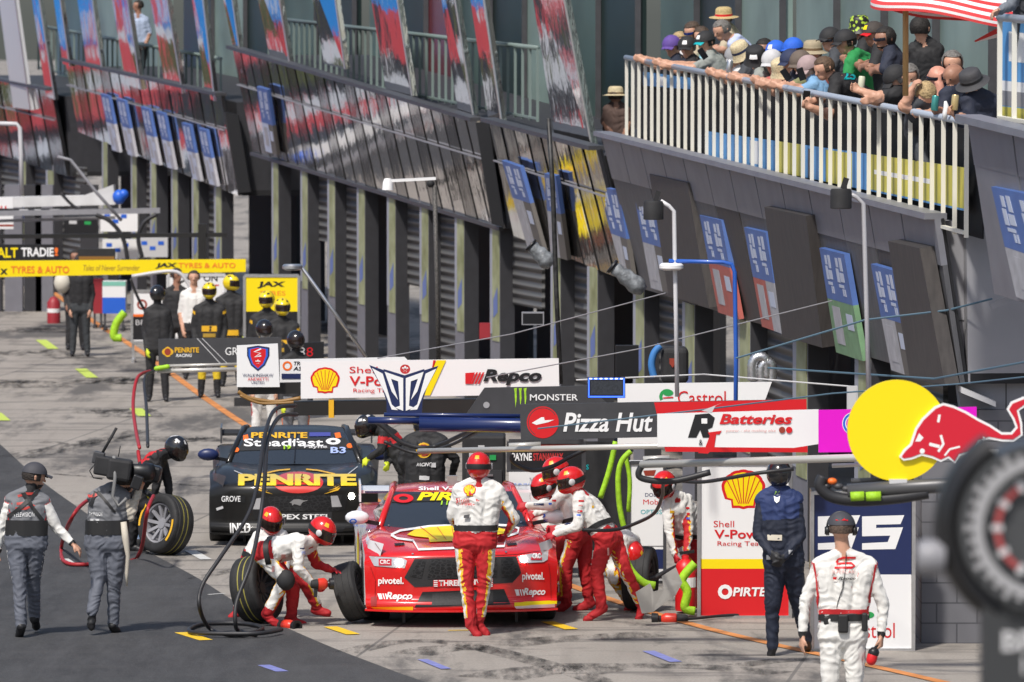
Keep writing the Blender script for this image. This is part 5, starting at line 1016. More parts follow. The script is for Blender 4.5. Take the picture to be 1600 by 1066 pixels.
def car(label, base, yaw, main, side_m, roofm, lift=.06):
    base = Vector(base); rt = Matrix.Rotation(R(yaw), 3, 'Z')
    T = lambda x, y, z_: base+rt @ Vector((x, y, z_+lift))
    t = thing('race_car', label, 'race car', base)
    obs = {}
    # front fascia and bonnet
    rows = []; prof = [(.05, .1, .9, 0, .24), (.0, .115, .945, 0, .2), (.0, .2, .95, 0, .2), (.05, .215, .945, 0, .2), (.045, .3, .95, 0, .21), (.035, .45, .955, 0, .22), (.03, .56, .96, 0, .235), (.035, .63, .955, -.0, .25), (.07, .68, .95, .015, .27), (.16, .705, .95, .02, .26), (.4, .735, .955, .012, .1), (.7, .765, .965, -.005, .02), (1.0, .785, .97, -.015, 0), (1.3, .795, .96, .0, 0), (1.62, .8, .94, .02, 0)]
    N = 17
    for (y0, z0, w, dr, sb) in prof:
        row = []
        for k in range(N):
            q = -1+2*k/(N-1); a = abs(q)
            z = z0-dr*a**2
            if y0 > .3: z += .035*math.exp(-((a-.78)/.16)**2)*min(1, (y0-.3)/.4) - .012*math.exp(-(a/.35)**2) - (.05*max(0, a-.9)/.1)
            elif z0 > .6: z -= .05*max(0, a-.85)/.15
            row.append(T(w*q, y0+sb*a**3.2, z))
        rows.append(row)
    b = MB(); b.grid(rows); o = b.build('front_body', main, t, True); md = o.modifiers.new('s', 'SUBSURF'); md.levels = 1; md.render_levels = 2; obs['front'] = o
    # flanks with wheel arches
    for s in (-1, 1):
        ys = [.2+.1*i for i in range(46)]; top = []; mid = []; lowr = []
        for y in ys:
            fl = .02*math.exp(-((y-.95)/.5)**2)+.05*math.exp(-((y-3.75)/.55)**2); w = .945+fl-(.12*max(0, (.5-y)/.3) if y < .5 else 0)
            zt = .75+.04*math.sin(min(1, y/1.2)*1.57)+.07*math.exp(-((y-3.75)/.7)**2)-(.02 if y > 4.3 else 0)
            zb = .13
            for yc in (.95, 3.72):
                d = abs(y-yc)
                if d < .385: zb = max(zb, .3+math.sqrt(.385**2-d*d)-.02)
            zm = (zt+zb)/2
            top.append(T(s*(w-.06), y, zt)); mid.append(T(s*w, y, min(zt-.05, max(zm, .55)))); lowr.append(T(s*(w+.0), y, min(zb, zt-.08)))
        b = MB(); b.grid([top, mid, lowr]); o = b.build('side_panel', side_m, t, True); obs['side%d' % s] = o
    # shoulders / deck closing the top
    b = MB(); rows = []
    for y, z, w in ((1.55, .8, .92), (2.2, .8, .89), (3.0, .81, .9), (3.7, .86, .94), (4.3, .86, .92), (4.7, .84, .88), (4.75, .3, .88)):
        rows.append([T(w*q, y, z-.02*abs(q)) for q in (-1, -.7, -.3, 0, .3, .7, 1)])
    b.grid(rows); b.build('rear_body', main, t, True, 40)
    # greenhouse
    W0 = [T(.76*q, 1.6+.12*abs(q)**2.2, .795) for q in np.linspace(-1, 1, 11)]; W1 = [T(.62*q, 2.35+.06*abs(q)**2, 1.11) for q in np.linspace(-1, 1, 11)]
    b = MB(); rows = [[a.lerp(c, k/6)+Vector((0, 0, .012*math.sin(math.pi*k/6))) for a, c in zip(W0, W1)] for k in range(7)]; b.grid(rows); o = b.build('windscreen', glassw, t, True); obs['wind'] = o
    b = MB(); rows = []
    for y, z, w in ((2.35, 1.11, .62), (2.5, 1.14, .615), (2.85, 1.16, .6), (3.2, 1.15, .58), (3.5, 1.1, .55)): rows.append([T(w*q, y+.06*abs(q)**2, z-.035*abs(q)**3) for q in np.linspace(-1, 1, 11)])
    b.grid(rows); o = b.build('roof', roofm, t, True); obs['roof'] = o
    b = MB(); b.grid([[T(.55*q, 3.5, 1.1-.03*abs(q)) for q in (-1, 0, 1)], [T(.6*q, 4.4, .86) for q in (-1, 0, 1)]]); b.build('rear_window', glassw, t)
    for s in (-1, 1):
        b = MB(); b.tube([T(s*.775, 1.7, .79), T(s*.7, 2.05, .96), T(s*.63, 2.4, 1.1), T(s*.61, 2.8, 1.14), T(s*.575, 3.3, 1.12), T(s*.62, 4.2, .88)], .034, 8); b.build('window_pillar', roofm, t, True)
        b = MB(); b.add([T(s*.78, 1.75, .79), T(s*.635, 2.4, 1.08), T(s*.6, 3.2, 1.1), T(s*.8, 3.5, .82)], [(0, 1, 2, 3)]); b.build('side_window', glassw, t)
        # mirror
        b = MB(); b.ball(T(s*1.0, 1.6, .91), .1, 14, 0, (1.25, .6, .72), rt); mo = b.build('mirror', side_m if side_m is carwht else navy, t, True); obs['mir%d' % s] = mo
        b = MB(); b.bar(T(s*.78, 1.66, .84), T(s*.93, 1.63, .87), .03, .04); b.build('mirror_arm', black, mo)
        # wheels
        for y in (.95, 3.72):
            wl = bpy.data.objects.new('wheel', None); COL.objects.link(wl); wl.parent = t; c = T(s*.83, y, .27); wl.location = c-wloc(t)
            tyre('', '', c, rt @ Vector((s, 0, 0)), .335, .27, wl, stripe=False)
        b = MB(); b.bar(T(s*.56, .5, .12), T(s*.56, .5, -lift+.01), .03, .03); b.build('air_jack', dgrey, t)
    # underbody, splitter lip, wing
    b = MB(); b.hexa([T(-.85, .3, .1), T(.85, .3, .1), T(-.85, 4.6, .1), T(.85, 4.6, .1), T(-.7, .3, .5), T(.7, .3, .5), T(-.7, 4.6, .6), T(.7, 4.6, .6)]); b.build('underbody', grille_b, t)
    b = MB(); pts = [T(.955*q, -.03+.2*abs(q)**3.2, .1) for q in np.linspace(-1, 1, 15)]; pb_ = [T(.9*q, .5, .1) for q in np.linspace(-1, 1, 15)]
    b.grid([pts, pb_]); b.grid([[p+Vector((0, 0, .02)) for p in pts], [p+Vector((0, 0, .02)) for p in pb_]]); b.grid([pts, [p+Vector((0, 0, .02)) for p in pts]]); b.build('splitter', main, t)
    b = MB(); b.hexa([T(-.9, 4.55, .93), T(.9, 4.55, .93), T(-.9, 4.85, .96), T(.9, 4.85, .96), T(-.9, 4.55, .96), T(.9, 4.55, .96), T(-.9, 4.85, .99), T(.9, 4.85, .99)]); wg = b.build('rear_wing', side_m if side_m is carwht else blackm, t)
    for s in (-1, 1):
        b = MB(); b.hexa([T(s*.9, 4.5, .84), T(s*.92, 4.5, .84), T(s*.9, 4.9, .84), T(s*.92, 4.9, .84), T(s*.9, 4.5, 1.03), T(s*.92, 4.5, 1.03), T(s*.9, 4.9, 1.06), T(s*.92, 4.9, 1.06)]); b.build('wing_endplate', side_m, wg)
        b = MB(); b.bar(T(s*.4, 4.6, .84), T(s*.4, 4.7, .95), .03, .03); b.build('wing_stay', black, wg)
    bpy.context.view_layer.update(); dg = bpy.context.evaluated_depsgraph_get()
    V = []; Fs = []
    for k in ('front', 'wind', 'roof', 'side-1', 'side1', 'mir-1', 'mir1'):
        ev = obs[k].evaluated_get(dg); me = ev.to_mesh(); w = wloc(obs[k]); n0 = len(V)
        V += [v.co+w for v in me.vertices]; Fs += [tuple(i+n0 for i in p.vertices) for p in me.polygons]; ev.to_mesh_clear()
    return t, BVHTree.FromPolygons(V, Fs), T
# --- red car
rd = 60.75; off = gy(rd)-988; base = Vector((P(722, 900, rd).x, rd, 0))
RC, RBV, RT = car('red race car with a yellow shell emblem on its bonnet stopped in the pit box', base, 2.6, carred, carwht, carred)
def shiftart(a, dx, dy): return [(x+dx, y+dy) for x, y in a[0]], a[1]
def ra(name, art, m, lay=0, step=9, dy=None): return proj(RC, name, shiftart(art, 0, off if dy is None else dy), m, RBV, rd-2, .006+.004*lay, step)
def ZX(zx, zy): return 520+zx/3.44, 690+zy/3.44          # enlarged view of the photograph -> photo pixels
def zp(*pts): return poly2([ZX(x, y) for x, y in pts])
ra('grille_frame', zp((440, 645), (985, 632), (1012, 720), (965, 772), (440, 796), (385, 745)), blackm); ra('grille', zp((462, 655), (500, 652), (478, 748), (415, 738)), gmesh, 1); ra('grille', zp((525, 650), (880, 640), (880, 740), (510, 752)), gmesh, 1); ra('grille', zp((905, 640), (962, 638), (995, 715), (945, 740), (905, 742)), gmesh, 1)
ra('air_intake', zp((482, 822), (920, 806), (955, 890), (440, 905)), grille_b); ra('radiator', zp((535, 828), (860, 815), (862, 888), (532, 896)), M('radiator', (.02, .02, .022), .6, var=.5, vs=60), 1)
ra('number_plate', zp((540, 758), (860, 748), (860, 784), (540, 795)), red, 1); ra('lettering', text2('THREE', (*ZX(570, 758), *ZX(688, 788)), bold=.03), wprint, 2); ra('lettering', text2('FIVE', (*ZX(735, 754), *ZX(828, 782)), bold=.03), wprint, 2)
for x0 in (543, 838): ra('lettering', join2(*[rect2(*ZX(x0, y), *ZX(x0+20, y+5)) for y in (758, 768, 778, 787)]), wprint, 2)
hl = ra('headlight', zp((197, 634), (380, 642), (400, 655), (388, 694), (345, 692), (225, 682)), lampm, 1); ra('headlight', zp((990, 632), (1156, 604), (1152, 650), (1130, 662), (1005, 668)), lampm, 1)
for x0, y0, x1, y1 in ((250, 645, 318, 680), (1062, 614, 1120, 652)):
    ra('lamp_label', rect2(*ZX(x0, y0), *ZX(x1, y1)), M('crc_red', (.5, .02, .04), .4), 2); ra('lettering', text2('CRC', (*ZX(x0+8, y0+7), *ZX(x1-8, y1-8)), bold=.02), wprint, 3)
for x, y in ((362, 667), (1022, 647)):
    qx, qy = ZX(x, y); h = RBV.ray_cast(P(qx, qy+off, rd-2), ray(qx, qy+off).normalized()); b = MB(); b.ball(h[0]+Vector((0, -.004, 0)), .036, 14, 0, (1.1, .5, 1)); b.build('headlight_bulb', lit, RC, True)
for x0, y0, x1, y1 in ((246, 742, 382, 790), (1016, 716, 1134, 768)): ra('lettering', text2('pivotel.', (*ZX(x0, y0), *ZX(x1, y1)), bold=.025), wprint, 1)
for x0, y0, x1, y1 in ((288, 822, 428, 876), (1022, 800, 1140, 850)):
    ra('lettering', text2('Repco', (*ZX(x0, y0), *ZX(x1, y1)), shear=.25, bold=.035), wprint, 1); ra('emblem', join2(*[poly2([ZX(x0-46+k*13, y0+8), ZX(x0-46+k*13+(16 if k == 0 else 8), y0+8), ZX(x0-36+k*13+(12 if k == 0 else 4), y0+42), ZX(x0-36+k*13, y0+42)]) for k in range(4)]), wprint, 1)
ra('splitter_stripe', zp((178, 902), (432, 900), (432, 916), (178, 918)), yellow, 1); ra('splitter_stripe', zp((178, 918), (432, 916), (425, 930), (182, 936)), wprint, 1); ra('splitter_stripe', zp((975, 880), (1202, 870), (1202, 886), (975, 898)), yellow, 1); ra('splitter_stripe', zp((975, 898), (1202, 886), (1202, 902), (985, 911)), wprint, 1)
# bonnet emblem
ol = [(312, 520), (360, 497), (520, 473), (830, 463), (960, 470), (1000, 485), (995, 508), (930, 530), (922, 580), (460, 598), (432, 550), (345, 538), (312, 520)]
ra('emblem', line2([ZX(x, y) for x, y in ol], 3.4), wprint, 1, 6); ra('emblem', zp((398, 518), (440, 492), (520, 476), (640, 469), (760, 468), (860, 474), (925, 490), (945, 506), (880, 520), (860, 546), (520, 558), (515, 535), (440, 528)), yellow, 1, 6)
for x in (470, 560, 640, 720, 800, 870): ra('emblem', line2([ZX(670+(x-670)*.55, 548), ZX(x, 478)], .9), red, 2, 6)
ra('sun_strip', zp((255, 345), (285, 302), (880, 290), (950, 340), (600, 335)), blackm, 0); ra('emblem', (lambda r_: ([ZX(x, y) for x, y in r_[0]], r_[1]))(ring2(380, 325, 24, 54, 24, ky=.44)), red, 2); ra('lettering', text2('PIRTEK', (*ZX(452, 292), *ZX(900, 336)), shear=.25, bold=.04), yellow, 2); ra('lettering', text2('11', (*ZX(580, 338), *ZX(620, 360)), shear=.1, bold=.02), lime, 2)
ra('lettering', text2('Shell V-Power', (*ZX(462, 262), *ZX(800, 282)), bold=.03), wprint, 2)
ra('bonnet_line', line2([ZX(170, 500), ZX(215, 540), ZX(265, 610), ZX(270, 628)], .7), M('shut_line', (.15, .005, .005), .5), 0)
for x, y in ((110, 440), (1125, 412)):
    ra('emblem', (lambda r_: ([ZX(a, c) for a, c in r_[0]], r_[1]))(ring2(x, y, 12, 20, 20, ky=.6)), blue, 1, 4); ra('lettering', text2('Doric', (*ZX(x-32, y+14), *ZX(x+32, y+30)), shear=.2, bold=.01), blue, 1, 4)
for x0 in (330, 935): ra('bonnet_vent', zp((x0, 566), (x0+52, 562), (x0+58, 572), (x0+4, 577)), grille_b, 1, 5)
ra('panel_line', line2([ZX(205, 632), ZX(400, 640), ZX(640, 636), ZX(985, 622), ZX(1150, 598)], .7), M('shut_line', (.15, .005, .005), .5), 0); ra('panel_line', line2([ZX(205, 690), ZX(230, 760), ZX(228, 890)], .6), M('shut_line', (.15, .005, .005), .5), 0); ra('panel_line', line2([ZX(1158, 668), ZX(1168, 740), ZX(1172, 860)], .6), M('shut_line', (.15, .005, .005), .5), 0)
ra('rubber_scuff', zp((205, 850), (240, 845), (236, 896), (206, 898)), M('dirty_red', (.3, .02, .02), .6), 0)
for x, y in ((430, 622), (930, 612), (300, 470), (1010, 452)): ra('bonnet_pin', (lambda r_: ([ZX(p, q) for p, q in r_[0]], r_[1]))(ell2(x, y, 6, 4, 12)), alu, 2, 4)
b = MB(); b.bar(RT(.0, 1.62, .815), RT(.03, 2.25, 1.09), .012, .02); b.build('wiper', black, RC)
# flank emblem
b = MB()
pq = lambda y, z_, o=.012: RT(-.97-o-.05*math.exp(-((y-3.75)/.55)**2), y, z_)
b.add([pq(1.35, .3), pq(1.35, .62), pq(1.5, .73), pq(2.2, .75), pq(2.6, .62), pq(2.6, .3)], [(0, 1, 2, 3, 4, 5)]); b.build('emblem', red, RC)
b = MB(); b.add([pq(1.5, .36, .017), pq(1.5, .6, .017), pq(1.62, .69, .017), pq(2.15, .7, .017), pq(2.45, .58, .017), pq(2.45, .36, .017)], [(0, 1, 2, 3, 4, 5)]); b.build('emblem', yellow, RC)
b = MB(); b.box(RT(0, 2.7, 1.2), (.1, .1, .1)); o = b.build('roof_camera', alu, RC)
b = MB(); b.add([RT(-.86, 4.54, .935), RT(-.4, 4.54, .935), RT(-.4, 4.54, .952), RT(-.86, 4.54, .952)], [(0, 1, 2, 3)]); b.build('lettering', navy, RC)
# --- dark car
bd = 70.2; offb = gy(bd)-862; baseb = Vector((P(458, 800, bd).x, bd, 0))
BC, BBV, BT = car('black race car with large yellow lettering across its bonnet parked in the box behind', baseb, 1.5, carblk, M('car_grey', (.05, .051, .056), .35, coat=.3), carblk, .03)
def ZY(zx, zy): return 310+zx/4.845, 660+zy/4.845
def ba(name, art, m, lay=0, step=8): return proj(BC, name, shiftart(art, 0, offb), m, BBV, bd-2, .006+.004*lay, step)
def yp(*pts): return poly2([ZY(x, y) for x, y in pts])
ba('emblem', (lambda r_: ([ZY(x, y) for x, y in r_[0]], r_[1]))(ell2(755, 488, 190, 80)), M('emblem_red', (.6, .03, .02), .35, coat=.4), 0, 6); ba('lettering', text2('PENRITE', (*ZY(302, 430), *ZY(1195, 515)), bold=.05), M('letter_yellow', (.85, .6, .03), .3, coat=.4), 2, 6)
for sx in (-1, 1):
    ba('emblem', join2(*[yp((755+sx*(190+k*35), 575-k*25), (755+sx*(230+k*35), 560-k*25), (755+sx*(320-k*4), 525-k*12), (755+sx*(300-k*10), 548-k*14)) for k in range(3)]), gold, 1, 6)
    ba('emblem', line2([ZY(755+sx*280, 428), ZY(755+sx*150, 400), ZY(755+sx*60, 392)], 2), gold, 1, 6)
ba('grille', yp((520, 592), (1085, 578), (1060, 700), (560, 706)), gmesh, 0); ba('grille_frame', yp((380, 600), (520, 592), (560, 706), (430, 770)), grille_b, 0); ba('grille_frame', yp((1085, 578), (1130, 580), (1110, 690), (1060, 700)), grille_b, 0)
ba('emblem', yp((690, 640), (720, 615), (760, 612), (800, 622), (832, 620), (790, 634), (770, 662), (752, 655), (725, 648), (712, 660), (705, 640)), alu, 1, 5)
for q in (((415, 610), (500, 600), (492, 690), (412, 688)), ((1000, 588), (1052, 585), (1085, 670), (1010, 672))):
    ba('light_panel', yp(*q), lampm, 1, 5)
qx, qy = ZY(1157, 590); h = BBV.ray_cast(P(qx, qy+offb, bd-2), ray(qx, qy+offb).normalized()); b = MB(); b.ball(h[0], .038, 14, 0, (1, .5, 1)); b.build('headlight_bulb', lit, BC, True)
ba('lamp_panel', yp((175, 580), (355, 592), (350, 640), (178, 628)), grille_b, 0); ba('lettering', text2('GROVE', (*ZY(178, 588), *ZY(320, 632)), bold=.01), wprint, 1)
ba('air_intake', yp((330, 800), (1130, 800), (1090, 860), (380, 860)), grille_b, 0); ba('name_plate', yp((560, 715), (1010, 705), (1010, 770), (560, 778)), blackm, 0); ba('lettering', text2('APEX STEEL', (*ZY(565, 725), *ZY(1000, 765)), bold=.03), wprint, 1)
ba('lettering', text2('INED', (*ZY(240, 795), *ZY(395, 865)), shear=-.05, bold=.02), wprint, 1); ba('lettering', text2('WOOLFORD BARNES', (*ZY(240, 880), *ZY(385, 893))), lgrey, 1); ba('splitter_stripe', yp((135, 905), (330, 908), (320, 928), (140, 928)), lgrey, 1)
ba('sun_strip', yp((300, 250), (345, 165), (1110, 155), (1180, 240), (740, 235)), blackm, 0); ba('lettering', text2('Steadfast', (*ZY(345, 160), *ZY(945, 218)), bold=.018), wprint, 1); ba('emblem', (lambda r_: ([ZY(x, y) for x, y in r_[0]], r_[1]))(ring2(1020, 180, 22, 55, 20, ky=.45)), wprint, 1)
ba('lettering', text2('19', (*ZY(645, 212), *ZY(700, 242)), bold=.03), lime, 2); ba('lettering', text2('Payne', (*ZY(800, 210), *ZY(975, 240)), bold=.02), lgrey, 2); ba('lettering', text2('B3', (*ZY(1000, 225), *ZY(1115, 272)), bold=.02), M('pale_blue_print', (.4, .5, .85), .4), 2)
ba('lettering', text2('PENRITE', (*ZY(400, 112), *ZY(825, 155)), bold=.03), gold, 1); ba('flag', yp((840, 112), (1000, 112), (1000, 140), (840, 142)), M('flag_blue', (.06, .07, .3), .5), 1); ba('roof_mark', yp((340, 135), (375, 128), (380, 165), (340, 172)), orange, 1); ba('roof_mark', yp((1030, 118), (1070, 112), (1082, 150), (1040, 158)), orange, 1)
ba('bonnet_stripe', line2([ZY(270, 402), ZY(365, 442)], 1), lgrey, 1); ba('bonnet_stripe', line2([ZY(1205, 372), ZY(1130, 430)], 1), lgrey, 1); ba('lettering', line2([ZY(140, 690), ZY(190, 672)], 4), lgrey, 1)
for x, y, a in ((285, 245, orange), (1145, 215, orange)): ba('marker', (lambda r_: ([ZY(p, q) for p, q in r_[0]], r_[1]))(ell2(x, y, 24, 18)), a, 2)
b = MB(); wp = BT(0, 1.55, .8); b.bar(BT(.0, 1.62, .815), BT(.02, 2.3, 1.11), .012, .02); b.build('wiper', black, BC)
# loose tyres
ty = rd+.55
c = P(550, 922, ty); tyre('tyre', 'tyre leaning beside the front corner of the red car, tread towards the camera', (c.x, ty, .315), (.94, -.2, .3), .295, .22, rim=dgrey, stripe=False)
c = P(401, 925, 61.3); tyre('tyre', 'tyre standing between the crouching crewman\'s legs, left of the red car', (c.x, 61.3, .34), (.9, -.4, .2), .335, .28, rim=dgrey)
c = P(258, 815, 69.0); tyre('tyre', 'yellow lettered tyre held upright by the bending black helmeted crewman', (c.x, 69.15, .34), (-.72, -.66, .2), .34, .28, mark=gold, rim=grey)
c = P(222, 820, 69.6); tyre('tyre', 'second yellow lettered tyre, left behind the one held by the bending crewman', (c.x, 69.9, .34), (-.5, -.85, .05), .34, .28, mark=yellow)
c = P(992, 925, 62.6); tyre('tyre', 'tyre standing behind the lunging crewman right of the red car', (c.x+.05, 62.5, .34), (.98, -.2, 0), .32, .28, rim=dgrey, stripe=False)
# silver pane shield lying across crew's feet
b = MB(); d = 60.9; sh = gy(d)-973-3
b.slab([P(993, 920+sh, d), P(1016, 906+sh, d+.05), P(1021, 919+sh, d+.05), P(1037, 915+sh, d+.08), P(1034, 895+sh, d+.1), P(1056, 881+sh, d+.12), P(1066, 905+sh, d+.12), P(1056, 924+sh, d+.1), P(1020, 951+sh, d+.04), P(1003, 953+sh, d)], (0, .02, 0)); tag(b.build('metal_guard', M('guard_grey', (.4, .385, .36), .5, .3, var=.15)), 'bare grey metal guard plate held at the foot of the lunging crewman', 'plate')
# wheel guns and hoses
def gun(label, a, bb, group='red wheel guns'):
    a = Vector(a); bb = Vector(bb); t = thing('wheel_gun', label, 'wheel gun', (a+bb)/2-Vector((0, 0, .05)), group); ax = (bb-a).normalized(); L = (bb-a).length
    b = MB(); b.lathe([(0, 0), (.035, .0), (.045, .02), (.05, .3*L), (.04, .32*L)], a, ax, 16); b.build('motor', blackm, t, True, 40)
    b = MB(); b.lathe([(.04, .3*L), (.056, .34*L), (.06, .6*L), (.045, .7*L), (.03, .74*L)], a, ax, 16); b.build('housing', M('gun_red', (.65, .04, .02), .35), t, True, 40)
    b = MB(); b.lathe([(.03, .72*L), (.035, .8*L), (.055, .83*L), (.06, L), (.035, L), (.03, .88*L), (.0, .88*L)], a, ax, 16); b.build('socket', black, t, True, 40)
    b = MB(); b.bar(a+ax*.25*L, a+ax*.2*L+Vector((0, 0, -.13)), .035, .045); b.build('grip', black, t); return t
gb = B[2]['ha']; gun('red and black wheel gun aimed at the leaning tyre by the crouching crewman', gb+Vector((-.02, -.05, .0)), gb+Vector((.2, .0, .0)))
d1 = dg_(981); gun('red and black wheel gun lying on the ground in front of the crouching crewman', P(435, 976, d1), P(465, 979, d1-.25)); d2 = dg_(974); gun('red and black wheel gun lying on the ground right of the red car', P(1075, 967, d2), P(1018, 967, d2))
def hose(label, pts, r, m=hosem, name='hose', group=None, n=6):
    pp = smooth_poly([tuple(p) for p in pts], n); b = MB(); b.tube(pp, r, 8); return tag(b.build(name, m, None, True), label, 'hose', group)
d = 60.4; gz = gy(d)
hose('long black air hose hanging from the boom and coiled by the crouching crewman', [P(462, 634, 63.5), P(430, 640, 63), P(414, 680, 62), P(402, 760, 61), P(385, 810, 60.6), P(345, 870, 60.2), P(316, 915, 60), P(312, 950, 59.9), G(330, 984, .03), G(370, 993, .03), G(410, 982, .03), G(380, 974, .03), G(320, 975, .03), G(296, 983, .03), G(310, 989, .04), G(400, 990, .05), G(440, 984, .05)], .021)
hose('second black air hose hanging down past the dark car to the crouching crewman', [P(464, 648, 63.5), P(436, 652, 63), P(418, 690, 62), P(413, 760, 61), P(405, 820, 60.6), P(392, 880, 60.2), P(370, 940, 60), P(368, 975, 59.95), G(374, 986, .03), G(400, 992, .03)], .021)
hose('black hose sagging from the blue boom to the crewman in black', [P(580, 655, 66), P(600, 668, 66), P(625, 690, 66), P(660, 700, 66), P(690, 694, 66), P(740, 672, 65), P(790, 660, 64)], .025); hose('second black hose sagging under the blue winged sign', [P(600, 690, 66.4), P(650, 708, 66.4), P(700, 697, 66.2), P(745, 676, 65), P(800, 655, 64)], .018)
hose('black fuel hose looping from the overhead boom to the lunging crewman\'s waist', [P(1240, 733, 57), P(1180, 740, 57), P(1100, 753, 57.4), P(1042, 752, 58), P(1035, 775, 59), P(1024, 800, 60), P(1000, 815, 60.8), P(960, 828, 61.2), P(910, 828, 61.3)], .018)
hose('thick black hose curling at the end of the silver boom', [P(1060, 722, 57), P(1015, 722, 57), P(999, 735, 57), P(1004, 748, 57), P(1050, 752, 57), P(1110, 738, 57)], .03)
hose('black hose looped below the pale boom over the white banner', [P(920, 700, 62), P(890, 715, 62), P(860, 730, 62), P(830, 735, 62), P(802, 722, 62), P(800, 710, 62)], .022)
hose('dark red air hose hanging from the dark sponsor boom', [P(235, 580, 80), P(215, 590, 79), P(208, 630, 78), P(212, 670, 76), P(218, 700, 73)], .022, M('hose_red', (.35, .015, .02), .5)); hose('black air hose hanging beside the dark red one', [P(240, 580, 80), P(226, 592, 79), P(229, 640, 77), P(231, 698, 73)], .02)
hose('dark red hose loop on the asphalt behind the camera operator', [P(216, 705, 70), P(212, 745, 69.5), P(140, 780, 68), P(112, 810, 67), G(96, 855, .03), G(105, 880, .03), G(160, 880, .03), G(215, 870, .03), P(230, 800, 67), P(240, 775, 68)], .022, M('hose_red', (.35, .015, .02), .5))
hose('black cable trailing from the ground wheel gun to the white board', [P(1075, 967, d2), G(1090, 966, .03), G(1130, 962, .03), G(1180, 960, .03)], .015); hose('black fuel line at the waist of the rearmost kneeling crewman', [P(985, 835, 62.6), P(975, 870, 62.5), P(985, 890, 62.5), P(1010, 905, 62.4), P(1040, 895, 62.5), P(1090, 870, 63)], .03)
# ================================================================ OVERHEAD BOOMS, SIGNS, PIT EQUIPMENT
def board(name, label, quad, d, mat, arts=(), th=.04, cat='sign', frame=None, group=None, legs=None, round_=0):
    ps = [P(x, y, d) for x, y in quad]; t = thing(name, label, cat, (ps[-1]+ps[-2])/2 if not legs else Vector(((ps[-1].x+ps[-2].x)/2, d, 0)), group)
    b = MB(); b.slab(ps, (0, th, 0)); b.build('panel', mat, t)
    if frame:
        b = MB(); q = ps+ps[:1]
        for i in range(len(ps)): b.bar(q[i]+Vector((0, .01, 0)), q[i+1]+Vector((0, .01, 0)), .045, .05)
        b.build('frame', frame, t)
    for i, a in enumerate(arts): flat(t, a[2] if len(a) > 2 else 'lettering', a[0], a[1], d, 1+.8*i)
    if legs:
        for x in legs: p = P(x, quad[-1][1], d+.05); b = MB(); b.bar((p.x, p.y, p.z), (p.x, p.y, 0), .04, .04); b.box((p.x, p.y+.1, .03), (.06, .5, .06)); b.build('leg', frame or dgrey, t)
    return t
def R4(x0, y0, x1, y1): return [(x0, y0), (x1, y0), (x1, y1), (x0, y1)]
def tubes(name, label, segs, m, cat='boom', group=None, sq=False):
    t = None; all_ = [p for s in segs for p in s[0]]; c = Vector((sum(p.x for p in all_)/len(all_), sum(p.y for p in all_)/len(all_), min(p.z for p in all_)))
    t = thing(name, label, cat, c, group)
    for s in segs:
        b = MB(); mm = next((q for q in s[2:] if hasattr(q, 'node_tree')), m); nm = next((q for q in s[2:] if isinstance(q, str)), 'tube')
        if sq: b.bar(s[0][0], s[0][-1], s[1], s[1])
        else: b.tube(s[0], s[1], 10)
        b.build(nm, mm, t, not sq)
    return t
blt = M('boom_black', (.015, .014, .013), .45, var=.2, vs=4); bwh = M('boom_pale', (.6, .58, .54), .3, .4); bnv = M('boom_navy', (.008, .02, .1), .3, coat=.4)
# white scallop boom board over the red car
d = 65.0
t = board('boom_sign', 'long white boom sign with a red and yellow scallop over the red car', [(470, 565), (873, 560), (874, 616), (470, 623)], d, white,
  [(a, m, 'emblem') for a, m in pecten(485, 574, 531, 615)]+[(text2('Shell', (546, 573, 590, 583), bold=.0), red), (text2('V-Power', (546, 588, 640, 603), bold=.02), red), (text2('Racing Team', (552, 607, 618, 615)), red),
   (poly2([(677, 563), (681, 563), (660, 618), (668, 618)]), red, 'stripe'), (poly2([(682, 563), (697, 563), (672, 618), (660, 618)]), yellow, 'stripe'), (poly2([(727, 583), (742, 582), (736, 600), (727, 600)]), red, 'emblem')]+
  [(poly2([(744+k*5, 582), (747+k*5, 582), (739+k*5, 600), (736+k*5, 600)]), red, 'emblem') for k in range(3)]+[(text2('Repco', (755, 577, 846, 602), shear=.25, bold=.045), black)])
tubes('boom', 'black square boom beam under the long white scallop sign', [([P(459, 638, d+.1), P(900, 632, d+.1)], .15, blt, 'beam')], blt, sq=True)
b = MB(); b.box(P(518, 638, d+.1), (.055, .2, .19)); tag(b.build('clamp', gold), 'orange strap clamped round the black boom beam', 'clamp')
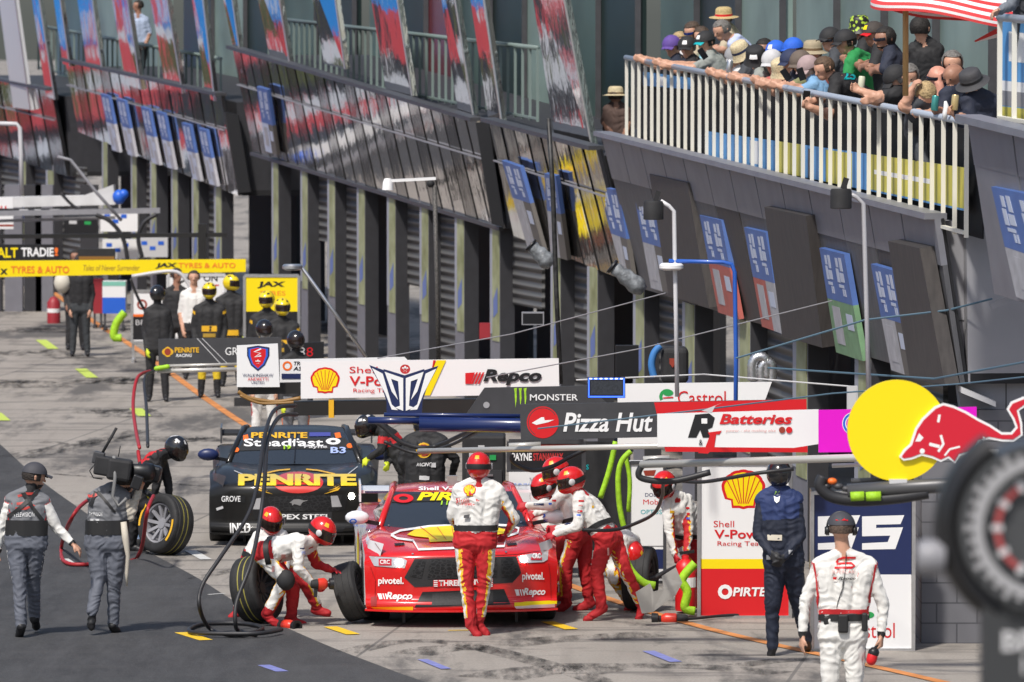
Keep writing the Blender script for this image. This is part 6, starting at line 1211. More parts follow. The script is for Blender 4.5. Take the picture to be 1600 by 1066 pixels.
# white truck board and shield sign
board('boom_sign', 'white boom sign with an orange ring partly hidden behind the scallop sign', [(437, 562), (632, 558), (640, 566), (640, 607), (437, 607)], 68, white, [(ring2(449, 572, 4.5, 7.5), orange, 'emblem'), (text2('TRUCK', (459, 565, 488, 571), shear=.2, bold=.02), black), (text2('ASSIST', (458, 573, 492, 579), shear=.2, bold=.02), black), (text2('Mobil', (500, 565, 560, 572), bold=.02), blue), (text2('OPTUS', (570, 565, 625, 572)), teal), (rect2(440, 584, 640, 592), navy, 'stripe')])
shd = [(386, 543), (403, 540), (421, 543), (421, 556), (414, 571), (403, 580), (392, 571), (386, 556)]
board('boom_sign', 'white sign with a blue and red shield emblem left of the scallop sign', [(370, 540), (434, 537), (437, 605), (370, 605)], 67.5, white, [(poly2(shd), navy, 'emblem'), (poly2([(403+(x-403)*.86, 559+(y-559)*.86) for x, y in shd]), blue, 'emblem'), (poly2([(403+(x-403)*.68, 558+(y-558)*.8) for x, y in shd]), red, 'emblem'), (line2([(408, 545), (397, 550), (407, 552), (398, 558), (408, 556)], 2.4), wprint, 'emblem'), (text2('*', (399, 562, 407, 570), bold=.03), wprint, 'emblem'),
  (text2('WALKINSHAW', (379, 584, 427, 589)), navy), (text2('ANDRETTI', (387, 590, 419, 595)), red), (text2('UNITED', (393, 596, 413, 600)), navy)])
tubes('boom', 'dark boom beam below the white shield sign', [([P(372, 608, 67.7), P(470, 606, 67.7)], .12, blt, 'beam')], blt, sq=True)
hose('brown hose drooping below the white shield sign', [P(372, 612, 67.3), P(390, 622, 67.3), P(430, 628, 67.3), P(470, 622, 67.3)], .022, M('hose_brown', (.25, .13, .03), .5)); hose('second brown hose beside the scallop boom', [P(375, 618, 67.1), P(405, 630, 67.1), P(440, 630, 67.1), P(468, 628, 67.1)], .015, M('hose_brown', (.25, .13, .03), .5))
# dark sponsor boom far left
d = 80
board('boom_sign', 'dark grey boom sign with a small gold emblem left of the white shield sign', [(247, 530), (440, 527), (440, 568), (248, 571)], d, M('sign_charcoal', (.05, .05, .055), .5, var=.15), [(ell2(262, 550, 9, 6), gold, 'emblem'), (ell2(262, 550, 6, 8), gold, 'emblem'), (ell2(262, 550, 5, 5.5), M('dull_red', (.3, .04, .02), .5), 'emblem'), (text2('PENRITE', (273, 543, 311, 551), bold=.03), gold), (text2('RACING', (275, 553, 300, 558), shear=.2, bold=.02), wprint), (text2('GROVE', (352, 543, 400, 555)), wprint), (line2([(308, 529), (345, 569)], 1.2), lgrey, 'stripe'), (line2([(316, 529), (356, 569)], 1), lgrey, 'stripe')])
tubes('boom', 'pair of pale steel boom tubes under the dark grey sign', [([P(246, 580, d-.1), P(372, 577, d-.1)], .028, bwh), ([P(262, 572, d), P(372, 569, d)], .02, bwh)], bwh)
b = MB(); b.cap(P(244, 576, d-.15), P(262, 573, d-.15), .03, .03); tag(b.build('end_cap', lime, None, True), 'lime green end cap on the pale steel boom tubes', 'end cap')
# blue winged sign
d = 60.5
wing = [(577, 571), (600, 579), (599, 577), (632, 587), (663, 577), (663, 579), (685, 572), (667, 606), (660, 628), (659, 650), (604, 650), (604, 628), (597, 606)]
board('boom_sign', 'navy and white winged emblem sign standing on the blue boom', wing, d, navy, [(poly2([(581, 575), (598, 584), (612, 632), (622, 641), (612, 640), (602, 615)]), wprint, 'emblem'), (poly2([(682, 576), (665, 584), (652, 632), (640, 641), (652, 640), (662, 615)]), wprint, 'emblem'), (poly2([(601, 581), (630, 591), (630, 642), (617, 637), (625, 634), (622, 596), (611, 592), (622, 625), (612, 612)]), wprint, 'emblem'), (poly2([(662, 581), (634, 591), (634, 642), (647, 637), (639, 634), (642, 596), (653, 592), (642, 625), (652, 612)]), wprint, 'emblem'), (ell2(633, 577, 8, 7.5), M('emblem_red2', (.5, .03, .03), .5), 'emblem'), (text2('*', (628, 572, 638, 583), bold=.05), wprint, 'emblem')], th=.05)
tubes('boom', 'navy blue tubular boom below the winged sign', [([P(575, 657, d), P(660, 658, d)], .035), ([P(655, 662, d), P(1000, 668, d)], .075), ([P(600, 648, d), P(820, 650, d)], .02)], bnv)
board('boom_sign', 'dark boom sign with green claw marks beside the small LED panel', [(757, 606), (917, 603), (960, 640), (960, 660), (728, 648)], 61.5, M('sign_charcoal', (.05, .05, .055), .5, var=.15), [(poly2([(803+k*7.5+dx, y) for dx, y in ((0, 607), (5, 606), (4, 612), (4.5, 622), (2.5, 637), (1.5, 622), (1, 612))]), lime, 'emblem') for k in range(3)]+[(text2('MONSTER', (828, 616, 903, 626), bold=.01), wprint), (ell2(760, 633, 5, 5), lampm, 'lamp')])
t = board('led_panel', 'small LED matrix panel with a glowing blue and white edge', R4(918, 590, 977, 622), 60.2, black, [(join2(line2([(919, 592), (976, 592)], 2.4), line2([(919, 620), (976, 620)], 2.4), line2([(920, 592), (920, 620)], 2), line2([(975, 592), (975, 620)], 2)), M('led_blue', (.05, .15, 1), .3, emit=1.2), 'glow'), (join2(*[rect2(921+k*8, 591, 925+k*8, 592.6) for k in range(7)]), M('led_white', (.8, .85, 1), .3, emit=1.5), 'glow'), (rect2(923, 595, 973, 617), M('led_face', (.03, .035, .045), .5, var=.5, vs=60), 'screen')], cat='screen')
board('boom_sign', 'white boom sign with green and red brand lettering behind the red boom sign', [(965, 600), (1206, 597), (1190, 640), (1178, 700), (965, 700)], 62.5, white, [(ring2(1042, 620, 7, 12, 20, 150, 330), green, 'emblem'), (ell2(1044, 614, 8, 5), green, 'emblem'), (line2([(1036, 622), (1052, 621)], 2), red, 'emblem'), (text2('Castrol', (1059, 611, 1134, 632), bold=.0), red)])
d = 58.2
hut = [(831, 661), (846, 652), (850, 652), (851, 657), (866, 656), (856, 660), (838, 664)]
board('boom_sign', 'charcoal and red boom sign with white brush lettering and a red disc', [(812, 632), (1260, 624), (1262, 707), (1040, 705), (1036, 683), (814, 688)], d, M('sign_charcoal', (.05, .05, .055), .5, var=.15), [(poly2([(1022, 629), (1260, 624), (1262, 707), (1040, 706)]), red, 'stripe'), (ell2(848, 660, 25, 25), red, 'emblem'), (ring2(848, 660, 22, 23, 28, 120, 330), M('sign_charcoal', (.05, .05, .055)), 'emblem'), (poly2(hut), wprint, 'emblem'), (text2('Pizza Hut', (880, 645, 1020, 675), shear=.2, bold=.022), wprint)])
tubes('boom', 'pale steel boom tubes below the charcoal and red sign', [([P(655, 705, 62), P(1040, 697, 59)], .028), ([P(795, 697, 61), P(845, 695, 61)], .03)], bwh)
d = 56.3
board('boom_sign', 'white battery brand boom sign with a large black and red monogram', [(1027, 647), (1279, 640), (1279, 694), (1240, 700), (1027, 698)], d, white, [(poly2([(1096, 642), (1130, 629), (1118, 634), (1112, 645)]), lgrey, 'emblem'), (poly2([(1086, 648), (1108, 646), (1117, 653), (1113, 668), (1106, 671), (1111, 684), (1098, 684), (1094, 672), (1088, 684), (1075, 684)]), black, 'emblem'), (rect2(1096, 654, 1105, 662), wprint, 'emblem'), (poly2([(1106, 676), (1128, 673), (1124, 679), (1119, 679), (1116, 700), (1106, 709), (1090, 708), (1101, 702), (1109, 681)]), red, 'emblem'), (text2('&', (1092, 687, 1098, 696)), black), (text2('Batteries', (1124, 647, 1238, 663), shear=.25, bold=.03), red), (text2('power - the nothing else', (1134, 671, 1212, 676), shear=.2), M('pale_red', (.7, .35, .33), .5)), (ell2(1222, 672, 5, 5), M('dull_red', (.3, .04, .02), .5), 'emblem'), (ell2(1233, 672, 5, 5), red, 'emblem')])
board('boom_sign', 'plain magenta boom sign half hidden by the yellow disc', [(1279, 641), (1526, 636), (1526, 705), (1279, 707)], 55.8, magenta, [(ring2(1334, 662, 12, 18, 20, 110, 280), wprint, 'emblem'), (ring2(1334, 662, 13.5, 17, 20, 110, 280), blue, 'emblem')])
tubes('boom', 'pale steel boom tubes running below the white battery sign', [([P(1002, 726, 57), P(1350, 715, 55.5), P(1560, 708, 55)], .036), ([P(1005, 718, 57.3), P(1046, 716, 57.3)], .03), ([P(1300, 728, 56), P(1440, 722, 56)], .02)], bwh)
# red bull disc sign (near)
d = 45
bull = [(1405, 714), (1412, 703), (1422, 694), (1430, 670), (1440, 655), (1460, 636), (1474, 630), (1490, 634), (1510, 643), (1530, 655), (1548, 664), (1566, 676), (1580, 676), (1587, 668), (1582, 655), (1573, 640), (1580, 628), (1600, 620), (1640, 612), (1640, 622), (1604, 634), (1592, 642), (1597, 660), (1598, 680), (1584, 690), (1566, 690), (1545, 686), (1530, 690), (1520, 706), (1500, 712), (1492, 724), (1482, 716), (1470, 722), (1456, 716), (1440, 712), (1425, 718), (1412, 720)]
def shrink(pts, k):  # offset polygon inwards
    n = len(pts); o = []; A_ = sum(pts[i][0]*pts[(i+1) % n][1]-pts[(i+1) % n][0]*pts[i][1] for i in range(n)); s_ = 1 if A_ > 0 else -1
    for i in range(n):
        (x0, y0), (x1, y1), (x2, y2) = pts[i-1], pts[i], pts[(i+1) % n]; nx, ny = -(y2-y0), (x2-x0); L = math.hypot(nx, ny) or 1; o.append((x1+s_*nx/L*k, y1+s_*ny/L*k))
    return o
t = board('boom_sign', 'round yellow sign with a charging red bull emblem at the near boom', ell2(1402, 673, 78, 79, 64)[0], d, yellow, [], th=.05)
b = MB(); b.slab([P(x, y, d-.03) for x, y in bull], (0, .03, 0)); b.build('emblem', wprint, t); flat(t, 'emblem', poly2(shrink(bull, 3.6)), M('bull_red', (.58, .01, .03), .4), d-.03, 1.5)
for q in (line2([(1468, 648), (1466, 660)], 4), poly2([(1430, 690), (1436, 677), (1443, 684), (1438, 690)]), ell2(1441, 705, 4, 4), line2([(1470, 680), (1474, 694), (1466, 706)], 4), line2([(1452, 694), (1468, 698)], 5), line2([(1476, 712), (1484, 702), (1500, 698)], 3), line2([(1536, 690), (1538, 682)], 3)): flat(t, 'emblem', q, wprint, d-.03, 2.4)
tubes('boom', 'dark grey boom carrying the round yellow sign, with hoses and fittings at its end', [([P(1324, 768, d), P(1480, 758, d), P(1700, 744, d)], .055), ([P(1330, 752, d+.2), P(1420, 748, d+.2)], .02)], M('boom_grey', (.09, .09, .095), .4, .3))
b = MB(); b.box(P(1403, 754, d), (.13, .07, .05)); tag(b.build('bracket', lgrey), 'pale bracket under the round yellow sign', 'bracket')
hose('thick black hose sagging under the near grey boom', [P(1286, 745, d), P(1282, 760, d), P(1300, 776, d), P(1340, 782, d), P(1400, 778, d), P(1450, 770, d)], .045)
for x0, x1 in ((1329, 1350), (1353, 1376)):
    b = MB(); b.tube([P(x0, 776, d-.06), P(x1, 775, d-.06)], .034, 12); tag(b.build('hose_sleeve', lime, None, True), 'lime sleeve on the near sagging hose', 'sleeve', 'lime hose sleeves')
for x, y, m_ in ((1300, 752, orange), (1310, 760, dgrey), (1322, 764, dgrey), (1292, 760, black)):
    b = MB(); b.ball(P(x, y, d), .03, 10, 0, (1.3, 1, .8)); tag(b.build('hose_fitting', m_, None, True), 'small fitting clustered at the end of the near grey boom', 'fitting', 'boom end fittings')
# giant watch sign (nearest)
d = 17; cx, cy = 1633, 825; wg_ = M('watch_grey', (.06, .063, .067), .35, .3); wdk = M('watch_dark', (.012, .012, .013), .4)
t = thing('watch_sign', 'giant dark wristwatch shaped sign cut by the right edge, very near the camera', 'sign', P(cx, 1066, d))
s_ = S(d); ctr = P(cx, cy, d)
b = MB(); b.lathe([(0, .0), (136/s_, .0), (140/s_, .03), (138/s_, .09), (134/s_, .13)], ctr+Vector((0, .12, 0)), (0, -1, 0), 72); b.build('case', wg_, t, True, 35)
b = MB(); b.lathe([(132/s_, 0), (164/s_, .0), (172/s_, .03), (168/s_, .08), (150/s_, .11), (134/s_, .1)], ctr+Vector((0, .12, 0)), (0, -1, 0), 40, 0, (-1, 0, 0), -R(57), R(62)); b.build('crown_guard', wdk, t, True, 35)
b = MB(); b.lathe([(0, .1), (100/s_, .1)], ctr+Vector((0, .12, 0)), (0, -1, 0), 64); b.lathe([(134/s_, .131), (122/s_, .131)], ctr+Vector((0, .12, 0)), (0, -1, 0), 64); b.build('dial', M('dial_grey', (.06, .063, .067), .4), t)
flat(t, 'bezel_scale', join2(ring2(cx, cy, 97, 112, 72), *[warp2(rect2(-5, 112, 5, 112+ (9 if k % 3 else 14)), lambda x, y, k=k: (cx+x*math.cos(R(k*10))-y*math.sin(R(k*10)), cy+x*math.sin(R(k*10))+y*math.cos(R(k*10)))) for k in range(36)]), M('watch_white', (.34, .34, .35), .5), d-.03)
flat(t, 'scale_arc', ring2(cx, cy, 70, 79, 40, 125, 240), M('watch_red', (.4, .07, .07), .5), d-.002); [flat(t, 'hour_mark', warp2(rect2(-5, 66, 5, 84), lambda x, y, k=k: (cx+x*math.cos(R(k*30))-y*math.sin(R(k*30)), cy+x*math.sin(R(k*30))+y*math.cos(R(k*30)))), lgrey, d-.004) for k in range(12)]
b = MB(); b.lathe([(0, 0), (.045, 0), (.05, .02), (.05, .06), (.04, .075), (0, .075)], P(1478, 874, d)+Vector((0, .06, 0)), (-1, 0, 0), 20); b.build('crown', grey, t, True, 40)
b = MB(); b.slab([P(1535, 930, d+.02), P(1730, 930, d+.02), P(1730, 1066, d+.02), P(1535, 1066, d+.02)], (0, .1, 0)); a = P(1535, 1066, d+.02); c2 = P(1730, 1066, d+.02); b.slab([a, c2, Vector((c2.x, c2.y, 0)), Vector((a.x, a.y, 0))], (0, .1, 0)); b.build('pedestal', wg_, t)
flat(t, 'lettering', text2('BR', (1566, 986, 1622, 1018), bold=.02), lgrey, d+.02); flat(t, 'lettering', text2('18', (1597, 1026, 1630, 1054)), lgrey, d+.02)
# ---------------------------------------------------------------- sponsor cabinets on the ground
def cabinet(label, x0, y0, x1, y1, d, depth, sidem, bands, arts, frame=alu, skew=0):
    sh = gy(d)-y1-6; t = thing('sponsor_cabinet', label, 'cabinet', Vector((P((x0+x1)/2, y1, d).x, d, 0)))
    a = P(x0, y0+sh, d); c = P(x1, y1+sh, d); b = MB(); b.hexa([Vector((a.x, d+.01, c.z)), Vector((c.x, d+.01, c.z)), Vector((a.x-skew, d+depth, c.z)), Vector((c.x-skew, d+depth, c.z)), Vector((a.x, d+.01, a.z)), Vector((c.x, d+.01, a.z)), Vector((a.x-skew, d+depth, a.z)), Vector((c.x-skew, d+depth, a.z))]); b.build('body', sidem, t)
    for (v0, v1, m) in bands: flat(t, 'panel', rect2(x0, y0+(y1-y0)*v0+sh, x1, y0+(y1-y0)*v1+sh), m, d, 1)
    b = MB(); w = .035; zz = [(a.x-w/2, a.x-w/2), (c.x+w/2, c.x+w/2)]
    for xx in (a.x-w/2, c.x+w/2): b.box((xx, d, (a.z+c.z)/2), (w, .05, a.z-c.z+.06))
    for zz in (a.z+w/2, c.z-w/2): b.box(((a.x+c.x)/2, d+.002, zz), (c.x-a.x, .046, w))
    b.build('frame', frame, t)
    b = MB()
    for xx in (a.x+.1, c.x-.1): b.lathe([(0, -.02), (.04, -.02), (.04, .02), (0, .02)], (xx, d+.1, .04), (1, 0, 0), 14)
    b.build('castor', black, t, True, 40) if False else None
    for xx in (a.x+.1, c.x-.1):
        b = MB(); b.lathe([(0, -.02), (.04, -.02), (.04, .02), (0, .02)], (xx, d+.1, .04), (1, 0, 0), 14); b.build('castor', black, t, True, 40)
    for i, q in enumerate(arts): flat(t, q[2] if len(q) > 2 else 'lettering', shiftart(q[0], 0, sh), q[1], d, 2+.7*i)
    return t, sh
cabinet('tall white, yellow and red cabinet with a scallop emblem behind the navy suited man', 1095, 722, 1232, 958, 61.8, .5, M('cabinet_side', (.5, .5, .5), .25, .6), [(0, .626, white), (.626, .69, yellow), (.69, 1, red)],
  [(a, m, 'emblem') for a, m in pecten(1127, 730, 1196, 792)]+[(text2('Shell', (1115, 810, 1147, 820)), red), (text2('V-Power', (1116, 824, 1206, 838), bold=.02), red), (text2('Racing Team', (1121, 842, 1196, 851)), red), (ring2(1133, 921, 5.5, 11.5, 12), wprint, 'emblem'), (text2('PIRTEK', (1145, 914, 1212, 928), shear=.15, bold=.03), wprint)])
five = lambda x: poly2([(x, 794), (x+66, 792), (x+60, 806), (x+22, 807), (x+22, 812), (x+64, 811), (x+52, 845), (x, 846), (x, 836), (x+40, 834), (x+44, 824), (x, 825)])
cabinet('tall navy and white cabinet with two large white fives behind the race official', 1272, 760, 1424, 1000, 58.6, .9, M('cabinet_dark', (.03, .03, .035), .4), [(0, .52, navy), (.52, 1, white)], [(five(1278), wprint, 'number'), (five(1347), wprint, 'number'), (text2('Castrol', (1322, 960, 1398, 984)), red), (ell2(1358, 948, 8, 5), green, 'emblem')])
cabinet('white and black striped cabinet with faint lettering right of the lunging crewman', 985, 690, 1036, 872, 65.6, .6, white, [(0, .7, white), (.71, .73, white), (.73, .9, navy), (.9, .97, white)], [(text2('DODO', (1008, 735, 1034, 741), bold=.01), navy), (text2('Mobil', (1005, 745, 1034, 753)), red), (text2('OPTUS', (1001, 761, 1034, 768)), teal), (poly2([(1005, 700), (1025, 699), (1022, 708), (1008, 708)]), M('dull_red', (.3, .04, .02), .5), 'emblem')], dgrey)
board('sponsor_banner', 'black banner with white and red driver lettering behind the red car', R4(795, 690, 912, 738), 66.5, black, [(text2('PAYNE', (800, 708, 831, 720), bold=.03), wprint), (text2('STANAWAY', (833, 708, 880, 720), bold=.03), M('emblem_red2', (.5, .03, .03), .5)), (rect2(800, 695, 905, 700), M('dull_red', (.3, .04, .02), .5), 'stripe')], legs=(800, 908), frame=dgrey)
board('sponsor_banner', 'white banner with pale blue lettering beneath the black driver banner', R4(795, 738, 886, 812), 66.4, white, [(text2('corex', (801, 755, 840, 765)), M('pale_blue_print', (.4, .5, .85), .4))])
board('sponsor_banner', 'black banner with small white and teal lettering behind the silver boom', R4(886, 690, 985, 860), 67, blackm, [(text2('Mobil', (888, 714, 914, 722), bold=.02), wprint), (text2('OPTUS', (890, 726, 920, 734), bold=.02), teal), (rect2(892, 700, 912, 708), wprint, 'emblem')], legs=(890, 980))
def lime_arm(label, pts, d, r, txt=None):
    sm = smooth_poly([tuple(P(x, y, d)) for x, y in pts], 5); b = MB(); b.tube(sm, r, 10); o = tag(b.build('air_line_arm', lime, None, True), label, 'hose arm'); return o
lime_arm('straight lime sleeve leaning up behind the lunging crewman', [(962, 690), (952, 735), (938, 778)], 64.6, .03); lime_arm('curved lime sleeve right of the straight one', [(986, 705), (972, 720), (966, 745), (968, 790), (975, 825)], 64.4, .03); lime_arm('second curved lime sleeve beside the white cabinet', [(977, 712), (984, 750), (982, 800)], 64.7, .024)
lime_arm('lime sleeve curving along the ground below the kneeling crewman', [(972, 860), (985, 890), (1005, 910), (1024, 915)], 61.7, .038); lime_arm('short lime sleeve standing at the edge of the white scallop cabinet', [(1086, 880), (1066, 905), (1074, 925), (1070, 950), (1086, 955)], 61.9, .045)
lime_arm('lime bundle standing on the far pit lane beside the cabinet', [(195, 488), (182, 505), (178, 526), (190, 528)], 115, .075)
t = thing('fire_extinguisher', 'red fire extinguisher held by the bending crewman by the white cabinet', 'extinguisher', P(1071, 955, 62.3)); c = P(1071, 914, 62.3)
b = MB(); b.lathe([(0, -.26), (.1, -.26), (.105, -.24), (.105, .16), (.09, .22), (.04, .26), (.035, .3), (0, .3)], c, (0, 0, 1), 20); b.build('cylinder', red, t, True, 40)
b = MB(); b.lathe([(.1065, -.02), (.1065, .08)], c, (0, 0, 1), 20); b.build('label', white, t); b = MB(); b.bar(c+Vector((-.06, 0, .32)), c+Vector((.09, 0, .34)), .03, .03); b.build('handle', black, t)
# ---------------------------------------------------------------- far pit boxes
board('overhead_banner', 'long yellow overhead banner with black and red lettering at far left', [(-40, 408), (384, 405), (384, 425), (-40, 434)], 104, yellow, [(text2('JAX', (243, 411, 277, 420), shear=.15, bold=.05), black), (text2('TYRES & AUTO', (279, 411, 368, 419), bold=.01), orange), (text2('Tales of Never Surrender', (130, 414, 218, 423), shear=.2), M('dull_gold', (.4, .25, .03), .5)), (text2('X', (0, 420, 12, 429), bold=.06), black), (text2('TYRES & AUTO', (17, 416, 108, 427), bold=.01), orange)], cat='banner')
board('boom_sign', 'black boom sign with orange and white block lettering above the yellow banner', R4(-20, 382, 93, 408), 106, black, [(text2('DEWALT', (-45, 387, 28, 403), bold=.03), yellow), (text2('TRADIE', (33, 387, 84, 401), bold=.03), wprint), (text2('!', (85, 387, 91, 400), bold=.03), orange)])
board('sponsor_board', 'yellow and black standing board with tyre shop lettering behind the yellow helmets', [(382, 431), (467, 431), (467, 530), (382, 530)], 99, black, [(rect2(384, 433, 465, 487), yellow, 'panel'), (text2('JAX', (402, 440, 446, 451), shear=.1, bold=.05), black), (text2('TYRES', (406, 455, 446, 462)), orange), (rect2(394, 499, 406, 522), orange, 'emblem')], frame=alu, legs=(386, 463))
tubes('boom', 'thin black boom bar with a thick black post at far left', [([P(-40, 370, 108), P(355, 367, 108)], .075, blt, 'beam'), ([P(316, 350, 108), P(316, 408, 108)], .14, blt, 'post')], blt, sq=True)
b = MB(); b.box(P(151, 398, 104.3), (.62, .2, .2)); tag(b.build('timing_box', blackm), 'black timing display box hanging above the yellow banner', 'display'); b = MB(); b.box(P(151, 404, 104.15), (.6, .02, .07)); tag(b.build('display_strip', M('amber_strip', (.25, .12, .02), .5)), 'amber strip along the foot of the timing display box', 'display strip')
board('boom_sign', 'white sign with a red letter at the left edge', [(-30, 308), (20, 308), (21, 358), (-30, 358)], 118, white, [(text2('U', (1, 322, 10, 334), bold=.04), red), (rect2(-30, 351, 21, 354), M('dull_red', (.3, .04, .02), .5), 'stripe')])
tubes('boom', 'grey overhead boom with small white stickers at far left', [([P(-20, 334, 117), P(250, 329, 117)], .1, grey, 'beam'), ([P(-20, 346, 117.4), P(180, 340, 117.4)], .06, grey, 'beam')], grey, sq=True)
b = MB(); b.slab([P(-10, 309, 119), P(130, 306, 119), P(177, 289, 119), P(180, 320, 119), P(-10, 325, 119)], (0, .5, 0)); tag(b.build('rolled_awning', M('awning_white', (.62, .62, .62), .7, var=.15, vs=3)), 'rolled white awning lying on the far overhead boom', 'awning')
b = MB(); b.ball(P(186, 308, 118.5), .13, 12, 0, (1, 1, 1.1)); b.ball(P(193, 304, 118.5), .1, 12); tag(b.build('cloth_bundle', blue, None, True), 'blue cloth bundle at the end of the rolled awning', 'cloth')
for (x0, y0, x1, y1, d, m, lb) in ((157, 330, 215, 362, 121, white, 'white cabinet with blue marks hanging behind the far grey boom'), (160, 440, 196, 490, 119, white, 'white over blue cabinet on the far pit lane'), (160, 375, 215, 405, 122, white, 'white and blue panel above the yellow banner'), (215, 372, 262, 402, 123, lgrey, 'pale grey tank beside the white and blue panel')):
    t = board('cabinet', lb, R4(x0, y0, x1, y1), d, m, ([(rect2(x0, y0+.5*(y1-y0), x1, y1), blue, 'panel'), (rect2(x0, y0, x1, y0+7), M('mint', (.2, .5, .4), .5), 'panel')] if y0 == 440 else [(rect2(x0+6+k*13, y0+5+(k % 2)*8, x0+15+k*13, y0+11+(k % 2)*8), blue, 'emblem') for k in range(3)]), th=.5, cat='cabinet', legs=(x0+4, x1-4) if y0 == 440 else None)
board('sponsor_board', 'small white and black standing board with a red ring emblem by the lime bundle', R4(206, 455, 262, 535), 108, white, [(rect2(206, 495, 262, 531), black, 'panel'), (ring2(222, 476, 5, 8), M('dull_red', (.3, .04, .02), .5), 'emblem'), (text2('BBR', (212, 500, 236, 508)), lgrey), (text2('R', (222, 512, 234, 525), bold=.03), wprint), (rect2(206, 491, 262, 495), orange, 'stripe')], legs=(208, 260), frame=alu)
board('sponsor_board', 'tall white board with black lettering behind the yellow helmeted crewmen', R4(262, 430, 352, 528), 106, white, [(text2('ON', (318, 430, 340, 440), bold=.02), black), (rect2(318, 445, 342, 447), red, 'stripe')], legs=(268, 348), frame=lgrey)
t = thing('fire_extinguisher', 'red fire extinguisher standing by the distant garage doors', 'extinguisher', P(84, 505, dg_(505))); c = P(84, 490, dg_(505)); b = MB(); b.lathe([(0, -.2), (.13, -.2), (.13, .22), (.06, .32), (.0, .34)], c, (0, 0, 1), 16); b.build('cylinder', M('dull_crimson', (.3, .02, .03), .5), t, True, 40); b = MB(); b.lathe([(.132, .02), (.132, .1)], c, (0, 0, 1), 16); b.build('label', white, t)

b = MB(); b.ball(P(98, 442, 110), .16, 12, 0, (1, 1, 1.2)); tag(b.build('cloth_bag', M('bag_cream', (.6, .57, .48), .7), None, True), 'cream bag slung at the marshal\'s left side', 'bag')
for i, x in enumerate((-10, 22, 52, 70, 140)):
    b = MB(); d = 127; a = P(x, 400, d); b.box((a.x, d, 1.3), (.36, .3, 2.6)); tag(b.build('door_panel', pierm if i % 2 else pierd), 'grey upright panel at the distant garages', 'panel', 'distant garage panels')
board('digit_display', 'black countdown display with three unlit digits and one red, below the yellow board', [(444, 538), (506, 534), (506, 560), (444, 562)], 84, black, [(text2('8', (454+k*12.5, 543, 464+k*12.5, 557), bold=-.01), lgrey if k < 2 else red) for k in range(3)], cat='display')
t = tubes('wheel_rack', 'low dark rack of gear on the ground behind the shield sign', [([P(366, 628, 90), P(440, 628, 90)], .12, blackm, 'tray')], blackm, cat='rack', sq=True)
# ---------------------------------------------------------------- light poles, straps, ducts
def pole(label, pts, d, r, m, lamp=None, name='light_pole', cat='pole', foot=True):
    pp = [P(x, y, dd) for (x, y), dd in zip(pts, d if isinstance(d, (list, tuple)) else [d]*len(pts))]
    base = Vector((pp[0].x, pp[0].y, pp[0].z)); t = thing(name, label, cat, base)
    b = MB(); b.tube(pp, r, 8); b.build('pole', m, t, True)
    if lamp:
        lx, ly, kind, lm = lamp; c = P(lx, ly, d if not isinstance(d, (list, tuple)) else d[-1])
        if kind == 'can': b = MB(); b.lathe([(0, .1), (.09, .1), (.1, .08), (.1, -.08), (.085, -.085), (.07, 0), (0, 0)], c, (0, 0, 1), 18); b.build('lamp', lm, t, True, 40); b = MB(); b.bar(c+Vector((.02, 0, .1)), c+Vector((.05, 0, .2)), .05, .07); b.build('lamp_bracket', blackm, t)
        else: b = MB(); b.lathe([(0, .03), (.1, .03), (.12, .01), (.12, -.02), (.08, -.04), (0, -.04)], c, (0, 0, 1), 18); b.build('lamp', lm, t, True, 40)
    return t
pole('tall thin white pole with a black can lamp in front of the near fascia', [(1058, 620), (1056, 480), (1053, 330), (1045, 322), (1032, 314)], 61, .022, M('pole_white', (.6, .6, .62), .4), (1021, 330, 'can', blackm)); pole('thin grey pole with a black can lamp crossing the green event banner', [(1358, 640), (1354, 480), (1349, 318), (1338, 308), (1326, 302)], 57, .022, M('pole_grey', (.4, .4, .42), .4), (1314, 312, 'can', blackm))
pole('bent bright blue pole with a small white lamp at its tip', [(1149, 700), (1150, 560), (1148, 425), (1143, 413), (1130, 410), (1045, 408)], 61, .022, M('pole_blue', (.02, .1, .45), .35, coat=.3), (1049, 416, 'disc', white)); pole('dark chain wrapped pole with a white arm and lamp', [(685, 575), (683, 450), (679, 290)], 75, .028, M('chain_dark', (.08, .075, .07), .6, var=.7, vs=60), None)
t = thing('lamp_arm', 'white arm and lamp head on top of the chain wrapped pole', 'lamp', P(640, 290, 75)); b = MB(); b.bar(P(604, 283, 75), P(681, 279, 75), .05, .035); b.build('arm', white, t); b = MB(); b.lathe([(0, 0), (.07, 0), (.06, .1), (.04, .14), (0, .14)], P(606, 297, 75), (0, 0, 1), 14); b.build('lamp', white, t, True, 40); b = MB(); b.ball(P(673, 287, 75), .05, 10); b.build('joint', blackm, t, True)
pole('black truss pole standing before the mirror fascia', [(876, 600), (869, 450), (864, 300), (857, 185)], 66, .026, M('truss_dark', (.03, .03, .03), .5, var=.9, vs=18)); pole('slanted pale rod rising from the scallop sign to the upper left', [(572, 558), (520, 485), (470, 416), (458, 417)], 72, .022, alu, (457, 417, 'disc', alu)); pole('slanted grey rod above the far grey boom', [(190, 345), (150, 300), (110, 250), (90, 245)], 112, .03, grey, None)
pole('pale bent pole at the far left edge', [(34, 305), (33, 240), (31, 200), (26, 194), (-10, 193)], 110, .04, lgrey, None)
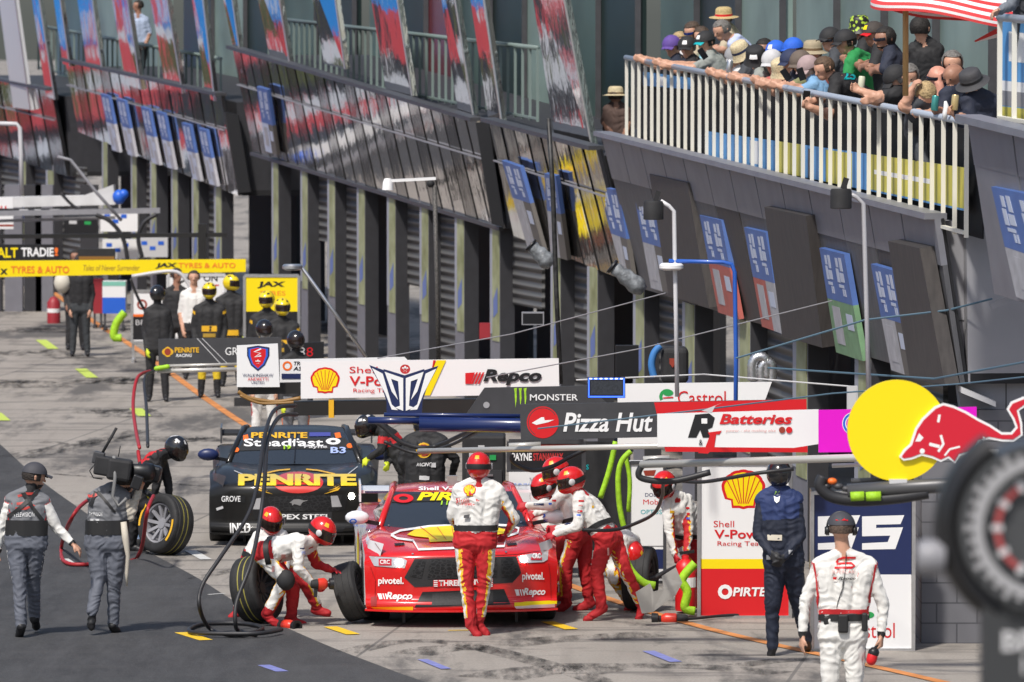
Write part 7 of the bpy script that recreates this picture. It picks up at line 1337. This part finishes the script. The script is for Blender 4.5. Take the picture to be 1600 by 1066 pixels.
# straps and wires strung across the bay
for lb, pts, r, m in (('blue ratchet strap rising across the near fascia to the grey end wall', [P(1150, 560, 60), P(1352, 500, 59.6), P(1480, 485, 59.3), P(1550, 467, 59)], .010, M('strap_blue', (.07, .13, .18), .6)), ('lower blue strap running to the right edge', [P(1200, 575, 59), P(1460, 592, 57), P(1660, 555, 55)], .010, M('strap_blue', (.07, .13, .18), .6)), ('thin blue strap sloping down behind the red boom sign', [P(840, 670, 58), P(1100, 640, 58), P(1300, 615, 57), P(1500, 600, 56), P(1640, 585, 55)], .008, M('strap_blue', (.07, .13, .18), .6)), ('thin grey wire from the white scallop sign towards the near garages', [P(590, 560, 66), P(800, 522, 65), P(1040, 458, 64)], .006, grey), ('thin grey wire over the green claw sign', [P(760, 590, 64), P(1000, 545, 63), P(1300, 470, 62)], .006, grey), ('thin pale wire across the near garage doors', [P(900, 594, 63), P(1100, 585, 63), P(1330, 604, 62)], .008, lgrey)):
    b = MB(); b.tube([tuple(p) for p in pts], r, 6); tag(b.build('strap', m), lb, 'strap')
t = thing('strap_buckle', 'grey ratchet buckle on the blue strap against the end wall', 'buckle', P(1560, 468, 58.9)); b = MB(); b.bar(P(1548, 479, 58.95), P(1586, 463, 58.95), .05, .06); b.build('buckle', grey, t)
clear = M('clear_plastic', (.2, .215, .23), .35, var=.6, vs=14, bump=.8, bs=18)
for lb, a, c, d in (('crumpled clear plastic sleeve hanging under the fascia left of the can lamp', (955, 415), (1006, 455), 70), ('smaller crumpled clear plastic sleeve beside the truss pole', (828, 382), (862, 415), 73)):
    t = thing('plastic_sleeve', lb, 'plastic sleeve', P(*c, d)); b = MB(); pts = [P(a[0]+(c[0]-a[0])*k/7, a[1]+(c[1]-a[1])*k/7, d) for k in range(8)]; b.tube(pts, [.05, .08, .07, .1, .09, .11, .1, .06], 12); b.build('sleeve', clear, t, True); b = MB(); b.tube([pts[0], pts[0].lerp(pts[1], .5)], .09, 12); b.build('ring', black, t, True)
for lb, pts in (('corrugated silver hood duct pair at the garage left of the blue banner', [(1176, 595), (1176, 568), (1184, 558), (1196, 562), (1198, 590)]), ('second corrugated silver duct by the near garage', [(1190, 598), (1190, 575), (1198, 566), (1206, 572), (1206, 595)])):
    b = MB(); sm = smooth_poly([tuple(P(x, y, 66)) for x, y in pts], 8); b.tube(sm, [.05+.008*(i % 2) for i in range(len(sm))], 10); tag(b.build('duct', alu, None, True), lb, 'duct')
t = thing('generator_case', 'black equipment case with a red shield emblem in the near garage opening', 'case', P(1050, 600, 68)); b = MB(); b.box(P(1054, 570, 68), (.3, .4, .4)); o = b.build('case', blackm, t); md = o.modifiers.new('b', 'BEVEL'); md.width = .06; md.segments = 3
flat(t, 'emblem', poly2([(1046, 560), (1056, 560), (1056, 568), (1051, 575), (1046, 568)]), M('dull_red', (.3, .04, .02), .5), 67.79); b = MB(); b.tube(smooth_poly([tuple(P(x, y, 67.8)) for x, y in ((1022, 590), (1018, 570), (1022, 552), (1032, 540))], 5), .04, 10); b.build('coil', M('coil_blue', (.05, .2, .5), .5), t, True)
for lb, x0, y0, x1, y1, d, m in (('black monitor on an arm in the garage right of the small LED panel', 962, 540, 998, 592, 68, black), ('grey monitor bracket hanging beside the truss pole', 815, 488, 850, 508, 74, grey), ('red cabinet in the far garage opening behind the scallop sign', 749, 505, 766, 530, 92, M('dull_crimson', (.3, .02, .03), .5)), ('pale grey cabinet standing at the garage near the yellow disc', 1324, 604, 1340, 645, 60.5, lgrey)):
    t = board('monitor' if 'monitor' in lb else 'cabinet', lb, R4(x0, y0, x1, y1), d, m, [(rect2(x0+2, y0+2, x1-2, y1-2), M('screen_dark', (.01, .01, .012), .3) if 'monitor' in lb else m, 'screen' if 'monitor' in lb else 'door')], th=.12, cat='monitor' if 'monitor' in lb else 'cabinet')

t = thing('equipment_cart', 'tall black equipment cart standing between the two race cars at the right', 'cart', Vector((P(755, 850, 67.4).x, 67.4, 0)))
b = MB(); a = P(722, 690, 67.4); c = P(790, 866, 67.4); b.box(((a.x+c.x)/2, 67.8, (a.z+.12)/2+.06), (c.x-a.x, .7, a.z-.12)); o = b.build('body', blackm, t); md = o.modifiers.new('b', 'BEVEL'); md.width = .03; md.segments = 2
for k in range(3):
    b = MB(); b.box(((a.x+c.x)/2, 67.44, .3+k*.32), (c.x-a.x-.08, .02, .27)); b.build('drawer', M('drawer_dark', (.04, .04, .043), .4), t)
    b = MB(); b.bar(((a.x+c.x)/2-.1, 67.42, .38+k*.32), ((a.x+c.x)/2+.1, 67.42, .38+k*.32), .02, .02); b.build('handle', alu, t)
for k, (x, y, m_) in enumerate(((752, 700, lgrey), (770, 715, green), (738, 712, lgrey))): flat(t, 'sticker', rect2(x-5, y-4, x+5, y+4), m_, 67.44)
for x in (a.x+.06, c.x-.06):
    b = MB(); b.lathe([(0, -.02), (.05, -.02), (.05, .02), (0, .02)], (x, 67.55, .05), (1, 0, 0), 14); b.build('castor', black, t, True, 40)

hose('pale steel hose arching over the distant yellow helmeted crew', [P(206, 432, 103), P(270, 424, 103), P(292, 440, 103), P(305, 470, 103), P(325, 482, 103), P(345, 470, 103), P(350, 455, 103)], .03, lgrey)
hose('black cable loop hanging below the yellow overhead banner', [P(204, 436, 104.5), P(214, 462, 104.5), P(230, 490, 104.5), P(250, 500, 104.5)], .025); hose('second black cable loop by the tall white board', [P(300, 432, 105), P(272, 450, 105), P(262, 480, 105), P(272, 520, 105)], .02)
hose('black hose arching between the far overhead booms', [P(150, 336, 116), P(172, 346, 116), P(192, 372, 116), P(200, 410, 116)], .04); hose('second black hose arching right between the far overhead booms', [P(245, 335, 116), P(225, 348, 116), P(216, 372, 116), P(222, 402, 116)], .04); hose('black hose over the far grey boom', [P(95, 302, 117), P(110, 318, 117), P(125, 330, 117)], .03)
board('sponsor_board', 'dark red cabinet behind the marshal on the far pit lane', R4(146, 436, 160, 490), 120, M('dull_crimson', (.3, .02, .03), .5), th=.4, cat='cabinet', legs=(148, 158)); board('cabinet', 'dark cabinet with pale stickers behind the far grey boom', R4(100, 338, 152, 372), 121, black, [(rect2(132, 346, 142, 351), green, 'sticker'), (rect2(108, 345, 120, 350), lgrey, 'sticker')], th=.4, cat='cabinet')
board('boom_sign', 'dark boom panel with a row of small white stickers below the rolled awning', R4(-10, 326, 245, 333), 117.2, black, [(join2(*[rect2(x, 327, x+w_, 332) for x, w_ in ((30, 14), (54, 10), (78, 16), (104, 12), (156, 16), (180, 10), (222, 18))]), lgrey, 'sticker')], th=.05)
far('dark suited crewman at the left of the tall white board', 104, 276, 456, dict(BLK, torso=suitk, hand=skin, head=skin2, neck=skin2, uarm=suitk), dict(yaw=40, hair=(.03, .02, .02)), w=10)
